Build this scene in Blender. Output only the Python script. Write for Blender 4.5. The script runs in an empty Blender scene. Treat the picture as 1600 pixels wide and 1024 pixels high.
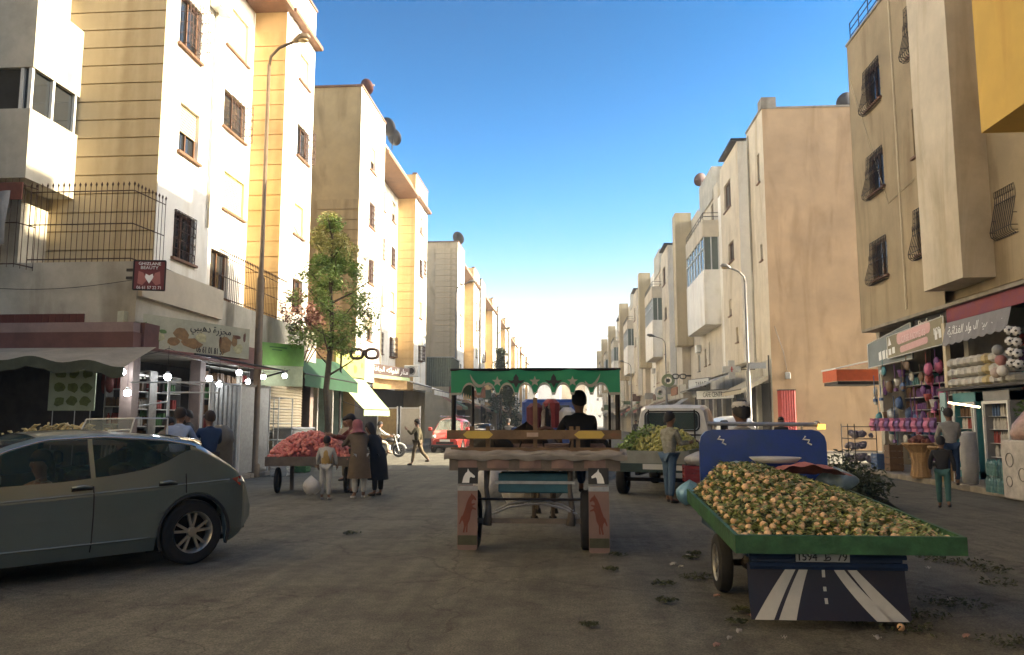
import bpy, math, random
from math import sin, cos, pi, radians as R
from mathutils import Vector, Matrix
rnd = random.Random(7)
SC = bpy.context.scene
COL = SC.collection

# ---------------------------------------------------------------- camera, sky, sun, exposure
cd = bpy.data.cameras.new('camera'); cam = bpy.data.objects.new('camera', cd); COL.objects.link(cam)
cd.sensor_width = 36; cd.lens = 1244 / 1600 * 36; cd.clip_start = .05; cd.clip_end = 3000
cam.location = (0, 0, 1.55)
cam.rotation_euler = (R(90 + 6.785), 0, R(4.11))
SC.camera = cam
W = bpy.data.worlds.new('World'); SC.world = W; W.use_nodes = True
_n = W.node_tree.nodes; _l = W.node_tree.links; _n.clear()
_sky = _n.new('ShaderNodeTexSky'); _sky.sky_type = 'NISHITA'; _sky.sun_disc = False
SUN_EL = 27
_sky.sun_elevation = R(SUN_EL); _sky.sun_rotation = R(90); _sky.air_density = .7; _sky.dust_density = 1; _sky.ozone_density = .4
_bg = _n.new('ShaderNodeBackground'); _bg.inputs['Strength'].default_value = .05
_out = _n.new('ShaderNodeOutputWorld')
_hs = _n.new('ShaderNodeHueSaturation'); _hs.inputs['Saturation'].default_value = 1.22; _hs.inputs['Value'].default_value = .70; _hs.inputs['Hue'].default_value = .468
_l.new(_sky.outputs[0], _hs.inputs['Color']); _gm = _n.new('ShaderNodeGamma'); _gm.inputs['Gamma'].default_value = 2.15; _l.new(_hs.outputs[0], _gm.inputs[0]); _bw = _n.new('ShaderNodeRGBToBW'); _mr = _n.new('ShaderNodeMapRange'); _mr.interpolation_type = 'SMOOTHSTEP'; _mr.inputs['From Min'].default_value = 1.2; _mr.inputs['From Max'].default_value = 8
_mr.inputs['To Max'].default_value = .9
_tn = _n.new('ShaderNodeMix'); _tn.data_type = 'RGBA'; _tn.blend_type = 'MULTIPLY'; _tn.inputs['Factor'].default_value = 1; _tn.inputs['B'].default_value = (1, .97, .9, 1)
_mx = _n.new('ShaderNodeMix'); _mx.data_type = 'RGBA'
_l.new(_gm.outputs[0], _bw.inputs[0]); _l.new(_bw.outputs[0], _mr.inputs['Value']); _l.new(_bw.outputs[0], _tn.inputs['A'])      # the brighter the air, the paler
_l.new(_mr.outputs[0], _mx.inputs['Factor']); _l.new(_gm.outputs[0], _mx.inputs['A']); _l.new(_tn.outputs['Result'], _mx.inputs['B']); _l.new(_mx.outputs['Result'], _bg.inputs[0]); _l.new(_bg.outputs[0], _out.inputs[0])
sd = bpy.data.lights.new('sun', 'SUN'); sun = bpy.data.objects.new('sun', sd); COL.objects.link(sun)
sd.energy = 5; sd.angle = R(.5); sd.color = (1, .84, .6)
sun.location = (40, 0, 40)
sun.rotation_euler = Vector((-cos(R(SUN_EL)), 0, -sin(R(SUN_EL)))).to_track_quat('-Z', 'Y').to_euler()
SC.view_settings.view_transform = 'Standard'; SC.view_settings.look = 'None'
SC.view_settings.exposure = 2.08; SC.view_settings.gamma = 1
SC.view_settings.use_curve_mapping = False

# ---------------------------------------------------------------- mesh helpers
SPLIT = {'pillar','shop_pillar','pier','post','upright','side_window','rear_wall','white_mark','strap','shelf','leg','bay_window_frame','bay_wall','icons','white_squares','pink_field','meat_picture','herb_picture','platter_picture','spice_picture','fruit_picture','dish_picture','face_picture','green_print','coping','eaves','bracket','stand','rack','roof_rail','roof_bar','handrail','crossbar','spring_hanger','white_stripe','end_wall','side_board','corner_post','rail','stem','printed_rings','shaft','mark','wall','frame_post','back_wall'}
class MB:
    def __init__(s): s.v = []; s.f = []; s.mi = []; s.m = 0
    def add(s, vs, fs):
        o = len(s.v); s.v += [tuple(p) for p in vs]
        for q in fs: s.f.append([i + o for i in q]); s.mi.append(s.m)
        return s
    def quad(s, a, b, c, d): return s.add([a, b, c, d], [(0, 1, 2, 3)])
    def box(s, x0, x1, y0, y1, z0, z1):
        return s.add([(x0,y0,z0),(x1,y0,z0),(x1,y1,z0),(x0,y1,z0),(x0,y0,z1),(x1,y0,z1),(x1,y1,z1),(x0,y1,z1)],
            [(0,3,2,1),(4,5,6,7),(0,1,5,4),(1,2,6,5),(2,3,7,6),(3,0,4,7)])
    def bev(s, x0, x1, y0, y1, z0, z1, b=.02):
        # box with chamfered edges
        vs = []
        for z, i in ((z0, b), (z0+b, 0), (z1-b, 0), (z1, b)):
            for (x, y) in ((x0+b,y0),(x1-b,y0),(x1,y0+b),(x1,y1-b),(x1-b,y1),(x0+b,y1),(x0,y1-b),(x0,y0+b)):
                cx, cy = (x0+x1)/2, (y0+y1)/2
                vs.append((x + (i if x < cx else -i), y + (i if y < cy else -i), z))
        fs = [tuple(range(7,-1,-1)), tuple(range(24,32))]
        for k in range(3):
            for j in range(8):
                a = k*8+j; c = k*8+(j+1)%8; fs.append((a, c, c+8, a+8))
        return s.add(vs, fs)
    def obox(s, c, u, v, w):
        # oriented box: centre and three half vectors
        c, u, v, w = Vector(c), Vector(u), Vector(v), Vector(w)
        vs = [c-u-v-w, c+u-v-w, c+u+v-w, c-u+v-w, c-u-v+w, c+u-v+w, c+u+v+w, c-u+v+w]
        return s.add(vs, [(0,3,2,1),(4,5,6,7),(0,1,5,4),(1,2,6,5),(2,3,7,6),(3,0,4,7)])
    def tube(s, pts, r, n=8, closed=False, caps=True):
        pts = [Vector(p) for p in pts]; m = len(pts)
        rs = r if isinstance(r, (list, tuple)) else [r] * m
        o = len(s.v); up = None
        for i, p in enumerate(pts):
            if closed: t = pts[(i+1) % m] - pts[i-1]
            else: t = pts[min(i+1, m-1)] - pts[max(i-1, 0)]
            t.normalize()
            if up is None:
                up = Vector((0,0,1)) if abs(t.z) < .9 else Vector((1,0,0))
            a = t.cross(up); 
            if a.length < 1e-4: a = t.cross(Vector((0,1,0)))
            a.normalize(); b = a.cross(t); up = b.copy()
            for k in range(n):
                q = 2*pi*k/n; s.v.append(tuple(p + rs[i]*(a*cos(q) + b*sin(q))))
        for i in range(m if closed else m-1):
            j = (i+1) % m
            for k in range(n):
                s.f.append([o+i*n+k, o+i*n+(k+1) % n, o+j*n+(k+1) % n, o+j*n+k]); s.mi.append(s.m)
        if caps and not closed:
            s.f.append([o+k for k in range(n-1,-1,-1)]); s.mi.append(s.m)
            s.f.append([o+(m-1)*n+k for k in range(n)]); s.mi.append(s.m)
        return s
    def lathe(s, prof, c=(0,0,0), n=16, axis='z', ang=2*pi):
        o = len(s.v); full = abs(ang - 2*pi) < 1e-6; cnt = n if full else n+1
        for (r, h) in prof:
            for k in range(cnt):
                q = ang*k/n; a, b = r*cos(q), r*sin(q)
                p = (a, b, h) if axis == 'z' else ((h, a, b) if axis == 'x' else (b, h, a))
                s.v.append((c[0]+p[0], c[1]+p[1], c[2]+p[2]))
        for i in range(len(prof)-1):
            for k in range(n):
                k2 = (k+1) % cnt
                s.f.append([o+i*cnt+k, o+i*cnt+k2, o+(i+1)*cnt+k2, o+(i+1)*cnt+k]); s.mi.append(s.m)
        return s
    def ball(s, c, r, n=8, m=6, sq=(1,1,1), jit=0):
        vs = [(c[0], c[1], c[2]-r*sq[2])]
        for i in range(1, m):
            a = pi*i/m
            for k in range(n):
                q = 2*pi*k/n; j = 1 + (rnd.uniform(-jit, jit) if jit else 0)
                vs.append((c[0]+r*sq[0]*j*sin(a)*cos(q), c[1]+r*sq[1]*j*sin(a)*sin(q), c[2]-r*sq[2]*j*cos(a)))
        vs.append((c[0], c[1], c[2]+r*sq[2])); L = len(vs)-1
        fs = [(0, 1+(k+1) % n, 1+k) for k in range(n)]
        for i in range(m-2):
            for k in range(n):
                a = 1+i*n; fs.append((a+k, a+(k+1) % n, a+n+(k+1) % n, a+n+k))
        fs += [(L, 1+(m-2)*n+k, 1+(m-2)*n+(k+1) % n) for k in range(n)]
        return s.add(vs, fs)
    def prism(s, poly, fn, d0, d1):
        # poly: 2D outline (counter-clockwise); fn(a, b, d) -> point
        n = len(poly)
        vs = [fn(a, b, d0) for a, b in poly] + [fn(a, b, d1) for a, b in poly]
        fs = [tuple(range(n-1,-1,-1)), tuple(range(n, 2*n))] + [(i, (i+1) % n, n+(i+1) % n, n+i) for i in range(n)]
        return s.add(vs, fs)
    def grid(s, fn, nu, nv):
        vs = [fn(i/nu, j/nv) for j in range(nv+1) for i in range(nu+1)]
        return s.add(vs, [(j*(nu+1)+i, j*(nu+1)+i+1, (j+1)*(nu+1)+i+1, (j+1)*(nu+1)+i) for j in range(nv) for i in range(nu)])
    def mesh(s, name, mats, smooth=False, off=(0,0,0)):
        me = bpy.data.meshes.new(name)
        me.from_pydata([(a-off[0], b-off[1], c-off[2]) for a, b, c in s.v], [], s.f)
        if not isinstance(mats, (list, tuple)): mats = [mats]
        for m in mats: me.materials.append(m)
        if len(mats) > 1: me.polygons.foreach_set('material_index', s.mi)
        if smooth: me.polygons.foreach_set('use_smooth', [True]*len(s.f))
        me.update(); return me
    def islands(s):
        par = list(range(len(s.v)))
        def fd(a):
            while par[a] != a: par[a] = par[par[a]]; a = par[a]
            return a
        at = {}
        for i, v in enumerate(s.v):
            k = (round(v[0],4), round(v[1],4), round(v[2],4))
            if k in at: par[fd(i)] = fd(at[k])
            else: at[k] = i
        for f in s.f:
            for a in f[1:]: par[fd(a)] = fd(f[0])
        g = {}
        for i, f in enumerate(s.f): g.setdefault(fd(f[0]), []).append(i)
        out = []
        for fs in g.values():
            m = MB(); mp = {}
            for i in fs:
                for a in s.f[i]:
                    if a not in mp: mp[a] = len(m.v); m.v.append(s.v[a])
                m.f.append([mp[a] for a in s.f[i]]); m.mi.append(s.mi[i])
            out.append(m)
        return out
    def build(s, name, mats, parent=None, smooth=False, local=False, label=None):
        if name in SPLIT and parent:
            o = None
            for k in s.islands(): o = k.build1(name, mats, parent, smooth, local, label)
            return o
        return s.build1(name, mats, parent, smooth, local, label)
    def build1(s, name, mats, parent=None, smooth=False, local=False, label=None):
        off = (0,0,0) if local else wloc(parent)
        o = bpy.data.objects.new(name, s.mesh(name, mats, smooth, off)); COL.objects.link(o)
        if parent: o.parent = parent
        if label: o['label'] = label
        return o

def wloc(o):
    v = Vector((0,0,0))
    while o: v = v + o.location; o = o.parent
    return tuple(v)
def tag(o, label=None, cat=None, group=None, kind=None):
    if label: o['label'] = label
    if cat: o['category'] = cat
    if group: o['group'] = group
    if kind: o['kind'] = kind
    return o
def thing(name, label, cat, loc=(0,0,0), rz=0, group=None, rot=None):
    o = bpy.data.objects.new(name, None); COL.objects.link(o); o.empty_display_size = .2
    o.location = loc; o.rotation_euler = rot or (0,0,rz)
    return tag(o, label, cat, group)
def inst(name, me, parent, loc, rz=0, local=False, rot=None, scale=None):
    o = bpy.data.objects.new(name, me); COL.objects.link(o)
    w = (0,0,0) if local else wloc(parent)
    o.location = (loc[0]-w[0], loc[1]-w[1], loc[2]-w[2]); o.rotation_euler = rot or (0,0,rz)
    if scale: o.scale = scale
    if parent: o.parent = parent
    return o
def copy_tree(o, parent=None):
    c = o.copy(); COL.objects.link(c)
    if parent: c.parent = parent
    for ch in list(o.children): copy_tree(ch, c)
    return c
def setsmooth(o, ang=35):
    me = o.data
    me.polygons.foreach_set('use_smooth', [True]*len(me.polygons))
    try: me.set_sharp_from_angle(angle=R(ang))
    except Exception: pass
    return o
class Fr:
    # facade frame: u along the wall to the right as seen from outside, d into the wall, z up
    def __init__(s, x, y, rz): s.x = x; s.y = y; s.rz = rz; s.c = cos(rz); s.s = sin(rz)
    def p(s, u, d, z): return (s.x + u*s.c - d*s.s, s.y + u*s.s + d*s.c, z)
def frL(X): return Fr(X, 0, pi/2)        # wall facing +X: u = world y, d -> -X
def frR(X): return Fr(X, 0, -pi/2)       # wall facing -X: u = -world y, d -> +X
def frF(Y): return Fr(0, Y, 0)           # wall facing the camera: u = world x
def fbox(mb, fr, u0, u1, d0, d1, z0, z1):
    P = fr.p
    return mb.add([P(u0,d0,z0),P(u1,d0,z0),P(u1,d1,z0),P(u0,d1,z0),P(u0,d0,z1),P(u1,d0,z1),P(u1,d1,z1),P(u0,d1,z1)],
        [(0,3,2,1),(4,5,6,7),(0,1,5,4),(1,2,6,5),(2,3,7,6),(3,0,4,7)])
def fwall(mb, fr, u0, u1, z0, z1, holes=(), depth=.2, d=0):
    us = sorted({u0, u1, *[h[0] for h in holes], *[h[1] for h in holes]}); us = [a for a in us if u0 <= a <= u1]
    zs = sorted({z0, z1, *[h[2] for h in holes], *[h[3] for h in holes]}); zs = [a for a in zs if z0 <= a <= z1]
    P = fr.p
    for a, b in zip(us, us[1:]):
        for c, e in zip(zs, zs[1:]):
            mu, mz = (a+b)/2, (c+e)/2
            if any(h[0] < mu < h[1] and h[2] < mz < h[3] for h in holes): continue
            mb.quad(P(a,d,c), P(b,d,c), P(b,d,e), P(a,d,e))
    for (a, b, c, e) in holes:
        D = d + depth
        mb.quad(P(a,d,c), P(a,D,c), P(a,D,e), P(a,d,e)); mb.quad(P(b,D,c), P(b,d,c), P(b,d,e), P(b,D,e))
        mb.quad(P(a,D,c), P(a,d,c), P(b,d,c), P(b,D,c)); mb.quad(P(a,d,e), P(a,D,e), P(b,D,e), P(b,d,e))

# ---------------------------------------------------------------- materials
MATS = {}
def mk(name, col, rough=.7, metal=0, noise=.25, nscale=6, bump=.1, bscale=40, streak=0, alt=None, spec=None, emit=0, alpha=1, trans=0, coat=0):
    if name in MATS: return MATS[name]
    m = bpy.data.materials.new(name); m.use_nodes = True; nt = m.node_tree; N = nt.nodes; L = nt.links
    b = N['Principled BSDF']; b.inputs['Roughness'].default_value = rough; b.inputs['Metallic'].default_value = metal
    tc = N.new('ShaderNodeTexCoord')
    c0 = (*col, 1); c1 = (*(alt or tuple(k*(1-noise) for k in col)), 1)
    ns = N.new('ShaderNodeTexNoise'); ns.inputs['Scale'].default_value = nscale; ns.inputs['Detail'].default_value = 8; ns.inputs['Roughness'].default_value = .65
    L.new(tc.outputs['Object'], ns.inputs['Vector'])
    rp = N.new('ShaderNodeValToRGB'); rp.color_ramp.elements[0].position = .36; rp.color_ramp.elements[1].position = .68
    rp.color_ramp.elements[0].color = c1; rp.color_ramp.elements[1].color = c0
    L.new(ns.outputs['Fac'], rp.inputs['Fac']); last = rp.outputs['Color']
    if streak:
        mp = N.new('ShaderNodeMapping'); mp.inputs['Scale'].default_value = (.9, .9, .16)
        n2 = N.new('ShaderNodeTexNoise'); n2.inputs['Scale'].default_value = 1.1; n2.inputs['Detail'].default_value = 5; n2.inputs['Roughness'].default_value = .55; n2.inputs['Distortion'].default_value = .7
        L.new(tc.outputs['Object'], mp.inputs['Vector']); L.new(mp.outputs[0], n2.inputs['Vector'])
        r2 = N.new('ShaderNodeValToRGB'); r2.color_ramp.elements[0].position = .33; r2.color_ramp.elements[1].position = .5
        k = 1 - streak; r2.color_ramp.elements[0].color = (k, k*.95, k*.86, 1); r2.color_ramp.elements[1].color = (1,1,1,1)
        mx = N.new('ShaderNodeMix'); mx.data_type = 'RGBA'; mx.blend_type = 'MULTIPLY'; mx.inputs['Factor'].default_value = 1
        L.new(n2.outputs['Fac'], r2.inputs['Fac']); L.new(last, mx.inputs['A']); L.new(r2.outputs['Color'], mx.inputs['B']); last = mx.outputs['Result']
    L.new(last, b.inputs['Base Color'])
    if bump:
        nb = N.new('ShaderNodeTexNoise'); nb.inputs['Scale'].default_value = bscale; nb.inputs['Detail'].default_value = 5
        bp = N.new('ShaderNodeBump'); bp.inputs['Strength'].default_value = bump; bp.inputs['Distance'].default_value = .02
        L.new(tc.outputs['Object'], nb.inputs['Vector']); L.new(nb.outputs['Fac'], bp.inputs['Height']); L.new(bp.outputs[0], b.inputs['Normal'])
    if emit:
        b.inputs['Emission Color'].default_value = c0; b.inputs['Emission Strength'].default_value = emit
    if alpha < 1: b.inputs['Alpha'].default_value = alpha
    if trans: b.inputs['Transmission Weight'].default_value = trans
    if coat: b.inputs['Coat Weight'].default_value = coat; b.inputs['Coat Roughness'].default_value = .06
    MATS[name] = m; return m

P_white = mk('plaster_white', (.84,.80,.70), .85, noise=.12, nscale=1.2, streak=.18)
P_cream = mk('plaster_cream', (.52,.42,.25), .85, noise=.14, nscale=1.0, streak=.22)
P_orange = mk('plaster_bounce_orange', (.62,.42,.19), .85, noise=.12, nscale=1.0, streak=.15)  # orange bounce light on the recess walls, put into the base colour
P_tan = mk('plaster_tan', (.36,.28,.165), .9, noise=.28, nscale=.6, streak=.3)
P_grey = mk('plaster_grey', (.50,.35,.16), .9, noise=.22, nscale=.8, streak=.35)
P_dirty = mk('plaster_dirty_white', (.50,.46,.36), .9, noise=.28, nscale=1.4, streak=.45)
P_gold = mk('plaster_gold', (.60,.38,.07), .8, noise=.12, nscale=1.0, streak=.12)
P_pale = mk('plaster_pale', (.60,.52,.38), .9, noise=.2, nscale=1.1, streak=.22)
CONC = mk('concrete', (.30,.26,.20), .9, noise=.35, nscale=2, streak=.3)
BROWN = mk('brown_trim', (.20,.10,.05), .7, noise=.3, nscale=3)
GLASS = mk('window_glass', (.025,.028,.03), .08, noise=.3, bump=0)
WOOD = mk('window_wood', (.16,.075,.03), .6, noise=.35, nscale=8)
SHUT = mk('shutter_beige', (.55,.46,.30), .65, noise=.12, nscale=5)
SHUTG = mk('shutter_yellow_green', (.62,.60,.26), .65, noise=.12, nscale=5)
IRON = mk('black_iron', (.025,.02,.018), .5, metal=.4, noise=.4, nscale=20)
RUST = mk('rusty_iron', (.09,.045,.03), .8, metal=.2, noise=.5, nscale=14)
STEEL = mk('galvanised_steel', (.38,.38,.36), .45, metal=.7, noise=.25, nscale=10)
POLE = mk('lamp_pole_paint', (.17,.12,.07), .55, metal=.3, noise=.3, nscale=4)
ALU = mk('white_aluminium', (.62,.62,.58), .4, metal=.2, noise=.1)
BLACK = mk('black_rubber', (.018,.018,.018), .8, noise=.3, nscale=25)
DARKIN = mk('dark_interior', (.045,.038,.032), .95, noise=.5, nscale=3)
ASPH = mk('asphalt', (.148,.144,.118), .93, noise=.3, nscale=.45, bump=.7, bscale=90, alt=(.106,.103,.084))
def enrich_road(m):
    nt = m.node_tree; N = nt.nodes; L = nt.links; b = N['Principled BSDF']; src = b.inputs['Base Color'].links[0].from_socket
    tc = N.new('ShaderNodeTexCoord')
    def mul(src, fac_socket, lo, hi, p0, p1):
        r = N.new('ShaderNodeValToRGB'); r.color_ramp.elements[0].position = p0; r.color_ramp.elements[1].position = p1
        r.color_ramp.elements[0].color = (*lo, 1); r.color_ramp.elements[1].color = (*hi, 1); L.new(fac_socket, r.inputs['Fac'])
        x = N.new('ShaderNodeMix'); x.data_type = 'RGBA'; x.blend_type = 'MULTIPLY'; x.inputs['Factor'].default_value = 1; L.new(src, x.inputs['A']); L.new(r.outputs[0], x.inputs['B']); return x.outputs['Result']
    def noise(scale, vec=(1,1,1), det=6, rough=.6, dist=0):
        mp = N.new('ShaderNodeMapping'); mp.inputs['Scale'].default_value = vec; L.new(tc.outputs['Object'], mp.inputs['Vector'])
        n = N.new('ShaderNodeTexNoise'); n.inputs['Scale'].default_value = scale; n.inputs['Detail'].default_value = det; n.inputs['Roughness'].default_value = rough; n.inputs['Distortion'].default_value = dist; L.new(mp.outputs[0], n.inputs['Vector']); return n.outputs['Fac']
    c = mul(src, noise(60, det=5, rough=.8), (.45,.45,.45), (1.65,1.6,1.45), .36, .66)            # aggregate
    c = mul(c, noise(2.6, (1.6,.09,1), 5, .6, .5), (.84,.84,.84), (1.08,1.07,1.05), .4, .62)     # tyre lanes along the street
    c = mul(c, noise(1.1, det=9, rough=.7), (.74,.74,.74), (1.08,1.08,1.08), .38, .52)              # stains
    c = mul(c, noise(5, det=8, rough=.75), (.8,.8,.8), (1.1,1.1,1.1), .4, .6)
    v = N.new('ShaderNodeTexVoronoi'); v.feature = 'DISTANCE_TO_EDGE'; v.inputs['Scale'].default_value = .33
    mp = N.new('ShaderNodeMapping'); nn = N.new('ShaderNodeTexNoise'); nn.inputs['Scale'].default_value = 1.4; nn.inputs['Detail'].default_value = 6; L.new(tc.outputs['Object'], nn.inputs['Vector'])
    vm = N.new('ShaderNodeVectorMath'); vm.operation = 'MULTIPLY_ADD'; L.new(nn.outputs['Color'], vm.inputs[0]); vm.inputs[1].default_value = (1.6,1.6,0); L.new(tc.outputs['Object'], vm.inputs[2]); L.new(vm.outputs[0], v.inputs['Vector'])
    c = mul(c, v.outputs['Distance'], (.6,.59,.57), (1,1,1), .001, .008)            # cracks
    L.new(c, b.inputs['Base Color'])
enrich_road(ASPH)
PAVE = mk('pavement_concrete', (.24,.215,.175), .9, noise=.3, nscale=1.2, bump=.3, bscale=30)
SAND = mk('far_ground', (.22,.18,.12), .95, noise=.3, nscale=.2)

# ---------------------------------------------------------------- ground
def struct(mb, name, mat, label=None):
    o = mb.build(name, mat); o['kind'] = 'structure'
    if label: o['label'] = label
    return o
m = MB(); m.quad((-1500,-400,-.02),(1500,-400,-.02),(1500,2500,-.02),(-1500,2500,-.02)); struct(m, 'ground', SAND)
m = MB()
m.grid(lambda a, b: (-8.9 + 17.9*a, -60 + 340*b, .014*sin(a*9+b*60)*sin(b*170)*.5 + .0), 30, 300)
struct(m, 'road', ASPH)
for yy0, yy1, xx0, xx1 in ((30.6, 37.0, -60, -8.905), (56.6, 71.4, -60, -8.905), (29.6, 41.2, 9.005, 70)):
    m = MB(); m.quad((xx0,yy0,-.004),(xx1,yy0,-.004),(xx1,yy1,-.004),(xx0,yy1,-.004)); struct(m, 'side_street', ASPH)
def pavement(x0, x1, y0, y1):
    m = MB(); m.box(x0, x1, y0, y1, -.01, .11); struct(m, 'pavement', PAVE)
for a, b in ((-60, 30.5), (37.1, 56.5), (71.5, 280)):
    pavement(-30, -9.1, a, b)
    n = int((b-max(a, 0))/1.0)
for a, b in ((-60, 29.5), (41.3, 280)): pavement(9.2, 30, a, b)
kb = MB(); kb.bev(-.095, .095, -.49, .49, -.02, .13, .02); kmesh = kb.mesh('kerbstone', CONC)
for x, spans in ((-9.0, ((8, 30.5), (37.1, 56.5), (71.5, 90))), (9.1, ((12, 29.5), (41.3, 60)))):
    kr = thing('kerb', 'row of worn concrete kerbstones along the %s pavement' % ('left' if x < 0 else 'right'), 'kerb', (x, 20, 0))
    for a, b in spans:
        y = a
        while y < b-.5:
            inst('kerbstone', kmesh, kr, (x, y+.5, rnd.uniform(-.01,.01))); y += 1.0
# ---------------------------------------------------------------- windows
WC = {}
def win_meshes(kind, w, h):
    key = (kind, round(w,2), round(h,2))
    if key in WC: return WC[key]
    out = []
    D = .16
    f = MB(); t = .05
    for a, b, c, e in ((-w/2, w/2, 0, t), (-w/2, w/2, h-t, h), (-w/2, -w/2+t, t, h-t), (w/2-t, w/2, t, h-t), (-t/2, t/2, t, h-t)):
        f.box(a, b, D-.05, D+.02, c, e)
    fm = ALU if kind in ('alu', 'glassbox') else WOOD
    out.append(('window', f.mesh('window', fm), None))
    g = MB(); g.box(-w/2+t, w/2-t, D-.005, D+.01, t, h-t); out.append(('pane', g.mesh('pane', GLASS), 0))
    if kind in ('shutter', 'half', 'shutg'):
        s = MB(); z0 = 0 if kind != 'half' else h*.45; z = h
        while z > z0+.01:
            zb = max(z0, z-.075); s.add([(-w/2+.02,.115,zb),(w/2-.02,.115,zb),(w/2-.02,.085,zb+.012),(-w/2+.02,.085,zb+.012),(-w/2+.02,.1,z),(w/2-.02,.1,z)],
                                   [(0,1,2,3),(3,2,5,4)]); z = zb
        out.append(('shutter', s.mesh('shutter', SHUTG if kind == 'shutg' else SHUT), 0))
    sl = MB(); sl.box(-w/2-.1, w/2+.1, -.09, .05, -.07, -.002); out.append(('sill', sl.mesh('sill', BROWN if kind != 'alu' else CONC), 0))
    if kind in ('boxgrille', 'flatgrille'):
        g = MB(); dd = -.28 if kind == 'boxgrille' else -.04; r = .011
        for i in range(8):
            x = -w/2 + w*i/7; g.tube([(x,dd,0),(x,dd,h)], r, 4, caps=False)
        for i in range(6):
            z = h*i/5; g.tube([(-w/2,0,z),(-w/2,dd,z),(w/2,dd,z),(w/2,0,z)], r, 4, caps=False)
        for i in range(6):
            for j in range(4):
                cx = -w/2+w*(i+.5)/6; cz = h*(j+.5)/4
                g.tube([(cx+.07*cos(q), dd, cz+.09*sin(q)) for q in (0,1.05,2.1,3.14,4.2,5.2)], .007, 3, closed=True)
        if kind == 'boxgrille':
            for i in range(6): g.tube([(-w/2+w*i/5,0,0),(-w/2+w*i/5,dd,0)], r, 4, caps=False)
        out.append(('grille', g.mesh('grille', RUST), 1))
    if kind == 'belly':
        g = MB(); n = 11
        def prof(x): return [(x,-.05,h+.05),(x,-.07,h*.75),(x,-.11,h*.45),(x,-.2,h*.2),(x,-.27,.02),(x,-.25,-.1),(x,-.15,-.17),(x,-.02,-.15)]
        for i in range(n):
            g.tube(prof(-w/2-.06 + (w+.12)*i/(n-1)), .011, 5, caps=False)
        for k in (0, 2, 4, 6, 7):
            a = prof(-w/2-.06)[k]; b = prof(w/2+.06)[k]; g.tube([a, b], .012, 4, caps=False)
        for sx in (-1, 1):
            for k in range(5):
                pp = prof(sx*(w/2+.06)); a = pp[k+1]; g.tube([a, (a[0], 0, a[2])], .009, 4, caps=False)
        for i in range(n-1):
            cx = -w/2-.06+(w+.12)*(i+.5)/(n-1)
            for cz, dy in ((h*.9,-.06),(h*.6,-.12)):
                g.tube([(cx+.055*cos(q), dy, cz+.1*sin(q)) for q in (0,1.05,2.1,3.14,4.2,5.2)], .007, 3, closed=True)
        out.append(('grille', g.mesh('grille', IRON), 1))
    WC[key] = out; return out
def place_window(b, fr, u, z, w, h, kind='plain', d=0):
    ms = win_meshes(kind, w, h); root = None
    for nm, me, lvl in ms:
        loc = fr.p(u, d, z)
        if lvl is None: root = inst(nm, me, b, loc, fr.rz)
        elif lvl == 1: inst('window_grille', me, b, loc, fr.rz)
        else:
            o = bpy.data.objects.new(nm, me); COL.objects.link(o); o.parent = root
    return root
PANC = {}
def panels(b, fr, u0, u1, z0, z1, mat, step=.5, d=0):
    # horizontal courses with recessed joints, each a panel of its own
    w = u1-u0; key = (round(w,3), mat.name, step)
    if key not in PANC:
        p = MB(); p.box(-w/2, w/2, -.02, .03, .018, step-.018); PANC[key] = p.mesh('wall_panel', mat)
    z = z0
    while z + step <= z1+.01:
        inst('wall_panel', PANC[key], b, fr.p((u0+u1)/2, d, z), fr.rz); z += step
def seg(b, fr, u0, u1, z0, z1, mat, wins=(), d=0, name='wall'):
    # wins: (u, z, w, h, kind)
    m = MB(); fwall(m, fr, u0, u1, z0, z1, [(w[0]-w[2]/2, w[0]+w[2]/2, w[1], w[1]+w[3]) for w in wins], .2, d)
    o = m.build(name, mat, b)
    for w in wins: place_window(b, fr, w[0], w[1], w[2], w[3], w[4], d)
    return o
def satdish(x, y, z, r, az, col, label, group='satellite dishes on the roofs'):
    t = thing('satellite_dish', label, 'satellite dish', (x, y, z), 0, group)
    m = MB(); m.tube([(0,0,-.1),(0,0,.55)], .03, 6); m.build('mast', IRON, t, local=True)
    d = MB(); d.lathe([(0,0),(r*.4,.03),(r*.75,.1),(r,.2),(r,.215),(r*.7,.12),(0,.02)], n=18)
    o = d.build('reflector', col, t, smooth=True, local=True); o.location = (0,0,.65); o.rotation_euler = (R(62), 0, az)
    a = MB(); a.tube([(0,-r*.9,.15),(0,0,.75)], .012, 4); a.box(-.05,.05,-.05,.05,.7,.8); a = a.build('receiver_arm', IRON, t, local=True); a.location = (0,0,.65); a.rotation_euler = o.rotation_euler
    return t
DISHR = mk('dish_red_brown', (.11,.03,.02), .6, noise=.3); DISHD = mk('dish_dark', (.012,.014,.02), .6, noise=.2)

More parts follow.
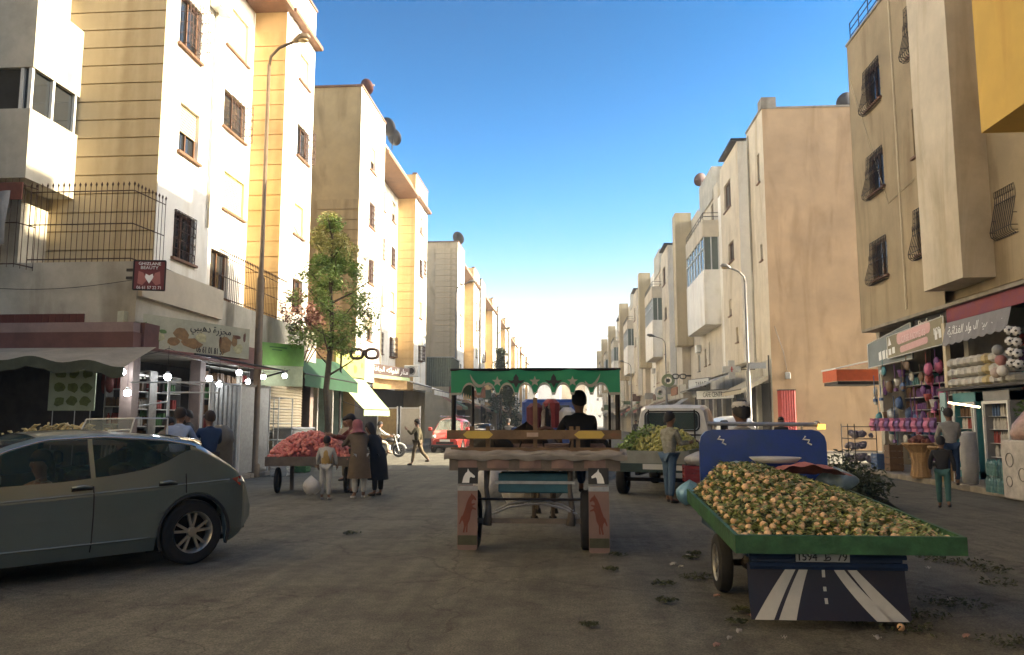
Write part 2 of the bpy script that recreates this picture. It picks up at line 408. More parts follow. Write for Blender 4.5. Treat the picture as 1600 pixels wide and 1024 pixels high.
# ---------------------------------------------------------------- left row
def left_building(label, y0, y1, y2, y3, rng, near=False, ztop=18.2, sh=0, pm=None):
    XO, XI = -10.2, -11.4
    b = thing('apartment_building', label, 'building', (XO-5, y0, 0), 0, 'apartment blocks on the left side of the street')
    pm = pm or P_cream
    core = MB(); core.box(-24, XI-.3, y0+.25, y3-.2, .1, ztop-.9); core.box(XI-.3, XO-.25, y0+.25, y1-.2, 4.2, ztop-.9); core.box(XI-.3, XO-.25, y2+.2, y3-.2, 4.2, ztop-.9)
    core.build('core', DARKIN, b)  # added unseen box inside the thin walls, blocks the sun
    zs = (5.7+sh, 8.65+sh, 11.6+sh, 14.6+sh); kinds = ['plain','half','shutter','boxgrille','flatgrille','shutg']
    f = frL(XO)
    if near:
        wa = [(20.1, 5.8, 1.15, 1.25, 'flatgrille'), (20.1, 8.65, 1.1, 1.35, 'half'), (19.9, 11.5, 1.2, 1.45, 'boxgrille'), (19.9, 14.6, 1.2, 1.4, 'plain')]
    else:
        c = (y0+y1)/2; wa = [(c, z, 1.1, 1.3, rng.choice(kinds)) for z in zs]
    seg(b, f, y0, y1, 3.6 if not near else 4.4, ztop, P_white, wa)
    fi = frL(XI)
    if near:
        wb = [(26.0-.2, 8.6, 1.7, 1.3, 'shutg'), (25.6, 11.35, 1.75, 1.3, 'boxgrille'), (25.6, 14.2, 1.75, 1.5, 'shutter'), (24.9, 5.6, 1.3, 1.5, 'plain')]
    else:
        n = max(2, int((y2-y1)/2.6)); wb = []
        for i in range(n):
            c = y1 + (y2-y1)*(i+.6)/n
            wb += [(c, z, 1.15, 1.3, rng.choice(kinds)) for z in zs]
    seg(b, fi, y1, y2, 3.6, ztop-1.7, P_white, wb)
    c = (y2+y3)/2
    wc = [(c, z, 1.1, 1.15, ('shutg','boxgrille','half','plain')[(i+ (0 if near else rng.randrange(4))) % 4]) for i, z in enumerate(zs)]
    if near: wc = [(29.0, 5.7, 1.1, 1.2, 'plain'), (28.9, 8.55, 1.1, 1.2, 'shutg'), (29.1, 11.6, 1.3, 1.25, 'boxgrille'), (29.0, 14.6, 1.1, 1.1, 'shutter')]
    seg(b, f, y2, y3, 3.6, ztop, P_white, wc)
    # walls facing the camera
    e = frF(y0)
    m = MB(); fwall(m, e, -24, XO, .1 if not near else 4.4, ztop, d=.03); m.build('end_wall', pm, b)
    if near: panels(b, e, -12.98, XO, 5.3, ztop-.2, P_cream, .48)
    else:
        panels(b, e, -12.3, XO-.02, 3.6+(.5 if sh else 0), 12.6 if (rng.random() < .6 or y0 == 37.4) else ztop-.5, pm, .52)
    e2 = frF(y2); m = MB(); fwall(m, e2, XI, XO, 3.6, ztop, d=.03); m.build('side_wall', P_orange, b)
    panels(b, e2, XI, XO, 4.0, ztop-2.2, P_orange, .56)
    m = MB(); m.quad((XO,y1,3.6),(XI,y1,3.6),(XI,y1,ztop),(XO,y1,ztop)); m.quad((XO,y3,.1),(-24,y3,.1),(-24,y3,ztop),(XO,y3,ztop)); m.build('rear_wall', P_cream, b)
    # roof, parapets, eaves
    r = MB(); r.box(-24, XO-.2, y0+.2, y3-.2, ztop-.9, ztop-.75); r.build('roof', CONC, b)
    r = MB(); r.box(XI-.2, XO+.25, y1-.05, y2-.02, ztop-1.7, ztop-1.5); r.box(XO-.15, XO+.3, y2+.1, y3+.1, ztop-1.62, ztop-1.47)
    r.build('eaves', BROWN, b)
    r = MB(); r.box(XI-.15, XI+.25, y1, y2-.03, ztop-1.5, ztop-.4); r.build('parapet', P_white, b)
    r = MB(); r.box(XO-.25, XO+.06, y0-.05, y1+.03, ztop+.003, ztop+.1); r.box(XO-.25, XO+.06, y2-.05, y3+.03, ztop+.003, ztop+.1); r.box(-24, XO-.26, y0-.06, y0+.2, ztop+.003, ztop+.09)
    r.build('coping', BROWN, b)
    # drain pipe and washing/AC pieces
    r = MB(); r.tube([(XI+.09, y1+.4, ztop-2), (XI+.09, y1+.4, 3.8)], .05, 6); r.build('drain_pipe', SHUT, b)
    return b
rg = random.Random(3)
B1 = left_building('near cream apartment block with grooved end wall, beside the tall street lamp', 18.6, 21.5, 27.0, 30.2, rg, near=True)
B2 = left_building('tan-walled apartment block with three dishes on its roof edge, behind the tree', 37.4, 42.5, 51.6, 56, rg, pm=P_grey)
B3 = left_building('apartment block with grey end wall and one dark dish on its corner', 72, 76.5, 84.5, 89.5, rg, pm=mk('plaster_greige', (.66,.50,.30), .9, noise=.2, nscale=.8, streak=.25))
B4 = left_building('narrow apartment block directly behind the one with the grey end wall', 91.6, 96, 106, 111, rg, pm=P_pale)
B5 = left_building('distant apartment block above the green canopy, nearer side of the roadside conifer', 114.5, 118, 127, 131, rg, pm=P_pale)
B6 = left_building('distant cream apartment block with low sunlit end wall past the conifer', 135, 139, 150, 155, rg, ztop=17.6, pm=P_cream)
B7 = left_building('second to last apartment block at the far end of the left row', 158.5, 163, 172, 177, rg, ztop=17.8, pm=P_cream)
B8 = left_building('last apartment block of the left row, far down the street', 180, 184, 194, 199, rg, ztop=17.4, pm=P_pale)
for y, r, c, l in ((39.0,.42,DISHR,'red-brown satellite dish on the left roof corner, nearest of the three on that roof'), (43.9,.55,DISHD,'dark satellite dish, middle of three along the left roof edge'), (45.6,.52,DISHD,'dark satellite dish, farthest of three along the left roof edge'), (73.5,.65,DISHD,'lone dark satellite dish on the corner of the grey-walled left block')):
    satdish(-10.5, y, 17.9 if y > 40 and y < 50 else 18.2, r, R(150), c, l)
# grooved pieces, bay and terrace of the nearest block
gb = thing('apartment_wing', 'left wing with a projecting glazed bay and a walled terrace above the butcher shop', 'building', (-16, 16.8, 0))
m = MB(); m.box(-24, -12.35, 16.8, 18.59, 7.1, 8.75); m.box(-24, -12.35, 16.8, 18.59, 9.75, 11.5); m.box(-24,-12.35,16.8,18.59,12.6,18.2); m.box(-24,-12.75,17.2,18.59,11.5,12.6); m.build('bay_wall', P_dirty, gb)
m = MB(); m.box(-24, -12.45, 16.9, 18.55, 8.755, 9.745); m.build('bay_glass', GLASS, gb)
m = MB()
for x in (-12.42, -12.62, -13.9): m.box(x-.04, x+.04, 16.82, 16.9, 8.755, 9.745)
for y in (17.6, 18.45): m.box(-12.44, -12.37, y-.04, y+.04, 8.755, 9.745)
m.build('bay_window_frame', ALU, gb)
m = MB(); m.box(-24, -12.98, 17.6, 18.59, 5.2, 7.09); m.build('terrace_back_wall', P_dirty, gb)
m = MB(); fwall(m, frF(17.2), -24, -9.79, 3.78, 5.2); m.quad((-24,17.2,5.2),(-9.79,17.2,5.2),(-9.79,18.7,5.2),(-24,18.7,5.2)); m.quad((-9.79,17.2,3.82),(-9.79,18.7,3.82),(-9.79,18.7,5.2),(-9.79,17.2,5.2))
m.box(-9.98, -9.8, 17.21, 30.2, 3.83, 5.0); m.quad((-9.98,18.62,4.45),(-9.98,30.2,4.45),(-11.4,30.2,4.45),(-11.4,18.62,4.45)); m.build('parapet_wall', P_dirty, gb)
m = MB(); fbox(m, frL(-9.8), 17.25, 21.5, -.12, 0, 4.4, 5.22); m.build('overhanging_box', P_pale, gb)
m = MB(); m.box(-24,-9.81,17.4,18.6,3.4,3.77); m.build('terrace_slab', CONC, gb)
TILE = mk('red_glazed_tile', (.12,.03,.022), .4, noise=.3, nscale=4)
tm = MB(); tm.bev(-.08,.08,-.02,.02,0,.2,.006); tme = tm.mesh('tile', TILE)
for i in range(14): inst('tile', tme, gb, (-13.2+i*.165, 17.185, 3.8))
# iron fence around the terrace
def railing(label, pts, z0, z1, step=.13, sp=True, group=None):
    t = thing('iron_railing', label, 'railing', (pts[0][0], pts[0][1], z0), 0, group)
    rl = MB(); L = []
    for a, b in zip(pts, pts[1:]):
        for z in (z0+.08, (z0+z1)/2, z1-.12): rl.tube([(a[0],a[1],z),(b[0],b[1],z)], .014, 4)
        n = max(1, int(math.dist(a, b)/step)); L += [(a[0]+(b[0]-a[0])*i/n, a[1]+(b[1]-a[1])*i/n) for i in range(n+1)]
    rl.build('rail', RUST, t)
    bm_ = MB(); bm_.tube([(0,0,0),(0,0,z1-z0)], .009, 4); 
    if sp: bm_.tube([(0,0,z1-z0-.02),(0,0,z1-z0+.04),(0,0,z1-z0+.1)], [.01,.028,.002], 4)
    me = bm_.mesh('bar', RUST)
    for p in L: inst('bar', me, t, (p[0], p[1], z0))
    return t
railing('rusty spiked railing around the corner terrace above the red beauty sign', [(-12.5,17.25),(-10.0,17.25),(-9.9,18.5)], 5.2, 7.0)
railing('rusty spiked railing on the white parapet behind the butcher sign, beside the lamp pole', [(-9.86,21.6),(-9.86,26.9)], 5.0, 6.4)
railing('iron grille along the terrace at the left edge, hung with grey sheeting', [(-16,16.7),(-12.4,16.7),(-12.3,17.2)], 5.0, 7.05, .16, False)
CLOTH = mk('grey_tarpaulin', (.30,.29,.27), .9, noise=.4, nscale=2.5, bump=.6, bscale=6)
m = MB(); m.grid(lambda a, b: (-16+3.45*a, 16.62-.06*sin(a*34)-.05*sin(a*13+b*4), 5.5+1.0*b+.25*a*b), 40, 8)
tag(m.build('tarpaulin', CLOTH, smooth=True), 'crumpled grey sheeting hung on the terrace grille at the left edge', 'tarpaulin')
m = MB(); m.box(-16, -12.3, 16.66, 16.7, 6.55, 6.95); tag(m.build('sheet', mk('rust_red_sheet', (.18,.06,.035), .8, noise=.4, nscale=5)), 'rust red strip of sheeting above the grey tarpaulin on the terrace', 'sheet')
# dry grass in a planter on top of the bay
pt = thing('planter', 'planter of dry reeds on the ledge of the glazed bay, top left', 'planter', (-12.8, 16.95, 11.5))
m = MB(); m.bev(-13.6, -12.4, 16.82, 17.15, 11.503, 11.7, .02); m.build('pot', BROWN, pt)
g = MB()
for i in range(160):
    x, y = rnd.uniform(-13.5,-12.45), rnd.uniform(16.85,17.1); a = rnd.uniform(-.5,.5); h = rnd.uniform(.2,.6)
    g.tube([(x,y,11.68),(x+a*.2,y-.03,11.68+h*.7),(x+a*.6,y-rnd.uniform(0,.2),11.68+h)], .006, 3, caps=False)
o = g.build('reeds', mk('dry_reed', (.33,.2,.07), .8, noise=.4), pt); o['kind'] = 'stuff'

# ---------------------------------------------------------------- right row
r1 = thing('apartment_building', 'near tan apartment block on the right with curved iron window grilles above the shops', 'building', (14, 22, 0))
f = frR(10.4); U = lambda y: -y
seg(r1, f, -29, -22.6, 4.8, 15.4, P_tan, [(-26.8, 12.3, 1.25, 1.35,'belly'),(-26.9, 9.3, 1.25, 1.3,'belly'),(-27.0, 6.35, 1.25, 1.25,'belly'),(-23.35, 12.6, 1.15, 1.5,'belly'),(-23.4, 9.45, 1.15, 1.5,'shutter'),(-23.5, 6.5, 1.2, 1.3,'belly')])
seg(r1, f, -20.4, 40, 5.2, 18.2, P_pale, [(-19.75, 6.2, .8, 1.6,'belly')], d=.35)
m = MB(); m.box(9.85, 10.9, 20.4, 22.6, 5.15, 18.2); m.build('pilaster', P_pale, r1)
m = MB(); m.box(9.2, 10.75, -5, 17.8, 7.94, 18.4); m.build('gold_bay', P_gold, r1)
m = MB(); m.box(10.4, 24, 28.97, 29, 4.8, 15.4); m.box(10.65, 24, -40, 28.9, 4.9, 15.1); m.build('side_wall', P_tan, r1)
m = MB(); m.box(11.6, 24, -40, 26.6, 15.1, 18.3); m.build('penthouse', mk('penthouse_red_brown', (.26,.12,.08), .85, noise=.3, nscale=1.5), r1)
m = MB(); m.box(10.38, 24, -40, 28.95, 4.7, 4.797); m.build('soffit', CONC, r1)
m = MB(); m.box(10.36, 10.55, 22.62, 29.03, 15.403, 15.5); m.build('coping', CONC, r1)
m = MB()
for z in (15.75, 16.0, 16.25): m.tube([(10.5,22.7,z),(10.5,28.9,z)], .02, 5)
for i in range(8): m.tube([(10.5,22.7+i*.88,15.5),(10.5,22.7+i*.88,16.28)], .02, 5)
m.build('roof_railing', IRON, r1)
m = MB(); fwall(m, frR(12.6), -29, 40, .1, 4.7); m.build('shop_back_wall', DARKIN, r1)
m = MB(); m.box(10.9, 12.6, 28.7, 29, .11, 4.7); m.box(11.0, 12.6, 22.75, 23.0, .11, 4.7); m.box(11,12.6,15.6,15.9,.11,4.7); m.build('shop_pillar', P_dirty, r1)

def right_module(label, y0, X, rng, H=18.2, first=False):
    b = thing('apartment_building', label, 'building', (X+5, y0, 0), 0, 'apartment blocks on the right side of the street')
    kinds = ['plain','half','shutter','flatgrille','alu']
    a1, a2, a3, a4, a5, a6 = y0, y0+3.8, y0+9.2, y0+13, y0+21, y0+27.2
    core = MB(); core.box(X+.25, X+13, y0+.25, a6, .1 if first else 4.9, H-.8); core.build('core', DARKIN, b)  # unseen inner box, added so no sun passes through the wall sheets
    f = frR(X)
    m = MB(); fwall(m, frF(y0), X, X+16, .1, H, d=0); m.build('end_wall', mk('plaster_stained_ochre', (.47,.315,.17), .92, noise=.3, nscale=.35, streak=.25) if first else P_pale, b)
    seg(b, f, -a2, -a1, 4.8, H, P_pale, [(-(a1+1.2), 10.2, .5, .9, 'plain'), (-(a1+1.2), 14.5, .5, 1.6, 'plain')])
    # overhanging tan bay
    xb = X-.55
    m = MB(); m.quad((X,a2,4.9),(xb,a2,4.9),(xb,a2,H-.4),(X,a2,H-.4)); m.quad((xb,a3,4.9),(X,a3,4.9),(X,a3,H-1.8),(xb,a3,H-1.8)); m.quad((xb,a2,4.9),(X+.2,a2,4.9),(X+.2,a3,4.9),(xb,a3,4.9)); m.quad((xb,a2,H-.4),(xb,a3,H-.4),(X+1,a3,H-.4),(X+1,a2,H-.4)); m.build('bay_side', P_white, b)
    seg(b, frR(xb), -a3, -a2, 4.9, H-.4, P_pale, [(-(a2+3.2), 14.6, 2.0, 1.7, 'plain'), (-(a2+2.6), 11.2, 1.6, 1.2, 'plain'), (-(a2+3.4), 8.0, .7, 1.0, 'half'), (-(a2+1.6), 6.2, .6, .9, 'half')])
    m = MB(); m.box(xb-.35, X, a2-.05, a3-1.5, H-.35, H-.22); m.build('roof_canopy', IRON, b)
    # recess, balcony bay
    ws = [(-(a3+1.9), z, .9, 1.2, rng.choice(kinds)) for z in (5.6, 8.6, 11.6, 14.6)]
    seg(b, f, -a4, -a3, 4.6, H-1.2, P_white, ws)
    xc = X-1.1
    m = MB(); m.box(xc, X, a4, a5, 8.2, 12.0); m.build('balcony_box', P_white, b)
    m = MB(); m.box(xc, X, a4, a5, 14.3, 15.5); m.build('balcony_parapet', P_pale, b)
    m = MB(); m.box(xc+.08, X, a4+.08, a5-.05, 12.003, 14.297); m.build('balcony_glass', mk('balcony_glass_green', (.12,.15,.12), .1, noise=.2, bump=0), b)
    m = MB()
    for i in range(7):
        y = a4+.04+i*(a5-a4-.1)/6; m.box(xc+.02, xc+.09, y-.035, y+.035, 12.003, 14.297)
    for i in range(3): m.box(xc+.02+i*.5, xc+.09+i*.5, a4+.01, a4+.08, 12.003, 14.297)
    m.box(xc+.01, xc+.07, a4, a5, 13.5, 13.56); m.build('balcony_frame', ALU, b)
    m = MB()
    for z in (15.75, 16.0): m.tube([(X,a4+.05,z),(xc+.05,a4+.05,z),(xc+.05,a5-.05,z)], .025, 5)
    for i in range(9): m.tube([(xc+.05,a4+.05+i*(a5-a4-.1)/8,15.5),(xc+.05,a4+.05+i*(a5-a4-.1)/8,16.0)], .02, 4)
    m.build('balcony_railing', IRON, b)
    seg(b, f, -a5, -a4, 4.6, H, P_pale, [(-(a4+2.2), 16.0, .9, 1.2, 'plain'), (-(a4+5), 5.8, .45, 1.7, 'plain'), (-(a4+6.7), 5.8, .8, 1.3, 'half')])
    m = MB(); m.box(X-.1, X+4, a4+1.5, a5-1, H-.8, H+1.6); m.build('roof_stairhouse', P_dirty, b)
    # flat part and thin fin
    ws = [(-(a5+1.8), z, 1.0, 1.3, rng.choice(kinds)) for z in (5.6, 8.9, 12.0, 15.0)]
    seg(b, f, -a6, -a5, 4.4, H+.3, P_white if rng.random() < .5 else P_pale, ws)
    m = MB(); m.box(X-1.35, X, a6-2.2, a6-.4, 7.9, H+1.0); m.build('fin', P_cream, b)
    ac = MB(); ac.bev(X-.4, X-.02, a5+.5, a5+1.3, 7.0, 7.6, .03); ac.build('air_conditioner', ALU, b)
    m = MB(); m.tube([(X-.06,a1+3.3,4.9),(X-.06,a1+3.3,H-.3)], .05, 6); m.build('drain_pipe', P_dirty, b)
    m = MB(); m.box(X-.06, X+.2, a1-.02, a2-.01, H+.003, H+.12); m.box(X, X+16, y0-.04, y0+.2, H+.003, H+.1); m.build('coping', CONC, b)
    if first:
        m = MB(); m.box(X-.02, X+.75, y0-.02, y0+.8, H+.1, H+.65); m.build('chimney', CONC, b)
    # shop floor behind: piers, lintel, shutters
    m = MB(); fwall(m, f, -a6, -a1, 3.6, 4.8, d=0); m.build('lintel', P_dirty, b)
    m = MB()
    k = a1
    while k < a6-.5: m.box(X+.02, X+.5, k+.02, k+.4, .11, 3.6); k += 3.4
    m.build('pier', P_dirty, b)
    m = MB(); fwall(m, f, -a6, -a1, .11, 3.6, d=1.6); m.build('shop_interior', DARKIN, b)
    k = a1; 
    while k < a6-.5:
        if rng.random() < .4:
            m = MB(); z = .11
            while z < 3.55:
                m.add([(X+.3,k+.42,z),(X+.3,k+3.38,z),(X+.34,k+3.38,z+.06),(X+.34,k+.42,z+.06),(X+.3,k+.42,z+.12),(X+.3,k+3.38,z+.12)], [(0,3,2,1),(3,4,5,2)]); z += .12
            m.build('roller_shutter', rng.choice([STEEL, SHUT]), b)
        k += 3.4
    return b
rg = random.Random(11)
right_module('apartment block with a tall blank ochre end wall, behind the blue tricycle', 41.8, 10.4, rg, first=True)
right_module('apartment block with a thin projecting fin, second after the blank ochre wall', 69.1, 9.7, rg)
right_module('third apartment block of the right row, past the thin fin', 96.4, 9.1, rg, 18.6)
right_module('fourth apartment block of the right row, with small white balconies', 123.7, 8.7, rg, 18.4)
right_module('fifth apartment block of the right row, far down the street', 151.0, 8.5, rg, 18.8)
right_module('last apartment block of the right row, at the far end beside the green canopy', 178.3, 8.4, rg, 18.6)
satdish(10.7, 63.0, 20.2, .55, R(205), mk('dish_dark_red', (.05,.015,.01), .7), 'red-brown satellite dish high on the right roofs')
satdish(15.1, 42.4, 18.0, .55, R(190), DISHD, 'dark satellite dish behind the top of the blank ochre wall')
# blocks behind the camera and far end (they shade and close the street)
bb = thing('apartment_building', 'cream block just outside the left edge, nearer than the butcher shop', 'building', (-16, -10, 0))
m = MB(); m.box(-26, -13.2, -45, 12, .11, 17); m.build('wall', P_cream, bb)
m = MB(); m.box(-26,-11.5,-45,-40,.11,17); m.build('end_wall', P_cream, bb)
for i, (x0, x1, y, h, l) in enumerate(((-30,-11,262,17,'pale far building on the left at the end of the street'), (-13,-3.5,290,19.5,'far white building with two rooftop boxes, above the middle of the green canopy'), (-3,6,300,17.5,'far white building right of the one with rooftop boxes'), (6.5,22,296,19,'far white building beside the end of the right row'), (-26,-14,330,24,'taller distant white building above the left far end'), (-2,9,345,21,'distant pale building behind the far white ones'))):
    b = thing('far_building', l, 'building', ((x0+x1)/2, y, 0), 0, 'white buildings closing the street')
    ws = []
    for k in range(int((x1-x0)/2.6)):
        for z in range(3, int(h)-2, 3): (rg.random() < .45) and ws.append((x0+1.3+k*2.6, z+.5, .7, .8, rg.choice(('plain','shutter'))))
    seg(b, frF(y), x0, x1, 0, h, P_white if i % 2 else P_pale, ws)
    m = MB(); m.box(x0, x1, y+.25, y+12, 0, h-.1); m.build('core', P_white, b)
    m = MB(); m.box(x0+1.5, x0+4, y+1, y+4, h-.1, h+1.8); m.build('roof_box', P_pale, b)

for i, (pts, par) in enumerate((([(-10.14,21.3,17.8),(-10.14,21.3,7.0)], B1), ([(-10.15,27.4,16),(-10.13,27.5,9),(-10.15,29.8,8.2)], B1), ([(-10.14,42.2,17.6),(-10.14,42.2,4.2)], B2), ([(-10.14,37.8,12),(-10.12,40,11.7),(-10.14,42,12)], B2), ([(-10.12,18.9,5.4),(-10.12,21.4,5.3)], B1))):
    m = MB(); m.tube(pts, .035 if i in (0,2) else .012, 6); m.build('pipe' if i in (0,2) else 'cable', SHUT if i in (0,2) else IRON, par)
for i, (y, z) in enumerate(((38.3,9.7),(53.2,6.7),(20.9,13.4))):
    m = MB(); m.bev(-10.19,-9.85,y,y+.75,z,z+.55,.03); m.build('air_conditioner', ALU, B1 if y < 30 else B2)
m = MB(); m.tube([(10.385,28.8,14),(10.38,26,8.6),(10.385,23,8.9)], .012, 4); m.tube([(10.385,25.1,15.2),(10.385,25.1,5.0)], .035, 6); m.build('cable', SHUT, r1)
# ---------------------------------------------------------------- lettering
def col(name, c, rough=.6, **k): return mk(name, c, rough, noise=k.pop('noise', .12), bump=k.pop('bump', 0), **k)
INK = col('black_print', (.02,.02,.02)); WHT = col('white_print', (.8,.8,.76)); REDP = col('red_print', (.5,.03,.03))
AR = {'م':(0xFEE1,4),'ج':(0xFE9D,4),'ز':(0xFEAF,2),'ر':(0xFEAD,2),'ة':(0xFE93,2),'د':(0xFEA9,2),'ه':(0xFEE9,4),'ي':(0xFEF1,4),'ب':(0xFE8F,4),
      'ع':(0xFEC9,4),'ا':(0xFE8D,2),'ل':(0xFEDD,4),'و':(0xFEED,2),'غ':(0xFECD,4),'ذ':(0xFEAB,2),'ئ':(0xFE89,4),'ف':(0xFED1,4),'ك':(0xFED9,4),'ن':(0xFEE5,4),'ط':(0xFEC1,4)}
def shape(t):
    out = []
    for i, c in enumerate(t):
        if c not in AR: out.append(c); continue
        b, n = AR[c]; pj = i > 0 and t[i-1] in AR and AR[t[i-1]][1] == 4; nj = n == 4 and i+1 < len(t) and t[i+1] in AR
        k = 0
        if pj and nj: k = 3
        elif pj: k = 1
        elif nj: k = 2
        out.append(chr(b+k))
    return ''.join(reversed(out))
TEXTS = []
ORD = ['first','second','third','fourth','fifth','sixth','seventh','eighth','ninth','tenth','eleventh','twelfth','thirteenth','fourteenth','fifteenth','sixteenth','seventeenth','eighteenth','nineteenth','twentieth'] + ['%dth' % k for k in range(21, 60)]
def text(body, mat, parent, M, w, h=None, name='lettering', depth=.004):
    # M: matrix whose x is right, y is up, z towards the reader; text is centred and fitted to the width w
    if any(c in AR for c in body): body = shape(body)
    c = bpy.data.curves.new(name, 'FONT'); c.body = body; c.align_x = 'CENTER'; c.align_y = 'CENTER'; c.extrude = depth; c.resolution_u = 2
    o = bpy.data.objects.new(name, c); COL.objects.link(o); c.materials.append(mat)
    TEXTS.append((o, parent, M, w, h)); return o
def finish_texts():
    bpy.context.view_layer.update(); dg = bpy.context.evaluated_depsgraph_get()
    for o, parent, M, w, h in TEXTS:
        me = bpy.data.meshes.new_from_object(o.evaluated_get(dg)); nm = o.name.split('.')[0]; mt = o.data.materials[0]
        if len(me.vertices) == 0: bpy.data.objects.remove(o); continue
        xs = [v.co.x for v in me.vertices]; ys = [v.co.y for v in me.vertices]
        s = w/(max(xs)-min(xs)); sy = s if h is None else h/(max(ys)-min(ys))
        cx, cy = (max(xs)+min(xs))/2, (max(ys)+min(ys))/2
        for v in me.vertices: v.co = M @ Vector(((v.co.x-cx)*s, (v.co.y-cy)*sy, v.co.z))
        if not me.materials: me.materials.append(mt)
        n = bpy.data.objects.new('lettering', me); COL.objects.link(n); n.parent = parent
        bpy.data.objects.remove(o)
def board(name, label, cat, a, b, z0, z1, mat, th=.06, zr0=None, zr1=None, group=None, frame=None):
    # a sign board from ground point a (left as read) to b (right as read); returns thing and a matrix giver
    a = Vector((a[0], a[1], 0)); b = Vector((b[0], b[1], 0)); u = (b-a); L = u.length; u.normalize(); n = Vector((u.y, -u.x, 0))
    t = thing(name, label, cat, (a.x, a.y, z0), 0, group)
    zr0 = z0 if zr0 is None else zr0; zr1 = z1 if zr1 is None else zr1
    P = lambda s, z, d: tuple(a + u*(s*L) - n*d*1.0 + Vector((0,0,z)))
    m = MB(); vs = [P(0,z0,0),P(1,zr0,0),P(1,zr1,0),P(0,z1,0),P(0,z0,th),P(1,zr0,th),P(1,zr1,th),P(0,z1,th)]
    m.add(vs, [(0,1,2,3),(5,4,7,6),(4,0,3,7),(1,5,6,2),(3,2,6,7),(4,5,1,0)]); m.build('panel', mat, t)
    if frame:
        f = MB()
        for p, q in ((vs[0],vs[1]),(vs[1],vs[2]),(vs[2],vs[3]),(vs[3],vs[0])): f.tube([Vector(p)+n*.006, Vector(q)+n*.006], .018, 4)
        f.build('frame', frame, t)
    def M(s, fz, tilt=True, out=.006):
        z = (z0+(zr0-z0)*s)*(1-fz) + (z1+(zr1-z1)*s)*fz
        up = Vector((0,0,1)); uu = (u*L + Vector((0,0,(zr0+zr1)/2-(z0+z1)/2))).normalized() if tilt else u
        upp = (up - uu*up.dot(uu)).normalized()
        p = a + u*(s*L) + n*out + Vector((0,0,z)) - t.location
        return Matrix(((uu.x,upp.x,n.x,p.x),(uu.y,upp.y,n.y,p.y),(uu.z,upp.z,n.z,p.z),(0,0,0,1)))
    return t, M, L
def flat(name, mat, parent, M, shapes, depth=.004):
    # flat print: list of outlines in sign units (metres)
    m = MB()
    for poly in shapes: m.prism(poly, lambda x, y, d: tuple(M @ Vector((x, y, d))), 0, depth)
    return m.build(name, mat, parent, local=True)
def blob(cx, cy, rx, ry, n=10, j=.25): return [(cx+rx*cos(2*pi*k/n)*(1+rnd.uniform(-j,j)), cy+ry*sin(2*pi*k/n)*(1+rnd.uniform(-j,j))) for k in range(n)]

# butcher sign
SIGNC = col('sign_pale_print', (.44,.43,.30), noise=.25, nscale=3)
t, M, L = board('shop_sign', 'long pale butcher sign with photographed food and Arabic lettering above the red awning', 'sign', (-10.0,17.1), (-8.45,20.45), 3.28, 4.05, SIGNC, .22, 3.2, 4.0)
text('مجزرة دهيبي', INK, t, M(.66,.74), 1.25); text('06 61 01 81 59', INK, t, M(.66,.14), .85, .16)
for nm, c, lst in (('meat_picture', (.30,.17,.06), [(.42,.55,.2,.17),(.5,.3,.3,.13),(.78,.35,.22,.2),(.86,.55,.1,.15),(.36,.28,.2,.1)]),
                   ('herb_picture', (.12,.22,.05), [(.08,.3,.09,.25),(.15,.5,.07,.2),(.2,.25,.2,.05),(.28,.55,.12,.05)]),
                   ('platter_picture', (.55,.52,.28), [(.25,.4,.2,.1),(.58,.5,.16,.12),(.9,.3,.16,.12)]),
                   ('spice_picture', (.16,.06,.03), [(.74,.5,.05,.1),(.95,.72,.04,.12),(.88,.7,.14,.06),(.17,.15,.18,.04)])):
    M0 = M(0,0); flat(nm, col(nm, c, noise=.4, nscale=9), t, M(0,0,True,.008), [blob(s*L, (.0+fz*.75), rx, ry) for s, fz, rx, ry in lst], .002)
# red beauty sign
BR = col('sign_dark_red', (.16,.02,.02), noise=.3, nscale=3)
t, M, L = board('lightbox_sign', 'dark red double-sided beauty salon lightbox on a bracket at the terrace corner', 'sign', (-9.62,16.75), (-9.0,16.95), 4.47, 5.12, BR, .12, 4.47, 5.14, frame=IRON)
text('GHIZLANE', WHT, t, M(.5,.9), .46); text('BEAUTY', WHT, t, M(.5,.76), .36); text('06 61 57 22 71', WHT, t, M(.5,.08), .5, .07)
flat('face_picture', col('pink_print', (.35,.12,.1)), t, M(.5,.4), [[(-.24,-.12),(-.14,-.16),(-.05,-.05),(-.12,.12),(-.22,.16)], [(.24,-.12),(.14,-.16),(.05,-.05),(.12,.12),(.22,.16)]])
flat('flower_picture', WHT, t, M(.5,.4), [[(0,-.12),(.09,.02),(.07,.1),(0,.06),(-.07,.1),(-.09,.02)]])
m = MB(); m.box(-9.85,-9.62,16.85,16.9,4.72,4.78); m.box(-9.85,-9.62,16.85,16.9,4.9,4.96); m.build('bracket', IRON, t)
# green sign and green awning
GRN = col('sign_green', (.16,.36,.06), noise=.3, nscale=2)
t, M, L = board('shop_sign', 'bright green plastic sign right of the tall lamp pole, pale lower half', 'sign', (-9.7,24.5), (-8.85,26.0), 3.35, 4.08, GRN, .1, 3.4, 4.1)
flat('green_print', col('dark_green_print', (.04,.13,.02)), t, M(0,0), [[(.3,.58),(1.0,.56),(1.0,.6),(.3,.62)], [(.4,.5),(.8,.48),(.8,.52),(.4,.53)]])
t2, M2, L2 = board('shop_blind', 'pale green-white fabric blind hanging below the bright green sign', 'blind', (-9.7,24.45), (-8.85,25.95), 2.7, 3.34, mk('pale_green_cloth', (.42,.46,.28), .8, noise=.3, nscale=3), .02, 2.72, 3.39)
DG = mk('dark_green_canvas', (.006,.045,.015), .8, noise=.35, nscale=2)
t = thing('awning', 'dark green canvas awning between the bright green sign and the yellow sign', 'awning', (-9.8,30,3))
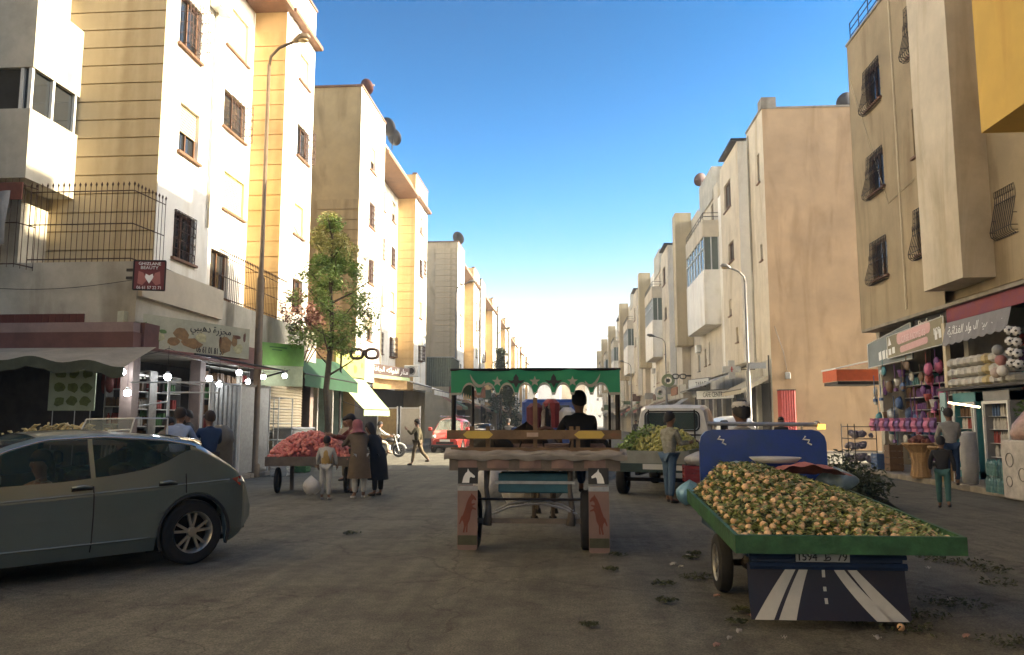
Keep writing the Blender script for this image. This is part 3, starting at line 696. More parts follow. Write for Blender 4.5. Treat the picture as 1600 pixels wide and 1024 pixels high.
m = MB(); m.grid(lambda a, b: (-10.1+.9*b, 27.2+7*a, 4.15-.9*b-.05*sin(a*pi)), 10, 4); m.build('canvas', DG, t)
m = MB(); m.grid(lambda a, b: (-9.2, 27.2+7*a, 3.25-.45*b), 10, 1); m.build('valance', DG, t)
m = MB(); m.tube([(-9.2,27.2,3.24),(-9.2,34.2,3.24)], .025, 5); m.build('frame', IRON, t)
# kiosk in the side street
k = thing('kiosk', 'small open-fronted shop under the dark green awning on the side street', 'shop', (-12,34,0))
m = MB(); m.box(-16,-10.7,30.6,37.2,3.2,4.2); m.build('roof', P_pale, k)
m = MB(); m.box(-16,-15.6,30.6,37.2,.0,3.2); m.box(-15.6,-10.7,36.9,37.2,0,3.2); m.build('wall', mk('wall_faded_teal', (.16,.24,.22), .8, noise=.4, nscale=2), k)
m = MB()
for y in (30.7, 33.4, 35.6): m.box(-10.9,-10.72,y,y+.16,0,3.2)
m.build('post', STEEL, k)
# yellow sign + long green-white awning
YS = col('sign_pale_yellow', (.34,.34,.08), noise=.2, nscale=2)
t, M, L = board('shop_sign', 'pale yellow sunlit sign behind the giant spectacles', 'sign', (-10.55,35.4), (-9.85,37.9), 3.65, 4.75, YS, .12)
flat('fruit_picture', col('olive_print', (.12,.14,.02)), t, M(0,0), [blob(.4,.25,.14,.12), blob(.9,.45,.1,.16), blob(1.7,.4,.16,.2), blob(2.3,.6,.1,.12), blob(1.3,.7,.2,.05)])
t = thing('awning', 'steep pale green awning hanging low in sunlight under the yellow sign', 'awning', (-10.3,36.5,3.6))
PG = mk('pale_green_canvas', (.27,.34,.17), .85, noise=.12, nscale=2)
m = MB(); m.grid(lambda a, b: (-10.5+.6*a+(1.0)*b, 35.3+2.7*a+1.2*b, 3.6-1.45*b-.04*sin(b*pi)), 8, 8); m.build('canvas', PG, t, smooth=True)
m = MB(); m.grid(lambda a, b: (-9.5+.6*a, 36.5+2.7*a, 2.15-.3*b-.012*sin(a*50)), 50, 1); m.build('valance', PG, t)
m = MB(); m.tube([(-10.55,35.3,3.62),(-9.9,38,3.62)], .03, 5); m.tube([(-9.5,36.5,2.15),(-8.9,39.2,2.15)], .02, 5); m.tube([(-10.5,35.3,2.6),(-9.5,36.5,2.15)], .015, 4); m.build('frame', IRON, t)
# giant spectacles on a pole
def spectacles(label, x, y, z, w, mat, left=True, pole=True):
    t = thing('spectacles_sign', label, 'sign', (x, y, 0), 0, 'giant spectacles signs of opticians')
    if pole: m = MB(); m.tube([(x,y,0),(x,y,z+.15)], .045, 8); m.build('pole', IRON, t)
    s = 1
    a = x+.25*w if pole else x
    r = w*.2
    for i, cx in enumerate((a+r, a+r*3.15)):
        m = MB(); out = []; 
        for q in range(20):
            A = 2*pi*q/20; ca, sa = cos(A), sin(A)
            out.append((cx + r*.86*math.copysign(abs(ca)**.75, ca), y, z + r*.66*math.copysign(abs(sa)**.75, sa)))
        m.tube(out, r*(.24 if pole else .2), 6, closed=True); m.build('rim', mat, t)
    m = MB(); m.tube([(a+r*1.75,y,z+r*.3),(a+r*2.1,y,z+r*.42),(a+r*2.4,y,z+r*.3)], r*.2, 6); m.build('bridge', mat, t)
    if pole: m = MB(); m.box(x+.02, a+r*.3, y-.03, y+.03, z+.02, z+r*.6); m.build('temple', BROWN, t)
    else: m = MB(); m.box(a+r*3.9, a+r*5.6, y-.03, y+.03, z-.02, z+r*.4); m.build('temple', IRON, t)
    return t
spectacles('giant brown spectacles sign on a dark pole at the left, before the yellow sign', -9.62, 33, 4.42, 1.5, mk('brown_frame', (.035,.012,.006), .6))
spectacles('giant black spectacles sign projecting from the right row', 7.9, 62, 5.05, 1.3, IRON, pole=False)
# brown dried fruit sign with the dark open garage below
t, M, L = board('shop_sign', 'brown sign with white Arabic lettering over the dark shop opening on the left', 'sign', (-10.3,40.9), (-8.55,42.2), 4.08, 4.62, mk('sign_dark_brown', (.07,.035,.025), .6, noise=.2), .08, 3.9, 4.4)
text('منار الفواكه الجافة', WHT, t, M(.5,.5), 2.0, .36)
t, M, L = board('shop_sign', 'faded orange-beige lower sign beneath the brown Arabic sign', 'sign', (-10.25,41.1), (-8.7,42.3), 3.3, 3.85, mk('sign_beige_print', (.55,.33,.12), .7, noise=.5, nscale=3), .05, 3.3, 3.8)
t = thing('awning', 'scalloped cream valance between the brown sign and the beige sign', 'awning', (-9.5,41.5,3.9))
m = MB(); m.grid(lambda a, b: (-10.3+1.8*a, 40.85+1.3*a-.1*b, 4.05-.15*a-.16*b-.02*abs(sin(a*30))*b), 40, 1); m.build('valance', PG, t)

# ---------------------------------------------------------------- left shop floor of the near block
s1 = thing('shop', 'open-fronted butcher and grill shop with hanging bulbs in the ground floor at the left', 'shop', (-14, 19, 0))
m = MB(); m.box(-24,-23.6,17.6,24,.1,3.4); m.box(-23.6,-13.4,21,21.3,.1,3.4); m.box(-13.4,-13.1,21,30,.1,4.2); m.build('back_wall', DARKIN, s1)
m = MB(); m.box(-24,-9.85,17.3,30.1,3.2,3.4); m.build('ceiling', CONC, s1)
m = MB()
m.box(-10.1,-9.82,17.3,17.6,.11,3.2); m.box(-13.9,-13.6,17.3,17.6,.11,3.2); m.box(-10.1,-9.82,20.6,20.9,.11,3.2); m.box(-10.1,-9.82,24.6,24.9,.11,3.2); m.box(-10.1,-9.82,29.7,30.1,.11,3.2)
m.build('pillar', mk('tile_pink_grey', (.20,.15,.13), .5, noise=.3), s1)
m = MB(); m.box(-24,-9.7,17.0,17.35,3.56,3.78); m.build('ledge', mk('ledge_faded_pink', (.30,.21,.18), .8, noise=.3, nscale=2), s1)
RDF = mk('fascia_red', (.15,.065,.05), .75, noise=.35, nscale=2)
m = MB(); m.box(-24,-9.66,16.95,17.3,3.2,3.555); m.box(-9.7,-9.6,17.3,24.3,3.2,3.8); m.build('fascia', RDF, s1)
# goods inside: shelves of jars, hanging meat, poster
GC = [mk('goods_%s' % n, c, .6, noise=.3, nscale=12) for n, c in (('red',(.3,.05,.04)),('white',(.5,.48,.42)),('blue',(.06,.12,.25)),('yellow',(.45,.33,.06)),('green',(.07,.18,.06)),('brown',(.16,.09,.04)),('pink',(.5,.12,.22)),('purple',(.16,.05,.2)),('teal',(.06,.22,.24)))]
def shelf(label, fr, u0, u1, z0, z1, nsh, d=.35, mats=None, seed=1, cat='shelf', name='shelf_unit', r=.055):
    rr = random.Random(seed); mats = mats or GC
    p = fr.p((u0+u1)/2, 0, z0); t = thing(name, label, cat, p)
    m = MB()
    for i in range(nsh+1):
        z = z0+(z1-z0)*i/nsh; fbox(m, fr, u0, u1, 0, d, z-.012, z+.012)
    m.build('shelf', ALU, t); m = MB()
    fbox(m, fr, u0-.03, u0, 0, d, z0, z1); fbox(m, fr, u1, u1+.03, 0, d, z0, z1); m.build('upright', STEEL, t)
    g = {}
    for i in range(nsh):
        z = z0+(z1-z0)*i/nsh+.015; hmax = (z1-z0)/nsh-.05; u = u0+.05
        while u < u1-.07:
            q = rr.choice(range(len(mats))); n = rr.randint(2,5); h = hmax*rr.uniform(.5,.95)
            for _ in range(n):
                if u > u1-.07: break
                c = fr.p(u, .1, z); mb = g.setdefault(q, MB())
                if rr.random() < .6: mb.lathe([(0,0),(r*.8,0),(r*.85,h*.7),(r*.4,h*.85),(r*.4,h),(0,h)], c, 6)
                else: fbox(mb, fr, u-r*.8, u+r*.8, .03, .2, z, z+h)
                u += r*2
    for q, mb in g.items():
        o = mb.build('packed_goods', mats[q], t); o['kind'] = 'stuff'
    return t
shelf('dim shelves of jars at the back of the grill shop, far left', frF(20.4), -15.5, -11.2, .9, 2.9, 4, seed=5)
shelf('shelves of jars and boxes behind the bulbs, middle of the left shop', frL(-12.9), 20.4, 24.4, .5, 2.9, 5, seed=6)
shelf('shelves of packets in the shop behind the corrugated shutters', frL(-12.9), 25.0, 29.5, .5, 2.9, 5, seed=7)
t, M, L = board('menu_poster', 'pale poster with round dishes printed on it, on a thin stand left of the bulbs', 'poster', (-11.3,16.6), (-10.25,16.6), 1.8, 2.72, mk('poster_green_grey', (.26,.30,.20), .7, noise=.2, nscale=3), .03)
flat('dish_picture', mk('dish_print', (.10,.13,.03), .7, noise=.5, nscale=12), t, M(0,0), [blob(.25+.3*i, .2+.3*j, .12, .11) for i in range(3) for j in range(3)])
m = MB()
for x in (-11.2,-10.7,-10.35): m.tube([(x,16.63,.12),(x,16.63,1.82)], .012, 4)
m.build('stand', STEEL, t)
MEAT = mk('raw_meat', (.22,.05,.035), .5, noise=.5, nscale=8)
for i, (x, y) in enumerate(((-11.3,18.9),(-11.7,19.3),(-12.2,19.0))):
    t = thing('hanging_meat', 'cut of meat on a hook, %s of three inside the grill shop' % ('rightmost','middle','leftmost')[i], 'meat', (x, y, 3.1), 0, 'meat hanging in the grill shop')
    m = MB(); m.lathe([(0,0),(.05,-.08),(.09,-.3),(.12,-.5),(.07,-.7),(0,-.74)], (x,y,3.0), 8); m.build('joint', MEAT, t, smooth=True)
    m = MB(); m.tube([(x,y,3.2),(x,y,2.98)], .008, 4); m.build('hook', STEEL, t)
# bulbs
BULB = mk('bulb_light', (.92,.96,1), .4, noise=0, bump=0, emit=18)
for i, (x, y, z) in enumerate(((-9.9,17.0,2.67),(-8.95,17.2,2.56),(-9.15,19.7,2.66),(-9.2,20.4,2.56),(-9.1,21.4,2.92),(-9.0,22.9,2.88),(-8.9,24.4,3.0),(-9.75,17.0,2.2),(-9.5,23.0,2.75),(-10.6,19.0,2.55))):
    t = thing('light_bulb', ('leftmost lit bulb, hanging by the shop pillar','second lit bulb from the left, before the pillar','lit bulb inside the shop between the two pillars','lit bulb just left of the second pillar','higher lit bulb just right of the second pillar','lit bulb above the corrugated cabinet','rightmost lit bulb, before the green sign','lowest lit bulb, beside the first pillar','small lit bulb behind the cabinet corner','dim far lit bulb deep inside the shop')[i], 'light bulb', (x, y, z), 0, 'lit bulbs along the butcher shop')
    m = MB(); m.lathe([(0,-.075),(.05,-.07),(.075,-.02),(.07,.03),(.03,.06),(0,.06)], n=10); m.build('globe', BULB, t, True, True)
    m = MB(); m.lathe([(.045,.05),(.06,.06),(.03,.12),(0,.12)], n=8); m.build('socket', ALU, t, True, True)
    m = MB(); m.tube([(0,0,.11),(0,0,3.25-z)], .006, 3); m.build('cord', IRON, t, local=True)
# wires between bulbs
m = MB()
for a, b in (((-10,17,3.15),(-8.95,17.2,3.2)),((-8.95,17.2,3.2),(-9.1,21.4,3.1)),((-9.1,21.4,3.1),(-8.8,24.6,3.2)),((-9.8,17.1,4.75),(-13.5,17.1,4.62)),((-9.0,17.1,2.6),(-9.6,20,2.5))):
    a, b = Vector(a), Vector(b); m.tube([a.lerp(b, i/8)-Vector((0,0,.12*sin(pi*i/8))) for i in range(9)], .008, 3)
o = tag(m.build('electric_wire', IRON), 'sagging electric wires strung along the butcher shop front', 'wire')
# red awning with its strut, cream awning
RA = mk('awning_dark_red', (.17,.035,.025), .85, noise=.35, nscale=1.5)
t = thing('awning', 'dark red sloping awning ending in a point beside the lamp pole', 'awning', (-9.2,20,3.2))
m = MB(); m.grid(lambda a, b: (-9.62+b*(1.2-.15*a), 17.35+6.2*a, 3.24-.14*b-.1*sin(a*pi)*b), 14, 5); m.build('canvas', RA, t, smooth=True)
m = MB(); m.tube([(-9.6,22.3,2.6),(-8.5,23.5,3.1)], .03, 6); m.tube([(-8.42,17.35,3.08),(-8.5,23.5,3.08)], .025, 6); m.build('strut', IRON, t)
CA = mk('awning_cream_grey', (.30,.265,.205), .85, noise=.3, nscale=2)
t = thing('awning', 'worn cream awning with a frayed edge across the grill shop at the left', 'awning', (-12,16.5,3))
m = MB(); m.grid(lambda a, b: (-17+7.9*a, 16.93-1.25*b, 3.2-(.42+.1*sin(a*7))*b-.05*sin(a*40)*b), 60, 6); m.build('canvas', CA, t, smooth=True)
m = MB(); m.grid(lambda a, b: (-17+7.9*a, 15.68, 2.78-.1*sin(a*7)-.05*sin(a*40)-(.2+.04*abs(sin(a*60)))*b), 120, 1); m.build('valance', mk('awning_dark_green_edge', (.07,.08,.05), .9, noise=.4, nscale=3), t)
# shutters / corrugated cabinet and shelf frame
def corr(m, x, y0, y1, z0, z1, p=.12, dd=.03, fx=True):
    n = int((y1-y0)/p*2)
    fn = (lambda a, b: (x+dd*(round(a*n) % 2), y0+(y1-y0)*a, z0+(z1-z0)*b)) if fx else (lambda a, b: (y0+(y1-y0)*a, x-dd*(round(a*n) % 2), z0+(z1-z0)*b))
    m.grid(fn, n, 1)
t = thing('metal_cabinet', 'grey corrugated metal cabinet standing below the lamp pole and red awning', 'cabinet', (-9.3,22.5,.1))
m = MB(); corr(m, -9.0, 21.3, 23.4, .15, 2.55); corr(m, 21.3, -9.75, -9.0, .15, 2.55, fx=False); m.build('corrugated_side', STEEL, t)
m = MB(); m.box(-9.78,-8.95,21.26,23.42,2.55,2.6); m.build('top', STEEL, t)
m = MB()
for (x,y) in ((-8.98,21.28),(-9.76,21.28),(-8.98,23.4)): m.box(x-.025,x+.025,y-.025,y+.025,.11,2.62)
m.build('post', ALU, t)
t = thing('rack', 'tall wire rack with white shelves right of the corrugated cabinet', 'rack', (-9.0,24.2,.1))
m = MB()
for (x,y) in ((-8.8,23.7),(-8.8,24.9),(-9.4,23.7),(-9.4,24.9)): m.tube([(x,y,.11),(x,y,2.3)], .02, 5)
m.build('post', ALU, t); m = MB()
for z in (.5,1.0,1.5,1.95,2.28): m.box(-9.4,-8.8,23.7,24.9,z,z+.02)
m.build('shelf', ALU, t)
t = thing('counter', 'white chest counter in front of the striped shutter below the green sign', 'counter', (-9.2,26.2,.1))
m = MB(); m.bev(-9.6,-8.95,25.4,27.6,.12,1.3,.03); m.build('body', mk('freezer_white', (.5,.5,.45), .4, noise=.2), t)
m = MB(); m.bev(-9.64,-8.91,25.36,27.64,1.303,1.38,.02); m.build('lid', ALU, t)
t = thing('roller_shutter', 'slatted pale shutter half hidden behind the counter and green sign', 'shutter', (-9.75,27,0))
sl = MB(); sl.add([(0,0,0),(0,3.6,0),(-.03,3.6,.07),(-.03,0,.07),(0,3.6,.1),(0,0,.1)], [(0,1,2,3),(3,2,4,5)]); sme = sl.mesh('slat', SHUT)
for i in range(27): inst('slat', sme, t, (-9.78, 25.1, .3+i*.1))
rail = thing('barrier', 'tubular metal barrier with hooped ends before the pale green awning', 'barrier', (-7.6,27,.0))
m = MB(); m.tube([(-7.9,27,0),(-7.9,27,1.0),(-7.8,27,1.1),(-6.5,27,1.1),(-6.4,27,1.0),(-6.4,27,0)], .03, 8); m.build('hoop', RUST, rail)
m = MB(); m.tube([(-7.9,27,.6),(-6.4,27,.6)], .02, 6); m.build('crossbar', RUST, rail)
# panels (display frames) standing in the sun
for i, (x, y, m_, l) in enumerate(((-9.75,42.4,mk('panel_ochre', (.33,.22,.08), .7, noise=.3),'tall framed ochre panel, left of the two standing before the dark opening'),(-8.55,42.6,mk('panel_pale', (.45,.40,.30), .7, noise=.15),'tall framed pale panel, right of the two standing before the dark opening'))):
    t = thing('framed_hoarding', l, 'panel', (x, y, .1))
    p = MB(); p.box(x-.5,x+.5,y,y+.05,.35,2.28); p.build('board', m_, t)
    p = MB(); p.box(x-.56,x-.503,y-.02,y+.07,.11,2.4); p.box(x+.503,x+.56,y-.02,y+.07,.11,2.4); p.box(x-.5,x+.5,y-.02,y+.07,2.283,2.34); p.build('frame', ALU, t)
for (y0, y1, x0, z0, l, mt) in ((43.6,49.5,-8.6,3.7,'long grey-white flat awning left of the red van, nearer half',CA),(49.8,56,-8.5,3.6,'long pale awning behind the red van, farther half',P_white)):
    t = thing('awning', l, 'awning', ((x0-10.2)/2,(y0+y1)/2,z0))
    m = MB(); m.grid(lambda a, b: (-10.2+(x0+10.2)*b, y0+(y1-y0)*a, 4.2-(4.2-z0)*b), 6, 3); m.build('canvas', mt, t)
    m = MB(); m.grid(lambda a, b: (x0, y0+(y1-y0)*a, z0-.3*b-.03*abs(sin(a*40))*b), 60, 1); m.build('valance', mt, t)
    m = MB(); m.tube([(x0,y0,z0),(x0,y1,z0)], .03, 5); m.build('frame', IRON, t)
t = thing('metal_shack', 'corrugated grey-green metal hoarding above the shops left of the canopy', 'hoarding', (-9.5,57,4))
m = MB(); corr(m, 57, -10.3, -8.5, 4.1, 6.2, .16, .03, False); corr(m, -8.5, 57, 61, 4.1, 6.2, .16, .03); m.build('corrugated_side', mk('metal_grey_green', (.14,.16,.12), .6, metal=.3, noise=.35), t)
m = MB(); m.box(-10.3,-8.4,56.95,61,6.2,6.26); m.build('top', STEEL, t)
t = thing('air_conditioner', 'white air conditioner with a round fan above the long awning on the left', 'air conditioner', (-9.9,49,4.5))
m = MB(); m.bev(-10.19,-9.3,48.6,49.1,4.35,5.05,.03); m.build('case', ALU, t)
m = MB(); m.lathe([(.24,0),(.27,-.02),(.24,-.03)], (-9.75,48.6,4.7), 16, 'y'); m.lathe([(.0,-.012),(.2,-.012)], (-9.75,48.6,4.7), 12, 'y'); m.build('fan_grille', IRON, t)
# ---------------------------------------------------------------- generic little awnings and signs farther down both rows
rg = random.Random(21)
AWC = [('faded red',mk('aw_red', (.26,.06,.04), .8)),('brown',mk('aw_brown', (.17,.09,.05), .8)),('cream',mk('aw_cream', (.48,.42,.3), .8)),('pale grey',mk('aw_grey', (.35,.34,.3), .8)),('dull green',mk('aw_green', (.10,.17,.08), .8)),('rust-coloured',mk('aw_rust', (.30,.12,.05), .8)),('white',mk('aw_white', (.6,.57,.5), .8))]
def far_awnings(side, y, yend, xw):
    n = -1
    while y < yend:
        n += 1; L = rg.uniform(3,6); nm, mt = rg.choice(AWC); out = rg.uniform(1.0,1.9); zt = rg.uniform(3.5,4.0); zb = zt-rg.uniform(.4,.9)
        x0 = xw(y); x1 = x0 + (out if side == 'left' else -out)
        t = thing('awning', '%s distant shop awning, %s from the near end of the %s row' % (nm, ORD[n], side), 'awning', (x0, y, zt), 0, '%s awnings along the %s row' % (nm, side))
        m = MB(); m.grid(lambda a, b: (x0+(x1-x0)*b, y+L*a, zt+(zb-zt)*b), 4, 2); m.build('canvas', mt, t)
        m = MB(); m.grid(lambda a, b: (x1, y+L*a, zb-.25*b-.04*abs(sin(a*25))*b), 24, 1); m.build('valance', mt, t)
        if rg.random() < .6:
            c2 = rg.choice(AWC)[1]
            s = thing('shop_sign', 'small sign board over the %s distant awning of the %s row' % (ORD[n], side), 'sign', (x0, y+.5, 4), 0, 'distant shop signs of the %s row' % side)
            m = MB(); xs = x0+(.12 if side == 'left' else -.12); m.box(min(xs,x0), max(xs,x0), y+.4, y+L-.6, 4.02, 4.7); m.build('panel', c2, s)
        if rg.random() < .35:
            s = thing('blade_sign', 'small projecting sign past the %s distant awning of the %s row' % (ORD[n], side), 'sign', (x0, y+L, 4), 0, 'projecting signs of the %s row' % side)
            m = MB(); xs = x0+(1.0 if side == 'left' else -1.0); m.box(min(xs,x0), max(xs,x0), y+L-.1, y+L, 4.2, 4.2+rg.uniform(.5,1.2)); m.build('panel', rg.choice(AWC)[1], s)
        y += L + rg.uniform(.4, 1.5)
far_awnings('left', 62, 196, lambda y: -10.2)
far_awnings('right', 66, 200, lambda y: 9.7 if y < 96 else (9.1 if y < 123 else 8.6))

# ---------------------------------------------------------------- right shops near R2
t = thing('awning', 'cream scalloped awning beside the red metal container, on the right', 'awning', (9.5,44,3.5))
m = MB(); m.grid(lambda a, b: (10.35-1.5*b, 42+5.2*a, 4.0-.75*b), 6, 3); m.build('canvas', AWC[2][1], t)
m = MB(); m.grid(lambda a, b: (8.85+1.5*a*0, 42+5.2*a, 3.25-(.2+.05*abs(sin(a*40)))*b), 70, 1); m.grid(lambda a, b: (8.85+1.5*a, 42, 3.25+.75*a-(.2+.04*abs(sin(a*20)))*b), 24, 1); m.build('valance', AWC[2][1], t)
m = MB(); m.tube([(10.3,42,5.0),(10.3,42,.1)], .04, 6); m.tube([(8.85,42,3.25),(8.85,47.2,3.25)], .03, 5); m.build('frame', IRON, t)
t = thing('awning', 'broad pale grey awning over the cafe, left of the pharmacy cross', 'awning', (9,52,4))
m = MB(); m.grid(lambda a, b: (9.8-2.0*b, 48+9*a, 4.5-.85*b), 6, 3); m.build('canvas', AWC[3][1], t); m = MB(); m.tube([(7.8,48,3.65),(7.8,57,3.65)], .04, 5); m.build('frame', IRON, t)
t, M, L = board('shop_sign', 'white cafe sign with dark capitals under the broad pale awning', 'sign', (7.9,50.5), (9.7,47.9), 2.95, 3.5, col('sign_white', (.6,.6,.55)), .08, 2.95, 3.5, frame=IRON)
text('CAFE CENTRAL', INK, t, M(.5,.5), 2.0, .3)
t = thing('pharmacy_cross', 'grey-white pharmacy cross with a small red mark on the right row', 'sign', (8.9,45.5,4.5))
m = MB(); cx, cz, a, w = 9.1, 4.5, .5, .17
m.prism([(cx-w,cz-a),(cx+w,cz-a),(cx+w,cz-w),(cx+a,cz-w),(cx+a,cz+w),(cx+w,cz+w),(cx+w,cz+a),(cx-w,cz+a),(cx-w,cz+w),(cx-a,cz+w),(cx-a,cz-w),(cx-w,cz-w)], lambda x, z, d: (x, 45.5-d, z), -.1, .1); m.build('cross', mk('cross_grey', (.5,.5,.46), .5, noise=.2), t)
m = MB(); m.box(cx-.03,cx+.03,45.38,45.397,cz-.15,cz+.15); m.box(cx-.08,cx+.08,45.36,45.378,cz-.02,cz+.03); m.build('mark', REDP, t)
m = MB(); m.tube([(9.6,45.5,4.5),(10.4,45.5,4.5)], .03, 5); m.build('bracket', IRON, t)
t, M, L = board('street_sign', 'grey strip sign on the right lamp post next to the pharmacy cross', 'sign', (8.95,40.3), (9.75,40.3), 4.2, 4.5, mk('sign_grey', (.25,.25,.24), .6, noise=.2), .05)
t, M, L = board('shop_sign', 'white sign board with dark lettering above the cafe awning', 'sign', (8.35,56.8), (9.25,53.6), 3.7, 4.5, col('sign_white2', (.55,.55,.5)), .1, frame=IRON)
text('TABAC', INK, t, M(.6,.5), 1.6, .4)
for (x, y, z, r, l, mt) in ((8.2,67,5.0,.55,'round green-rimmed tyre sign on the right row',mk('ring_green', (.2,.24,.1), .6)),(7.4,66,4.0,.45,'round white ring sign below the green-rimmed one',AWC[6][1])):
    t = thing('round_sign', l, 'sign', (x, y, z)); m = MB(); m.lathe([(r*.55,-.06),(r,-.06),(r,.06),(r*.55,.06),(r*.55,-.06)], (x,y,z), 20, 'y'); m.build('ring', mt, t)
    m = MB(); m.lathe([(0,-.02),(r*.3,-.05),(r*.3,.03),(0,.03)], (x,y,z), 12, 'y'); m.build('hub', IRON, t)
t = thing('metal_container', 'narrow red corrugated container against the blank ochre wall', 'container', (10.9,41.3,.0))
m = MB(); corr(m, 41.3, 10.65, 11.4, .05, 3.15, .12, .03, False); corr(m, 10.65, 41.27, 41.75, .05, 3.15, .12, -.03); m.build('corrugated_side', mk('container_red', (.42,.035,.02), .6, noise=.25), t)
m = MB(); m.box(10.6,11.42,41.22,41.76,3.153,3.2); m.build('lid', IRON, t)
t = thing('electric_meter', 'small grey meter box with a cable on the blank ochre wall', 'meter box', (11.2,41.7,3.8))
m = MB(); m.bev(11.05,11.3,41.66,41.79,3.75,4.1,.02); m.build('case', STEEL, t); m = MB(); m.tube([(11.17,41.76,4.1),(11.0,41.76,5.2),(10.6,41.76,6.5)], .012, 4); m.build('cable', IRON, t)
t = thing('awning', 'orange-red folded awning with a white rim at the corner of the right shops', 'awning', (10.4,29.8,3.3))
m = MB(); m.grid(lambda a, b: (9.75+1.6*a, 29.9-.8*b*0-.0, 3.05+.42*b+.0*a), 4, 2); m.grid(lambda a, b: (9.75, 29.9+1.6*a, 3.05+.42*b), 4, 2); m.grid(lambda a, b: (9.75+1.6*a, 29.9+1.6*b, 3.47+.35*a), 4, 2); m.build('canvas', mk('awning_orange_red', (.50,.09,.02), .7, noise=.2), t)
m = MB(); m.tube([(11.3,29.88,3.85),(9.73,29.88,3.5),(9.73,31.5,3.5)], .035, 6); m.build('rim', ALU, t)
m = MB(); m.box(9.8,11.4,29.95,31.5,2.92,3.04); m.build('frame', IRON, t)

# ---------------------------------------------------------------- the right hand shops
X = 10.55
t, M, L = board('shop_sign', 'grey-blue household shop sign with small windowed squares, left end of the right shops', 'sign', (X,28.9), (X-.0,25.3), 3.45, 4.28, mk('sign_grey_blue', (.16,.19,.19), .6, noise=.25, nscale=2), .06, 3.5, 4.62, frame=ALU)
text('Essence', WHT, t, M(.72,.72), 1.3, .22); flat('white_squares', WHT, t, M(0,0), [[(1.0+i*.32,.12),(1.22+i*.32,.13),(1.22+i*.32,.42),(1.0+i*.32,.4)] for i in range(3)])
t, M, L = board('shop_sign', 'khaki sign with a long pink rounded field, middle of the right shops', 'sign', (X-.1,26.9), (X-.1,22.9), 3.62, 4.33, mk('sign_khaki', (.22,.19,.10), .6, noise=.25, nscale=2), .06, 3.72, 4.5, frame=ALU)
PK = col('sign_pink', (.62,.36,.34), noise=.1)
def rrect(x0, x1, y0, y1, r):
    out = []
    for cx, cy, a0 in ((x1-r,y0+r,-90),(x1-r,y1-r,0),(x0+r,y1-r,90),(x0+r,y0+r,180)):
        out += [(cx+r*cos(R(a0+k*30)), cy+r*sin(R(a0+k*30))) for k in range(4)]
    return out
flat('pink_field', PK, t, M(0,0), [[(x, y+.03*x) for x, y in rrect(.8,3.2,.32,.68,.15)], [(x, y+.03*x) for x, y in rrect(1.0,3.0,.04,.24,.1)]])
text('CASE HOME 03', col('rose_print', (.7,.5,.5)), t, M(.5,.66,out=.012), 1.7, .2); text('MOD', WHT, t, M(.9,.55,out=.012), .4, .2)
flat('icons', WHT, t, M(0,0), [[(.1,.1),(.3,.1),(.3,.3),(.1,.3)],[(.4,.12),(.6,.12),(.6,.32),(.4,.32)],[(3.45,.15),(3.6,.15),(3.6,.4),(3.45,.4)],[(3.7,.17),(3.85,.17),(3.85,.42),(3.7,.42)],[(.1,.4),(.35,.42),(.2,.7)]])
t, M, L = board('shop_sign', 'black perfume shop sign partly hidden above the khaki one', 'sign', (X+.1,25.2), (X+.1,23.0), 4.3, 4.68, INK, .04)
text('Parfumerie', WHT, t, M(.5,.55), 1.7, .24)
t = thing('shop_sign', 'grey scalloped grocery banner with white Arabic lettering at the right edge', 'sign', (X-.1,21,3.8))
m = MB(); m.grid(lambda a, b: (X-.1-.15*b, 22.75-3.3*a, 4.28-(.62+.05*abs(sin(a*26))-.1*a)*b), 80, 2); m.build('banner', mk('banner_grey', (.20,.19,.19), .7, noise=.15), t)
text('بيع جميع المواد الغذائية', WHT, t, Matrix(((0,.23,-.97,-.075),(-1,0,0,21.15-21),(0,.97,.23,.17),(0,0,0,1))), 2.8, .38)
t = thing('fascia_board', 'purple and maroon fascia strip above the grocery banner', 'fascia', (X,21,4.4))
m = MB(); m.box(X-.05,X,18,22.8,4.3,4.69); m.build('panel', mk('fascia_purple', (.14,.02,.07), .7, noise=.5, nscale=1.5, alt=(.20,.03,.02)), t)
m = MB(); m.box(X-.12,X+.0,22.83,23.0,2.5,4.3); tag(m.build('post', SHUT), 'pale narrow post between the household shop and the grocery', 'post')
# grocery: ledge, bedding packs, balls, fridges
t = thing('ledge', 'dark ledge carrying bedding packs above the drink fridges', 'ledge', (10.7,20.8,2.45))
m = MB(); m.box(10.2,11.0,17,23,2.4,2.47); m.build('board', IRON, t); 
PKG = mk('bedding_white', (.52,.50,.44), .8, noise=.25, nscale=8)
for i in range(9):
    for j in range(3):
        y = 22.6-i*.36; 
        if i > 6 and j == 2: continue
        o = MB(); o.bev(10.3,10.8,y-.33,y,2.475+j*.27,2.72+j*.27,.07); o = o.build('bedding_pack', [PKG,PKG,mk('bedding_cream', (.5,.4,.2), .8, noise=.3)][0 if i < 5 else 2 if i == 5 else 1], smooth=False)
        tag(o, '%s bedding pack, %s from the left in the %s layer on the ledge' % ('cream' if i == 5 else 'white', ORD[i], ('bottom','middle','top')[j]), 'bedding', 'bedding packs on the ledge')
BALL = mk('ball_white', (.62,.6,.56), .5, noise=.05)
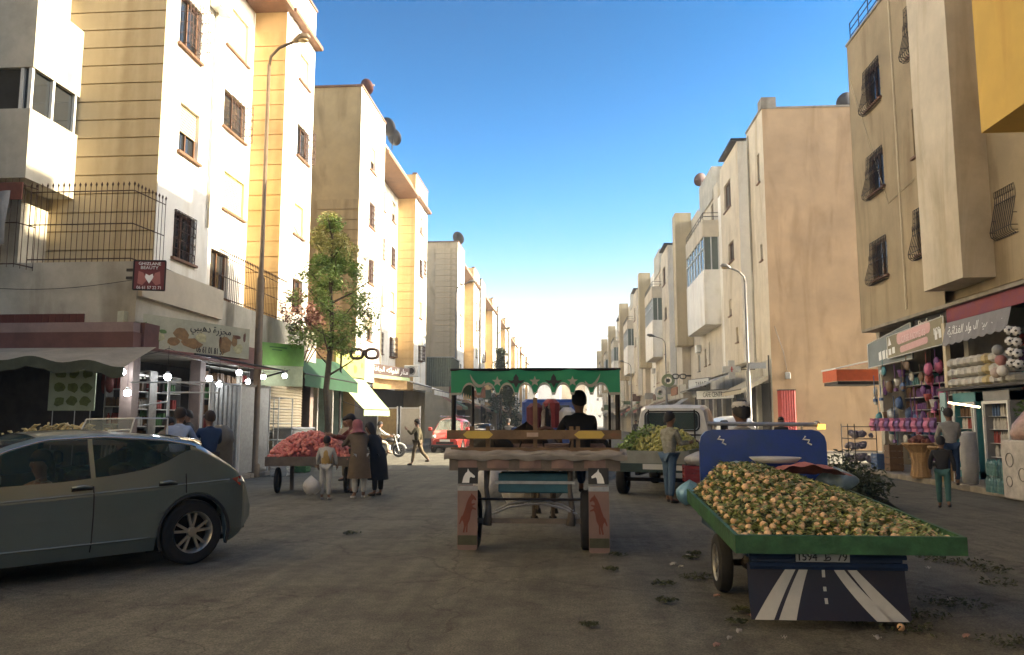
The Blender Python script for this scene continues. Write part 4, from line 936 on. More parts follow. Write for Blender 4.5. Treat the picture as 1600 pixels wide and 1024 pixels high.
def football(x, y, z, lab, r=.11):
    t = thing('football', lab, 'ball', (x, y, z), 0, 'footballs hanging in a column')
    m = MB(); m.ball((0,0,0), r, 14, 10); m.build('sphere', BALL, t, True, True)
    m = MB(); ph = (1+5**.5)/2
    for a in (-1,1):
        for b in (-ph,ph):
            for v in ((0,a,b),(a,b,0),(b,0,a)):
                v = Vector(v).normalized(); u = v.cross(Vector((.3,.5,.8))).normalized(); w = v.cross(u)
                m.add([v*(r+.0015)*.995+(u*cos(k*1.2566)+w*sin(k*1.2566))*r*.28 for k in range(5)], [(0,1,2,3,4)])
    m.build('patches', INK, t, local=True)
for j in range(4):
    jn = ('topmost','second','third','lowest')[j]
    football(10.1, 18.95, 3.65-j*.25, '%s black and white football of the left hanging column' % jn); football(10.1, 18.68, 3.6-j*.25, '%s black and white football of the right hanging column' % jn)
for j, (y, z, c) in enumerate(((19.5,3.0,'rose'),(19.45,2.75,'white'),(19.75,2.72,'pale'),(19.6,3.25,'grey'))):
    o = MB(); o.ball((10.15,y,z), .13, 12, 8); tag(o.build('play_ball', col('ball_'+c, {'rose':(.4,.18,.16),'white':(.5,.5,.46),'pale':(.45,.36,.3),'grey':(.3,.3,.28)}[c]), smooth=True), '%s play ball in the heap beside the hanging footballs' % c, 'ball')
for i, (y0, y1, l) in enumerate(((22.5,21.3,'drinks fridge with teal top, left of the two under the ledge'),(20.9,19.7,'drinks fridge with a silver door frame, right of the two under the ledge'))):
    t = thing('drinks_fridge', l, 'fridge', (10.6,(y0+y1)/2,.1))
    TE = mk('fridge_teal' if i == 0 else 'fridge_grey', (.05,.22,.24) if i == 0 else (.2,.2,.2), .5, noise=.2)
    m = MB(); m.box(10.4,11.1,y1,y1+.05,.12,2.3); m.box(10.4,11.1,y0-.05,y0,.12,2.3); m.box(11.05,11.1,y1+.05,y0-.05,.12,2.3); m.box(10.4,11.1,y1,y0,.11,.3); m.build('cabinet', TE, t)
    m = MB(); m.box(10.38,11.1,y1,y0,2.08,2.32); m.build('header', TE, t)
    m = MB()
    for a, b, c, e in ((y1,y1+.06,.3,2.07),(y0-.06,y0,.3,2.07),(y1+.06,y0-.06,.3,.36),(y1+.06,y0-.06,2.0,2.07)): m.box(10.33,10.38,a,b,c,e)
    m.build('door_frame', ALU, t)
    rr = random.Random(i+40)
    for z in (.36,.7,1.04,1.38,1.7):
        m = MB(); m.box(10.45,11.0,y1+.06,y0-.06,z-.01,z); m.build('shelf', ALU, t)
        for q in range(3):
            m = MB()
            for n in range(5):
                y = y1+.13+(q*5+n)*.066; m.lathe([(.028,0),(.03,.18),(.012,.24),(.012,.28),(0,.28)], (10.52+rr.uniform(0,.04),y,z+.001), 6)
            o = m.build('bottle', GC[rr.choice((0,1,1,1,2,3,5,5,8))], t); o['kind'] = 'stuff'
t = thing('shop_pole_sign', 'white and teal narrow fridge side panel with a round logo', 'sign', (10.3,22.75,1.4))
m = MB(); m.box(10.2,10.24,22.55,22.85,1.5,2.35); m.build('panel', col('panel_teal_white', (.3,.45,.45)), t)
m = MB(); m.tube([(10.19,22.7+.07*cos(q),1.9+.07*sin(q)) for q in (0,.8,1.6,2.4,3.1,3.9,4.7,5.5)], .012, 4, closed=True); m.build('logo', INK, t)
# household shop: shelves, hanging goods
shelf('shelves of blue and grey household goods in the right corner shop', frR(11.6), -28.6, -25.6, .3, 3.2, 7, seed=8, mats=[GC[2],GC[1],GC[7],GC[8],GC[5]], r=.08)
shelf('shelves of pink and purple goods in the household shop', frR(11.6), -25.4, -23.1, .3, 3.2, 7, seed=9, mats=[GC[6],GC[7],GC[6],GC[1],GC[0]], r=.08)
shelf('shelves of groceries behind the fridges', frR(12.2), -22.6, -16, .3, 4.0, 9, seed=10)
rr = random.Random(5); HG = ['bucket','brush','pan','basin']; hang = []
for i in range(64):
    y = rr.uniform(23.3,28.7); z = rr.uniform(1.0,3.35); x = 10.55+rr.uniform(-.15,.3)
    pinky = y < 25; mt = rr.choice([GC[6],GC[6],GC[0],GC[7],GC[1]] if pinky else [GC[2],GC[8],GC[1],GC[7],GC[5],STEEL])
    hang.append((mt.name.replace('goods_','').replace('galvanised_steel','steel'), rr.choice(HG), y, z, x, mt))
hang.sort(key=lambda h: (h[0], h[1], -h[2])); kn = {}
for cn, k, y, z, x, mt in hang:
    m = MB(); n = kn[(cn,k)] = kn.get((cn,k), -1)+1
    if k == 'bucket': m.lathe([(.08,-.12),(.13,.1),(.135,.1),(.08,-.11),(0,-.11)], (x,y,z), 10)
    elif k == 'brush': m.tube([(x,y,z-.45),(x,y+.05,z+.35)], .014, 5); m.box(x-.04,x+.04,y-.1,y+.1,z-.55,z-.45)
    elif k == 'pan': m.lathe([(0,.0),(.13,0),(.16,.05),(.15,.05),(.12,.012),(0,.012)], (x,y,z), 12, 'x'); m.tube([(x,y,z+.14),(x,y,z+.38)], .014, 5)
    else: m.lathe([(0,0),(.15,.01),(.22,.11),(.21,.11),(.14,.02)], (x,y,z), 12, 'x')
    nm = {'bucket':'bucket','brush':'broom','pan':'frying_pan','basin':'basin'}[k]; wd = nm.replace('_',' ')
    tag(m.build(nm, mt, smooth=(k != 'brush')), '%s %s hanging before the household shop, %s of its kind from the left' % (cn, wd, ORD[n]), wd, '%s %ss hanging before the household shop' % (cn, wd))
for i in range(12):
    y = 28.4-i*.42; t = thing('towel', '%s folded towel, %s from the left on the household shop rail' % ('purple' if i % 2 else 'pink', ORD[i]), 'towel', (10.4,y,1.6), 0, 'purple towels on the rail')
    m = MB(); m.grid(lambda a, b: (10.35+.03*sin(b*9), y-.15+.3*a, 1.68-.42*b), 4, 5); m.grid(lambda a, b: (10.42, y+.15-.3*a, 1.68-.42*b), 4, 5); m.build('cloth', GC[7 if i % 2 else 6], t)
# wicker baskets with wares, water packs, white chest, net bag
WICK = mk('wicker', (.42,.27,.13), .8, noise=.3, nscale=30, bump=.8, bscale=60)
def basket(x, y, s, label, goods):
    t = thing('wicker_basket', label, 'basket', (x, y, .1))
    m = MB(); prof = [(.22,0),(.25,.05),(.2,.3),(.19,.45),(.24,.7),(.36,.86),(.4,.9),(.4,.96),(.36,.96),(.3,.85),(0,.8)]
    m.lathe([(r*s, .01+h*s) for r, h in prof], n=20); m.build('basketwork', WICK, t, local=True)
    m = MB()
    for k in range(14): m.tube([((r+.01)*s*cos(k*.449), (r+.01)*s*sin(k*.449), .01+h*s) for r, h in prof[1:7]], .012, 4)
    m.build('rib', WICK, t, local=True)
    m = MB(); m.tube([(.41*s*cos(q*.4), .41*s*sin(q*.4), .94*s) for q in range(16)], .025, 5, closed=True); m.build('rim', WICK, t, local=True)
    g = MB()
    for k in range(26): a, r = rnd.uniform(0,6.28), rnd.uniform(0,.3)*s; g.ball((x+r*cos(a), y+r*sin(a), .1+.98*s+.14*(1-r/.3/s)), rnd.uniform(.05,.08), 6, 5, jit=.2)
    o = g.build('goods', goods); o['kind'] = 'stuff'; tag(o, 'heap of wares in ' + label.split(' with')[0][:40], 'wares')
basket(9.05, 21.6, .95, 'tall waisted wicker basket with dark red wares, left of the two', mk('wares_red', (.2,.07,.05), .7, noise=.4, nscale=20))
basket(9.15, 20.4, .9, 'shorter wicker basket with pale wares, right of the two', mk('wares_pale', (.4,.3,.2), .7, noise=.4, nscale=20))
WATER = mk('water_bottle_teal', (.25,.52,.52), .12, noise=.3, nscale=15, bump=.2, trans=.55); LBL = col('water_label', (.35,.5,.52))
bt = MB(); bt.lathe([(0,0),(.042,.004),(.045,.1),(.04,.14),(.045,.18),(.043,.24),(.016,.3),(.016,.33),(0,.33)], n=8); btm = bt.mesh('bottle', WATER)
for j in range(2):
    for i in range(2):
        t = thing('water_pack', '%s shrink-wrapped pack of water bottles, %s, before the fridges' % (('lower','upper')[j], ('left','right')[i]), 'water pack', (8.75+.02*j, 17.3-i*.5, .115+j*.345))
        t.rotation_euler = (0,0,.1*(i-j))
        for a in range(3):
            for b in range(4): inst('bottle', btm, t, (-.1+a*.1, -.17+b*.11, 0), local=True)
        m = MB(); m.bev(-.155,.155,-.23,.23,.005,.27,.04); m.build('wrapping', mk('shrink_wrap', (.4,.6,.6), .15, noise=.2, nscale=10, bump=.8, bscale=18, trans=.7, alpha=.22), t, local=True)
t = thing('chest', 'white printed box at the right edge, net bag of bread on top', 'box', (8.9,15.9,.1))
m = MB(); m.bev(8.2,9.1,14.9,16.0,.12,1.22,.03); m.build('body', mk('box_dirty_white', (.50,.46,.40), .7, noise=.35, nscale=6), t)
m = MB()
for (y, z, r) in ((15.7,.85,.13),(15.3,.6,.12),(15.75,.45,.1)): m.tube([(8.195,y+r*cos(q*.6),z+r*sin(q*.6)) for q in range(10)], .01, 4, closed=True)
for x in (8.4,8.75): m.tube([(x+.12*cos(q*.6),14.895,.7+.12*sin(q*.6)) for q in range(10)], .01, 4, closed=True)
m.build('printed_rings', col('grey_print', (.16,.15,.14)), t)
t = thing('bread_bag', 'pinkish transparent bag of bread on the white printed box', 'bag', (8.65,15.6,1.22))
m = MB(); m.lathe([(0,0),(.38,.0),(.42,.12),(.36,.3),(.2,.5),(.06,.66),(.08,.74),(0,.7)], n=14); o = m.build('bag', mk('bag_rose', (.45,.28,.22), .4, noise=.5, nscale=7, bump=.6, bscale=9), t, True, True)
# plant foliage hanging at the right edge
# leaning steel frame sign next to the fridges
t = thing('lit_frame', 'leaning metal frame with a warm lit strip in front of the drinks fridge', 'frame', (9.3,19.6,.1))
m = MB()
for (a, b) in (((9.15,20.0,.1),(9.2,19.9,2.0)),((9.5,19.6,.1),(9.45,19.6,1.9)),((9.2,19.9,1.2),(9.45,19.6,1.2))): m.tube([a, b], .018, 5)
m.build('frame', ALU, t)
m = MB(); m.tube([(9.1,19.95,2.02),(9.6,19.5,1.9)], .025, 6); m.build('light_strip', mk('warm_tube_light', (1,.75,.4), .4, noise=0, bump=0, emit=3), t)
t = thing('sack', 'tall white sack or cylinder standing beside the drinks fridge', 'sack', (9.35,19.5,.1))
m = MB(); m.lathe([(0,0),(.17,.01),(.18,.5),(.2,.6),(.17,1.15),(.18,1.2),(0,1.24)], (9.38,19.7,.11), 14); m.build('body', mk('sack_white', (.5,.48,.45), .7, noise=.2, nscale=5, bump=.5, bscale=12), t, smooth=True)
# small stands near the corner (bicycle-like display racks)
t = thing('display_rack', 'dark wire display rack full of purple and grey goods at the shop corner', 'rack', (9.9,28.3,.1))
m = MB()
for z in (.2,.6,1.0,1.4): m.tube([(9.5,28.9,z),(9.5,27.6,z),(10.2,27.6,z)], .014, 4)
for (x,y) in ((9.5,28.9),(9.5,27.6),(10.2,27.6),(9.5,28.25)): m.tube([(x,y,.1),(x,y,1.5)], .016, 4)
m.build('frame', IRON, t); g = MB()
for i in range(60): g.ball((rnd.uniform(9.55,10.1), rnd.uniform(27.7,28.8), rnd.choice((.3,.7,1.1))+rnd.uniform(0,.1)), rnd.uniform(.06,.13), 6, 5, jit=.25)
o = g.build('goods', mk('goods_slate', (.10,.08,.13), .7, noise=.5, nscale=14, alt=(.22,.2,.2)), t); o['kind'] = 'stuff'

# ---------------------------------------------------------------- street lamps
def lamp(label, x, y, h, side, arm=1.6, r=.09, mat=POLE):
    t = thing('street_lamp', label, 'street lamp', (x, y, 0), 0, 'street lamps')
    m = MB(); m.lathe([(r*1.9,0),(r*1.9,.35),(r*1.25,.4),(r*1.15,h*.45),(r*.75,h*.46),(r*.55,h-.4),(0,h-.4)], n=12); m.build('pole', mat, t, True, True)
    m = MB(); m.tube([(0,0,h-.5),(side*.05,0,h-.15),(side*.3,0,h+.12),(side*arm*.6,0,h+.3)], r*.5, 8); m.build('arm', mat, t, True, True)
    m = MB(); x0 = side*arm*.55; x1 = side*arm
    pts = [(x0,0,h+.28),(x0+side*.1,0,h+.33),((x0+x1)/2,0,h+.42),(x1-side*.08,0,h+.45),(x1,0,h+.42)]
    m.tube(pts, [.03,.08,.13,.1,.02], 10)
    m.v = [(a, b*1.3, c) for a, b, c in m.v]; m.build('lamp_head', mat, t, True, True)
    m = MB(); m.ball(((x0+x1)/2+side*.05,0,h+.33), .14, 10, 6, (1.3,.9,.5)); m.build('lens', mk('lamp_lens', (.35,.25,.12), .2), t, True, True)
    return t
LG = mk('pole_grey', (.19,.18,.16), .5, metal=.4)
lamp('tall brown street lamp in front of the near cream block on the left', -8.98, 22.4, 12.7, 1, 1.25, .09)
lamp('grey street lamp before the grey-walled left block', -8.7, 60.6, 12.0, 1, 1.5, .09, LG)
lamp('slim grey street lamp farther down the left side', -8.4, 94, 12.3, 1, 1.5, .08, LG)
lamp('grey street lamp on the right near the pharmacy cross', 8.9, 40.4, 9.0, -1, 1.2, .1, LG)
lamp('street lamp on the right with a bulky dark head, above the spectacles', 8.4, 70, 8.7, -1, 1.6, .08, LG)
lamp('distant street lamp on the right row', 8.0, 104, 9, -1, 1.5, .08, LG)

# ---------------------------------------------------------------- trees
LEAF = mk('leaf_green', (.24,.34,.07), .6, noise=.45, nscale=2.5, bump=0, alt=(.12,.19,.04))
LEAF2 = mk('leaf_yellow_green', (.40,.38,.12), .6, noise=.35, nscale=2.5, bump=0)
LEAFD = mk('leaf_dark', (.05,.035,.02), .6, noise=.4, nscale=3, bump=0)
BARK = mk('bark', (.10,.075,.045), .9, noise=.4, nscale=12, bump=.6)
def leaves(m, c, r, n, s, rr, sq=(1,1,1)):
    for _ in range(n):
        d = Vector((rr.gauss(0,1), rr.gauss(0,1), rr.gauss(0,1))).normalized() * r * rr.random()**.4
        p = Vector(c) + Vector((d.x*sq[0], d.y*sq[1], d.z*sq[2]))
        u = Vector((rr.gauss(0,1), rr.gauss(0,1), rr.gauss(0,.6))).normalized(); w = u.cross(Vector((rr.gauss(0,1), rr.gauss(0,1), 1))).normalized()
        k = s*rr.uniform(.6,1.4); m.add([p-u*k, p-w*k*.38, p+u*k, p+w*k*.38+Vector((0,0,k*.1))], [(0,1,2,3)])
rr = random.Random(12)
t = thing('street_tree', 'slender green street tree on the left pavement beyond the tall lamp', 'tree', (-7.95,25.8,0))
m = MB(); m.tube([(-7.95,25.8,0),(-7.9,25.8,1.5),(-8.0,25.8,2.6),(-7.95,25.8,3.2),(-7.85,25.8,4.6),(-7.95,25.8,6.2),(-7.9,25.8,8.0)], [.13,.11,.1,.1,.08,.05,.015], 8)
m.build('trunk', BARK, t, smooth=True)
for k in range(16):
    z = 3.1 + k*.3; a = k*2.4; L_ = (1.25 if z < 5.6 else 1.0-(z-5.6)*.27)*rr.uniform(.8,1.1)
    m = MB(); b0 = Vector((-7.9,25.8,z)); m.tube([b0, b0+Vector((cos(a)*L_*.5, sin(a)*L_*.5, .35)), b0+Vector((cos(a)*L_, sin(a)*L_, .8))], [.04,.025,.01], 5); m.build('branch', BARK, t)
cr = MB(); cy_ = MB(); cb = MB()
for k in range(66):
    z = rr.uniform(3.9,8.4); w = 1.3*(1-((z-5.2)/3.4)**2 if z > 5.2 else 1-((5.2-z)/2.2)**2); a = rr.uniform(0,6.28); q = rr.random()**.5*max(.2,w)
    c = (-7.95+q*cos(a), 25.8+q*sin(a), z)
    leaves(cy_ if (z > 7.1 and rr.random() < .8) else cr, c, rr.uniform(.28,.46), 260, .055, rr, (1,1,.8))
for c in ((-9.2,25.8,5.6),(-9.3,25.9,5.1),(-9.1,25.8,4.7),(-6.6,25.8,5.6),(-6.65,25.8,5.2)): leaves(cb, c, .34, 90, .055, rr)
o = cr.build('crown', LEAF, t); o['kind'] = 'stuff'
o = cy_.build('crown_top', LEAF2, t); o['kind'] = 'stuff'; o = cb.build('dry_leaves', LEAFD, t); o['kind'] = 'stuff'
t = thing('shrub', 'reddish-leaved shrub on the terrace behind the green sign', 'shrub', (-9.9,28.5,3.3))
m = MB(); cbt = MB()
for k in range(14): leaves(m, (-9.5+rr.uniform(-.4,.5), 28.5+rr.uniform(-1.5,1.5), 4.3+rr.uniform(0,1.8)), .5, 90, .08, rr)
for k in range(5): cbt.tube([(-9.9,28.5+.1*k,3.4),(-9.7+.1*k,28+.3*k,4.6),(-9.5,27.6+.5*k,5.8)], [.03,.02,.008], 5)
o = m.build('crown', mk('leaf_reddish', (.18,.06,.035), .6, noise=.4, bump=0), t); o['kind'] = 'stuff'; cbt.build('stem', BARK, t)
def conifer(label, x, y, h, w, n, s):
    t = thing('conifer', label, 'tree', (x, y, 0)); m = MB(); m.tube([(x,y,0),(x,y,h*.9)], [.2,.04], 7); m.build('trunk', BARK, t)
    m = MB()
    for k in range(n):
        z = rr.uniform(.15,1)**.8; q = w*(1.05-z)*rr.uniform(.5,1.1); a = rr.uniform(0,6.28); leaves(m, (x+q*cos(a), y+q*sin(a), h*z), w*.32, 60, s, rr)
    o = m.build('crown', mk('leaf_conifer', (.035,.06,.025), .7, noise=.4, bump=0), t); o['kind'] = 'stuff'
conifer('dark bushy tree rising over the left end of the green canopy', -8.0, 93, 10.2, 1.9, 60, .16)
conifer('dark conifer in the roadway haze under the canopy, left of the middle', -4.6, 62, 4.6, 1.2, 40, .12)

t = thing('hanging_plant', 'green herb bunch above the bread bag at the right edge', 'plant', (8.9,16.3,1.6))
m = MB(); leaves(m, (8.95,16.3,1.75), .28, 260, .05, rr); leaves(m, (8.75,16.1,1.45), .16, 90, .04, rr); o = m.build('foliage', mk('leaf_herb', (.09,.17,.04), .6, noise=.4, bump=0), t); o['kind'] = 'stuff'
m = MB(); m.tube([(8.95,16.3,1.75),(8.98,16.32,2.45)], .012, 4); m.build('cord', IRON, t)

# metal stall frame, tables and goods in the left shop
t = thing('stall_frame', 'pale metal frame of poles and crossbars under the bulbs behind the hatchback', 'stall frame', (-8.6,17.2,0))
m = MB()
for x, y in ((-8.75,16.9),(-7.9,17.1),(-8.0,18.9),(-8.85,18.7)): m.tube([(x,y,0),(x,y,2.45)], .03, 6)
m.build('post', ALU, t); m = MB()
for a, b in (((-9.6,16.85,2.42),(-7.6,17.1,2.42)),((-8.9,16.9,2.2),(-7.7,17.1,2.2)),((-7.9,17.1,2.44),(-8.0,18.9,2.44)),((-8.75,16.9,2.44),(-8.85,18.7,2.44)),((-8.75,16.9,2.0),(-9.3,16.7,1.9))): m.tube([a, b], .018, 5)
m.build('crossbar', ALU, t)
shelf('cluttered shelf unit right behind the bulbs, between the two shop pillars', frF(18.9), -11.4, -10.3, .2, 2.8, 6, seed=15, mats=[GC[5],GC[1],GC[5],GC[4],GC[0],DARKIN])
shelf('cluttered goods along the shop pillar beside the corrugated cabinet', frL(-10.3), 18.3, 20.5, .2, 2.7, 6, seed=16, mats=[GC[5],GC[1],GC[5],GC[4],GC[0],DARKIN])
shelf('mixed packets stacked under the red awning, right of the second pillar', frL(-9.95), 21.0, 24.2, 1.3, 3.1, 4, seed=17, mats=[GC[5],GC[1],GC[5],GC[4],GC[0],DARKIN])
shelf('dim boxes and sacks at the far left of the grill shop', frF(19.2), -16, -12.6, .2, 2.8, 5, seed=18, mats=[GC[5],GC[1],GC[5],GC[4],GC[0],DARKIN])
# ---------------------------------------------------------------- vehicles
def lerpt(tab, x):
    tab = sorted(tab)
    if x <= tab[0][0]: return tab[0][1]
    for (a, va), (b, vb) in zip(tab, tab[1:]):
        if x <= b:
            t = (x-a)/(b-a); return va+(vb-va)*t
    return tab[-1][1]
def smt(tab, x, h=.05): return sum(lerpt(tab, x+h*k) for k in (-2,-1,0,1,2))/5
CHROME = mk('chrome', (.6,.6,.6), .15, metal=1, noise=.05, bump=0)
TINT = mk('tinted_glass', (.02,.05,.055), .03, noise=.1, bump=0, alpha=.5)
CLEARG = mk('clear_glass', (.25,.27,.22), .05, noise=.1, bump=0, alpha=.6)
TINT.node_tree.nodes['Principled BSDF'].inputs['Specular IOR Level'].default_value = .2
RIM = mk('alloy_rim', (.60,.58,.52), .35, metal=.8, noise=.25, nscale=8)
LRED = mk('lamp_red', (.35,.02,.02), .2, noise=.1, bump=0, coat=.5); LCLR = mk('lamp_clear', (.55,.55,.5), .15, noise=.1, bump=0)
def wheel(parent, c, R_, w, axis='y', spokes=5, rim=RIM, side=1, double=True):
    # c centre in the parent's local space
    m = MB(); hw = w/2
    m.lathe([(R_*.64,-hw),(R_*.9,-hw),(R_*.975,-hw*.8),(R_,-hw*.5),(R_,hw*.5),(R_*.975,hw*.8),(R_*.9,hw),(R_*.64,hw),(R_*.62,hw*.6),(R_*.62,-hw*.6),(R_*.64,-hw)], (0,0,0), 32, axis)
    ty = m.build('wheel', BLACK, parent, local=True); setsmooth(ty); ty.location = c
    m = MB(); 
    m.lathe([(R_*.655,hw*.95),(R_*.64,hw*1.0),(R_*.58,hw*.7),(R_*.57,-hw*.5),(R_*.63,-hw*.5)] if side > 0 else [(R_*.655,-hw*.95),(R_*.64,-hw),(R_*.58,-hw*.7),(R_*.57,hw*.5),(R_*.63,hw*.5)], (0,0,0), 32, axis)
    dz = side*hw*.72
    if spokes:
        for k in range(spokes):
            for dq in ((-.13,.13) if double else (0,)):
                a = 2*pi*k/spokes+.3; a0 = a+dq*.6; a1 = a+dq*1.7
                def pt(r, q, d, off=0): 
                    p = (r*cos(q), r*sin(q)); return (p[0], d, p[1]) if axis == 'y' else (d, p[0], p[1])
                ww = .085*R_/.33
                vs = []
                for r, q in ((R_*.1,a0),(R_*.6,a1)):
                    for s in (-1,1):
                        for d in (dz, dz-side*hw*.25): vs.append(pt(r, q+s*ww*.5/ r*R_*.9, d))
                m.add(vs, [(0,2,6,4),(1,5,7,3),(0,4,5,1),(2,3,7,6),(4,6,7,5),(0,1,3,2)])
        m.lathe([(0,dz+side*.01),(R_*.14,dz+side*.008),(R_*.17,dz-side*.02)], (0,0,0), 16, axis)
    else: m.lathe([(0,dz*.6),(R_*.2,dz*.6),(R_*.25,dz*.2),(R_*.58,dz*.5)], (0,0,0), 20, axis)
    r = m.build('rim', rim, ty, local=True); setsmooth(r)
    m = MB(); m.lathe([(0,-dz*.1),(R_*.57,-dz*.1)], (0,0,0), 20, axis); m.build('brake_disc', IRON, ty, local=True)
    return ty
def car(label, cat, loc, rz, sp, paint, glass):
    t = thing(sp.get('name','car'), label, cat, (loc[0], loc[1], 0), rz)
    xs = []; x = sp['x0']
    while x < sp['x1']: xs.append(x); x += .045
    xs.append(sp['x1']); ax = sp['axles']; Ra = sp['Ra']; zc = sp['R']
    def row(x):
        w = smt(sp['w'], x); top = smt(sp['top'], x); zb = smt(sp['zb'], x, .03); zt = min(smt(sp['zt'], x, .03), top-.03)
        zb = min(zb, top-.06); zt = max(zt, zb+.005)
        s = sp['sill']
        e = smt(sp['end'], x, .02)          # bottom lift towards the bumpers
        s = max(s, e)
        for a in ax:
            d = abs(x-a)
            if d < Ra: s = max(s, zc + math.sqrt(Ra*Ra-d*d))
        z1 = max(sp['sill']+.14, s+.02, e+.03); z2 = max(.6*sp['k'], z1+.02); z3 = max(sp['crease'](x), z2+.02); z3 = min(z3, zb-.04); z2 = min(z2, z3-.01); z1 = min(z1, z2-.01); s = min(s, z1-.01)
        th = sp['tumble']
        yb = w*.935
        yt = yb - (zt-zb)*th; yr = yt - .06 - max(0,(top-zt))*.3
        yr = max(yr, .05)
        return [(x,w*.93,s),(x,w*.985,z1),(x,w,z2),(x,w*.992,z3),(x,yb,zb),(x,yt,zt),(x,yr,zt+(top-zt)*.55),(x,yr*.55,top-(top-zt)*.12),(x,0,top)]
    rows = [row(x) for x in xs]; n = len(xs)
    bd = MB(); gl = {'side_window': MB(), 'windscreen': MB(), 'rear_window': MB()}
    g0, g1 = sp['glass']; w0, w1 = sp['wind']; r0, r1_ = sp['rear']
    pil = sp.get('pillars', ())
    for sy in (1, -1):
        for i in range(n-1):
            xm = (xs[i]+xs[i+1])/2
            for j in range(8):
                q = [rows[i][j], rows[i+1][j], rows[i+1][j+1], rows[i][j+1]]
                q = [(a, b*sy, c) for a, b, c in q]
                if sy < 0: q = q[::-1]
                dst = bd
                if j == 4 and g0 < xm < g1 and rows[i][5][2]-rows[i][4][2] > .02 and not any(a < xm < b for a, b in pil): dst = gl['side_window']
                if j in (6,7) and w0 < xm < w1: dst = gl['windscreen']
                if j in (6,7) and r0 < xm < r1_: dst = gl['rear_window']
                dst.quad(*q)
        for i in (0, n-1):
            r = [(a, b*sy, c) for a, b, c in rows[i]] + [(rows[i][8][0], 0, rows[i][0][2])]
            bd.add(r, [tuple(range(len(r)))])
    b = bd.build('body', paint, t, local=True); setsmooth(b, 40)
    for k, m in gl.items():
        if m.f: g = m.build(k, glass, t, local=True); setsmooth(g, 50)
    # dark interior and floor, seats
    m = MB(); m.box(sp['x0']+.25, sp['x1']-.25, -.7, .7, sp['sill']+.02, sp['sill']+.06)
    for a in ax:
        m.box(a-Ra, a+Ra, -.62, -.6, .15, zc+Ra); m.box(a-Ra, a+Ra, .6, .62, .15, zc+Ra)
    m.build('underbody', BLACK, t, local=True)
    m = MB()
    for sx, sy in sp.get('seats', ()):
        m.bev(sx-.25, sx+.25, sy-.24, sy+.24, .35, .55, .05); m.bev(sx-.38, sx-.22, sy-.23, sy+.23, .55, 1.05, .05); m.bev(sx-.36,sx-.26,sy-.12,sy+.12,1.08,1.24,.03)
    if m.f: m.build('seat', mk('seat_fabric', (.04,.04,.045), .9), t, local=True)
    for a in ax:
        for sy in (1,-1):
            wheel(t, (a, sy*(sp['w'][len(sp['w'])//2][1]-.13), zc), sp['R'], .2, 'y', sp.get('spokes',5), side=sy)
            m = MB(); c = (a, zc); yy = sy*(sp['w'][len(sp['w'])//2][1]-.01)
            m.tube([(a+Ra*1.01*cos(q*pi/16), yy, zc+Ra*1.01*sin(q*pi/16)) for q in range(-2,19)], .018, 5); m.build('wheel_arch', BLACK, t, local=True)
    def on(x, z, out=.006):
        # point on the left flank at height z
        r = row(x)
        for p, q in zip(r, r[1:]):
            if p[2] <= z <= q[2]:
                k = (z-p[2])/max(1e-6, q[2]-p[2]); return Vector((x, p[1]+(q[1]-p[1])*k+out, z))
        return Vector((x, r[0][1]+out, z))
    return t, row, on
SILV = mk('car_paint_silver_green', (.165,.205,.195), .28, metal=.4, noise=.12, nscale=1.2, bump=0, coat=.8)
hatch = dict(name='hatchback_car', x0=-2.13, x1=2.25, axles=(-1.33,1.33), R=.35, Ra=.395, sill=.2, k=1,
    w=[(-2.13,.60),(-2.05,.74),(-1.85,.84),(-1.5,.885),(0,.895),(1.6,.87),(2.0,.76),(2.25,.5)],
    top=[(-2.13,.64),(-2.1,.88),(-2.0,.98),(-1.88,1.05),(-1.45,1.33),(-1.34,1.385),(-1.0,1.43),(-.4,1.475),(.15,1.455),(.5,1.36),(1.12,1.03),(1.6,.95),(2.1,.82),(2.2,.66),(2.25,.56)],
    zb=[(-2.13,.56),(-2.05,.86),(-1.9,.96),(-1.45,1.2),(-1.28,1.26),(-1.15,1.2),(-1.0,1.12),(-.8,1.055),(-.5,1.01),(0,.965),(1.0,.93),(1.12,.97),(1.6,.87),(2.2,.58),(2.25,.5)],
    zt=[(-2.13,.58),(-1.9,.98),(-1.45,1.22),(-1.28,1.29),(-1.0,1.345),(-.4,1.385),(.15,1.36),(.5,1.26),(1.05,.98),(1.12,.98),(2.25,.5)],
    end=[(-2.13,.42),(-2.0,.3),(-1.8,.2),(1.9,.2),(2.25,.35)], crease=lambda x: .80-.035*x, tumble=.40,
    glass=(-1.27,.98), wind=(.2,1.08), rear=(-1.9,-1.5), pillars=((-.30,-.22),), seats=((.0,.38),(.0,-.38),(-.75,.38),(-.75,-.38)))
hx, hy = -.607, -.792
ct, crow, con = car('silver-green hatchback crossing at the lower left with its driver at the window', 'car', (-5.63, 8.15), math.atan2(hy, hx), hatch, SILV, TINT)
def strip(nm, mat, pts, r, t, n=6): m = MB(); m.tube(pts, r, n); return m.build(nm, mat, t, True, True)
strip('chrome_strip', CHROME, [con(-1.34+.05*i, crow(-1.34+.05*i)[5][2]+.012, .01) for i in range(46)], .011, ct)
strip('door_seam', BLACK, [con(-.26, z, .002) for z in [.26+.05*i for i in range(14)]] , .006, ct, 4)
strip('door_seam', BLACK, [con(-1.22+.4*(z-.7)*0-max(0,.72-z)*-.55, z, .002) for z in [.34+.05*i for i in range(14)]], .006, ct, 4)
strip('door_seam', BLACK, [con(.95, z, .002) for z in [.26+.05*i for i in range(13)]], .006, ct, 4)
strip('crease', SILV, [con(x, .825-.04*x, -.008) for x in [-1.75+.1*i for i in range(34)]], .014, ct)
strip('crease', SILV, [con(x, .34, -.004) for x in [-.85+.1*i for i in range(18)]], .012, ct)
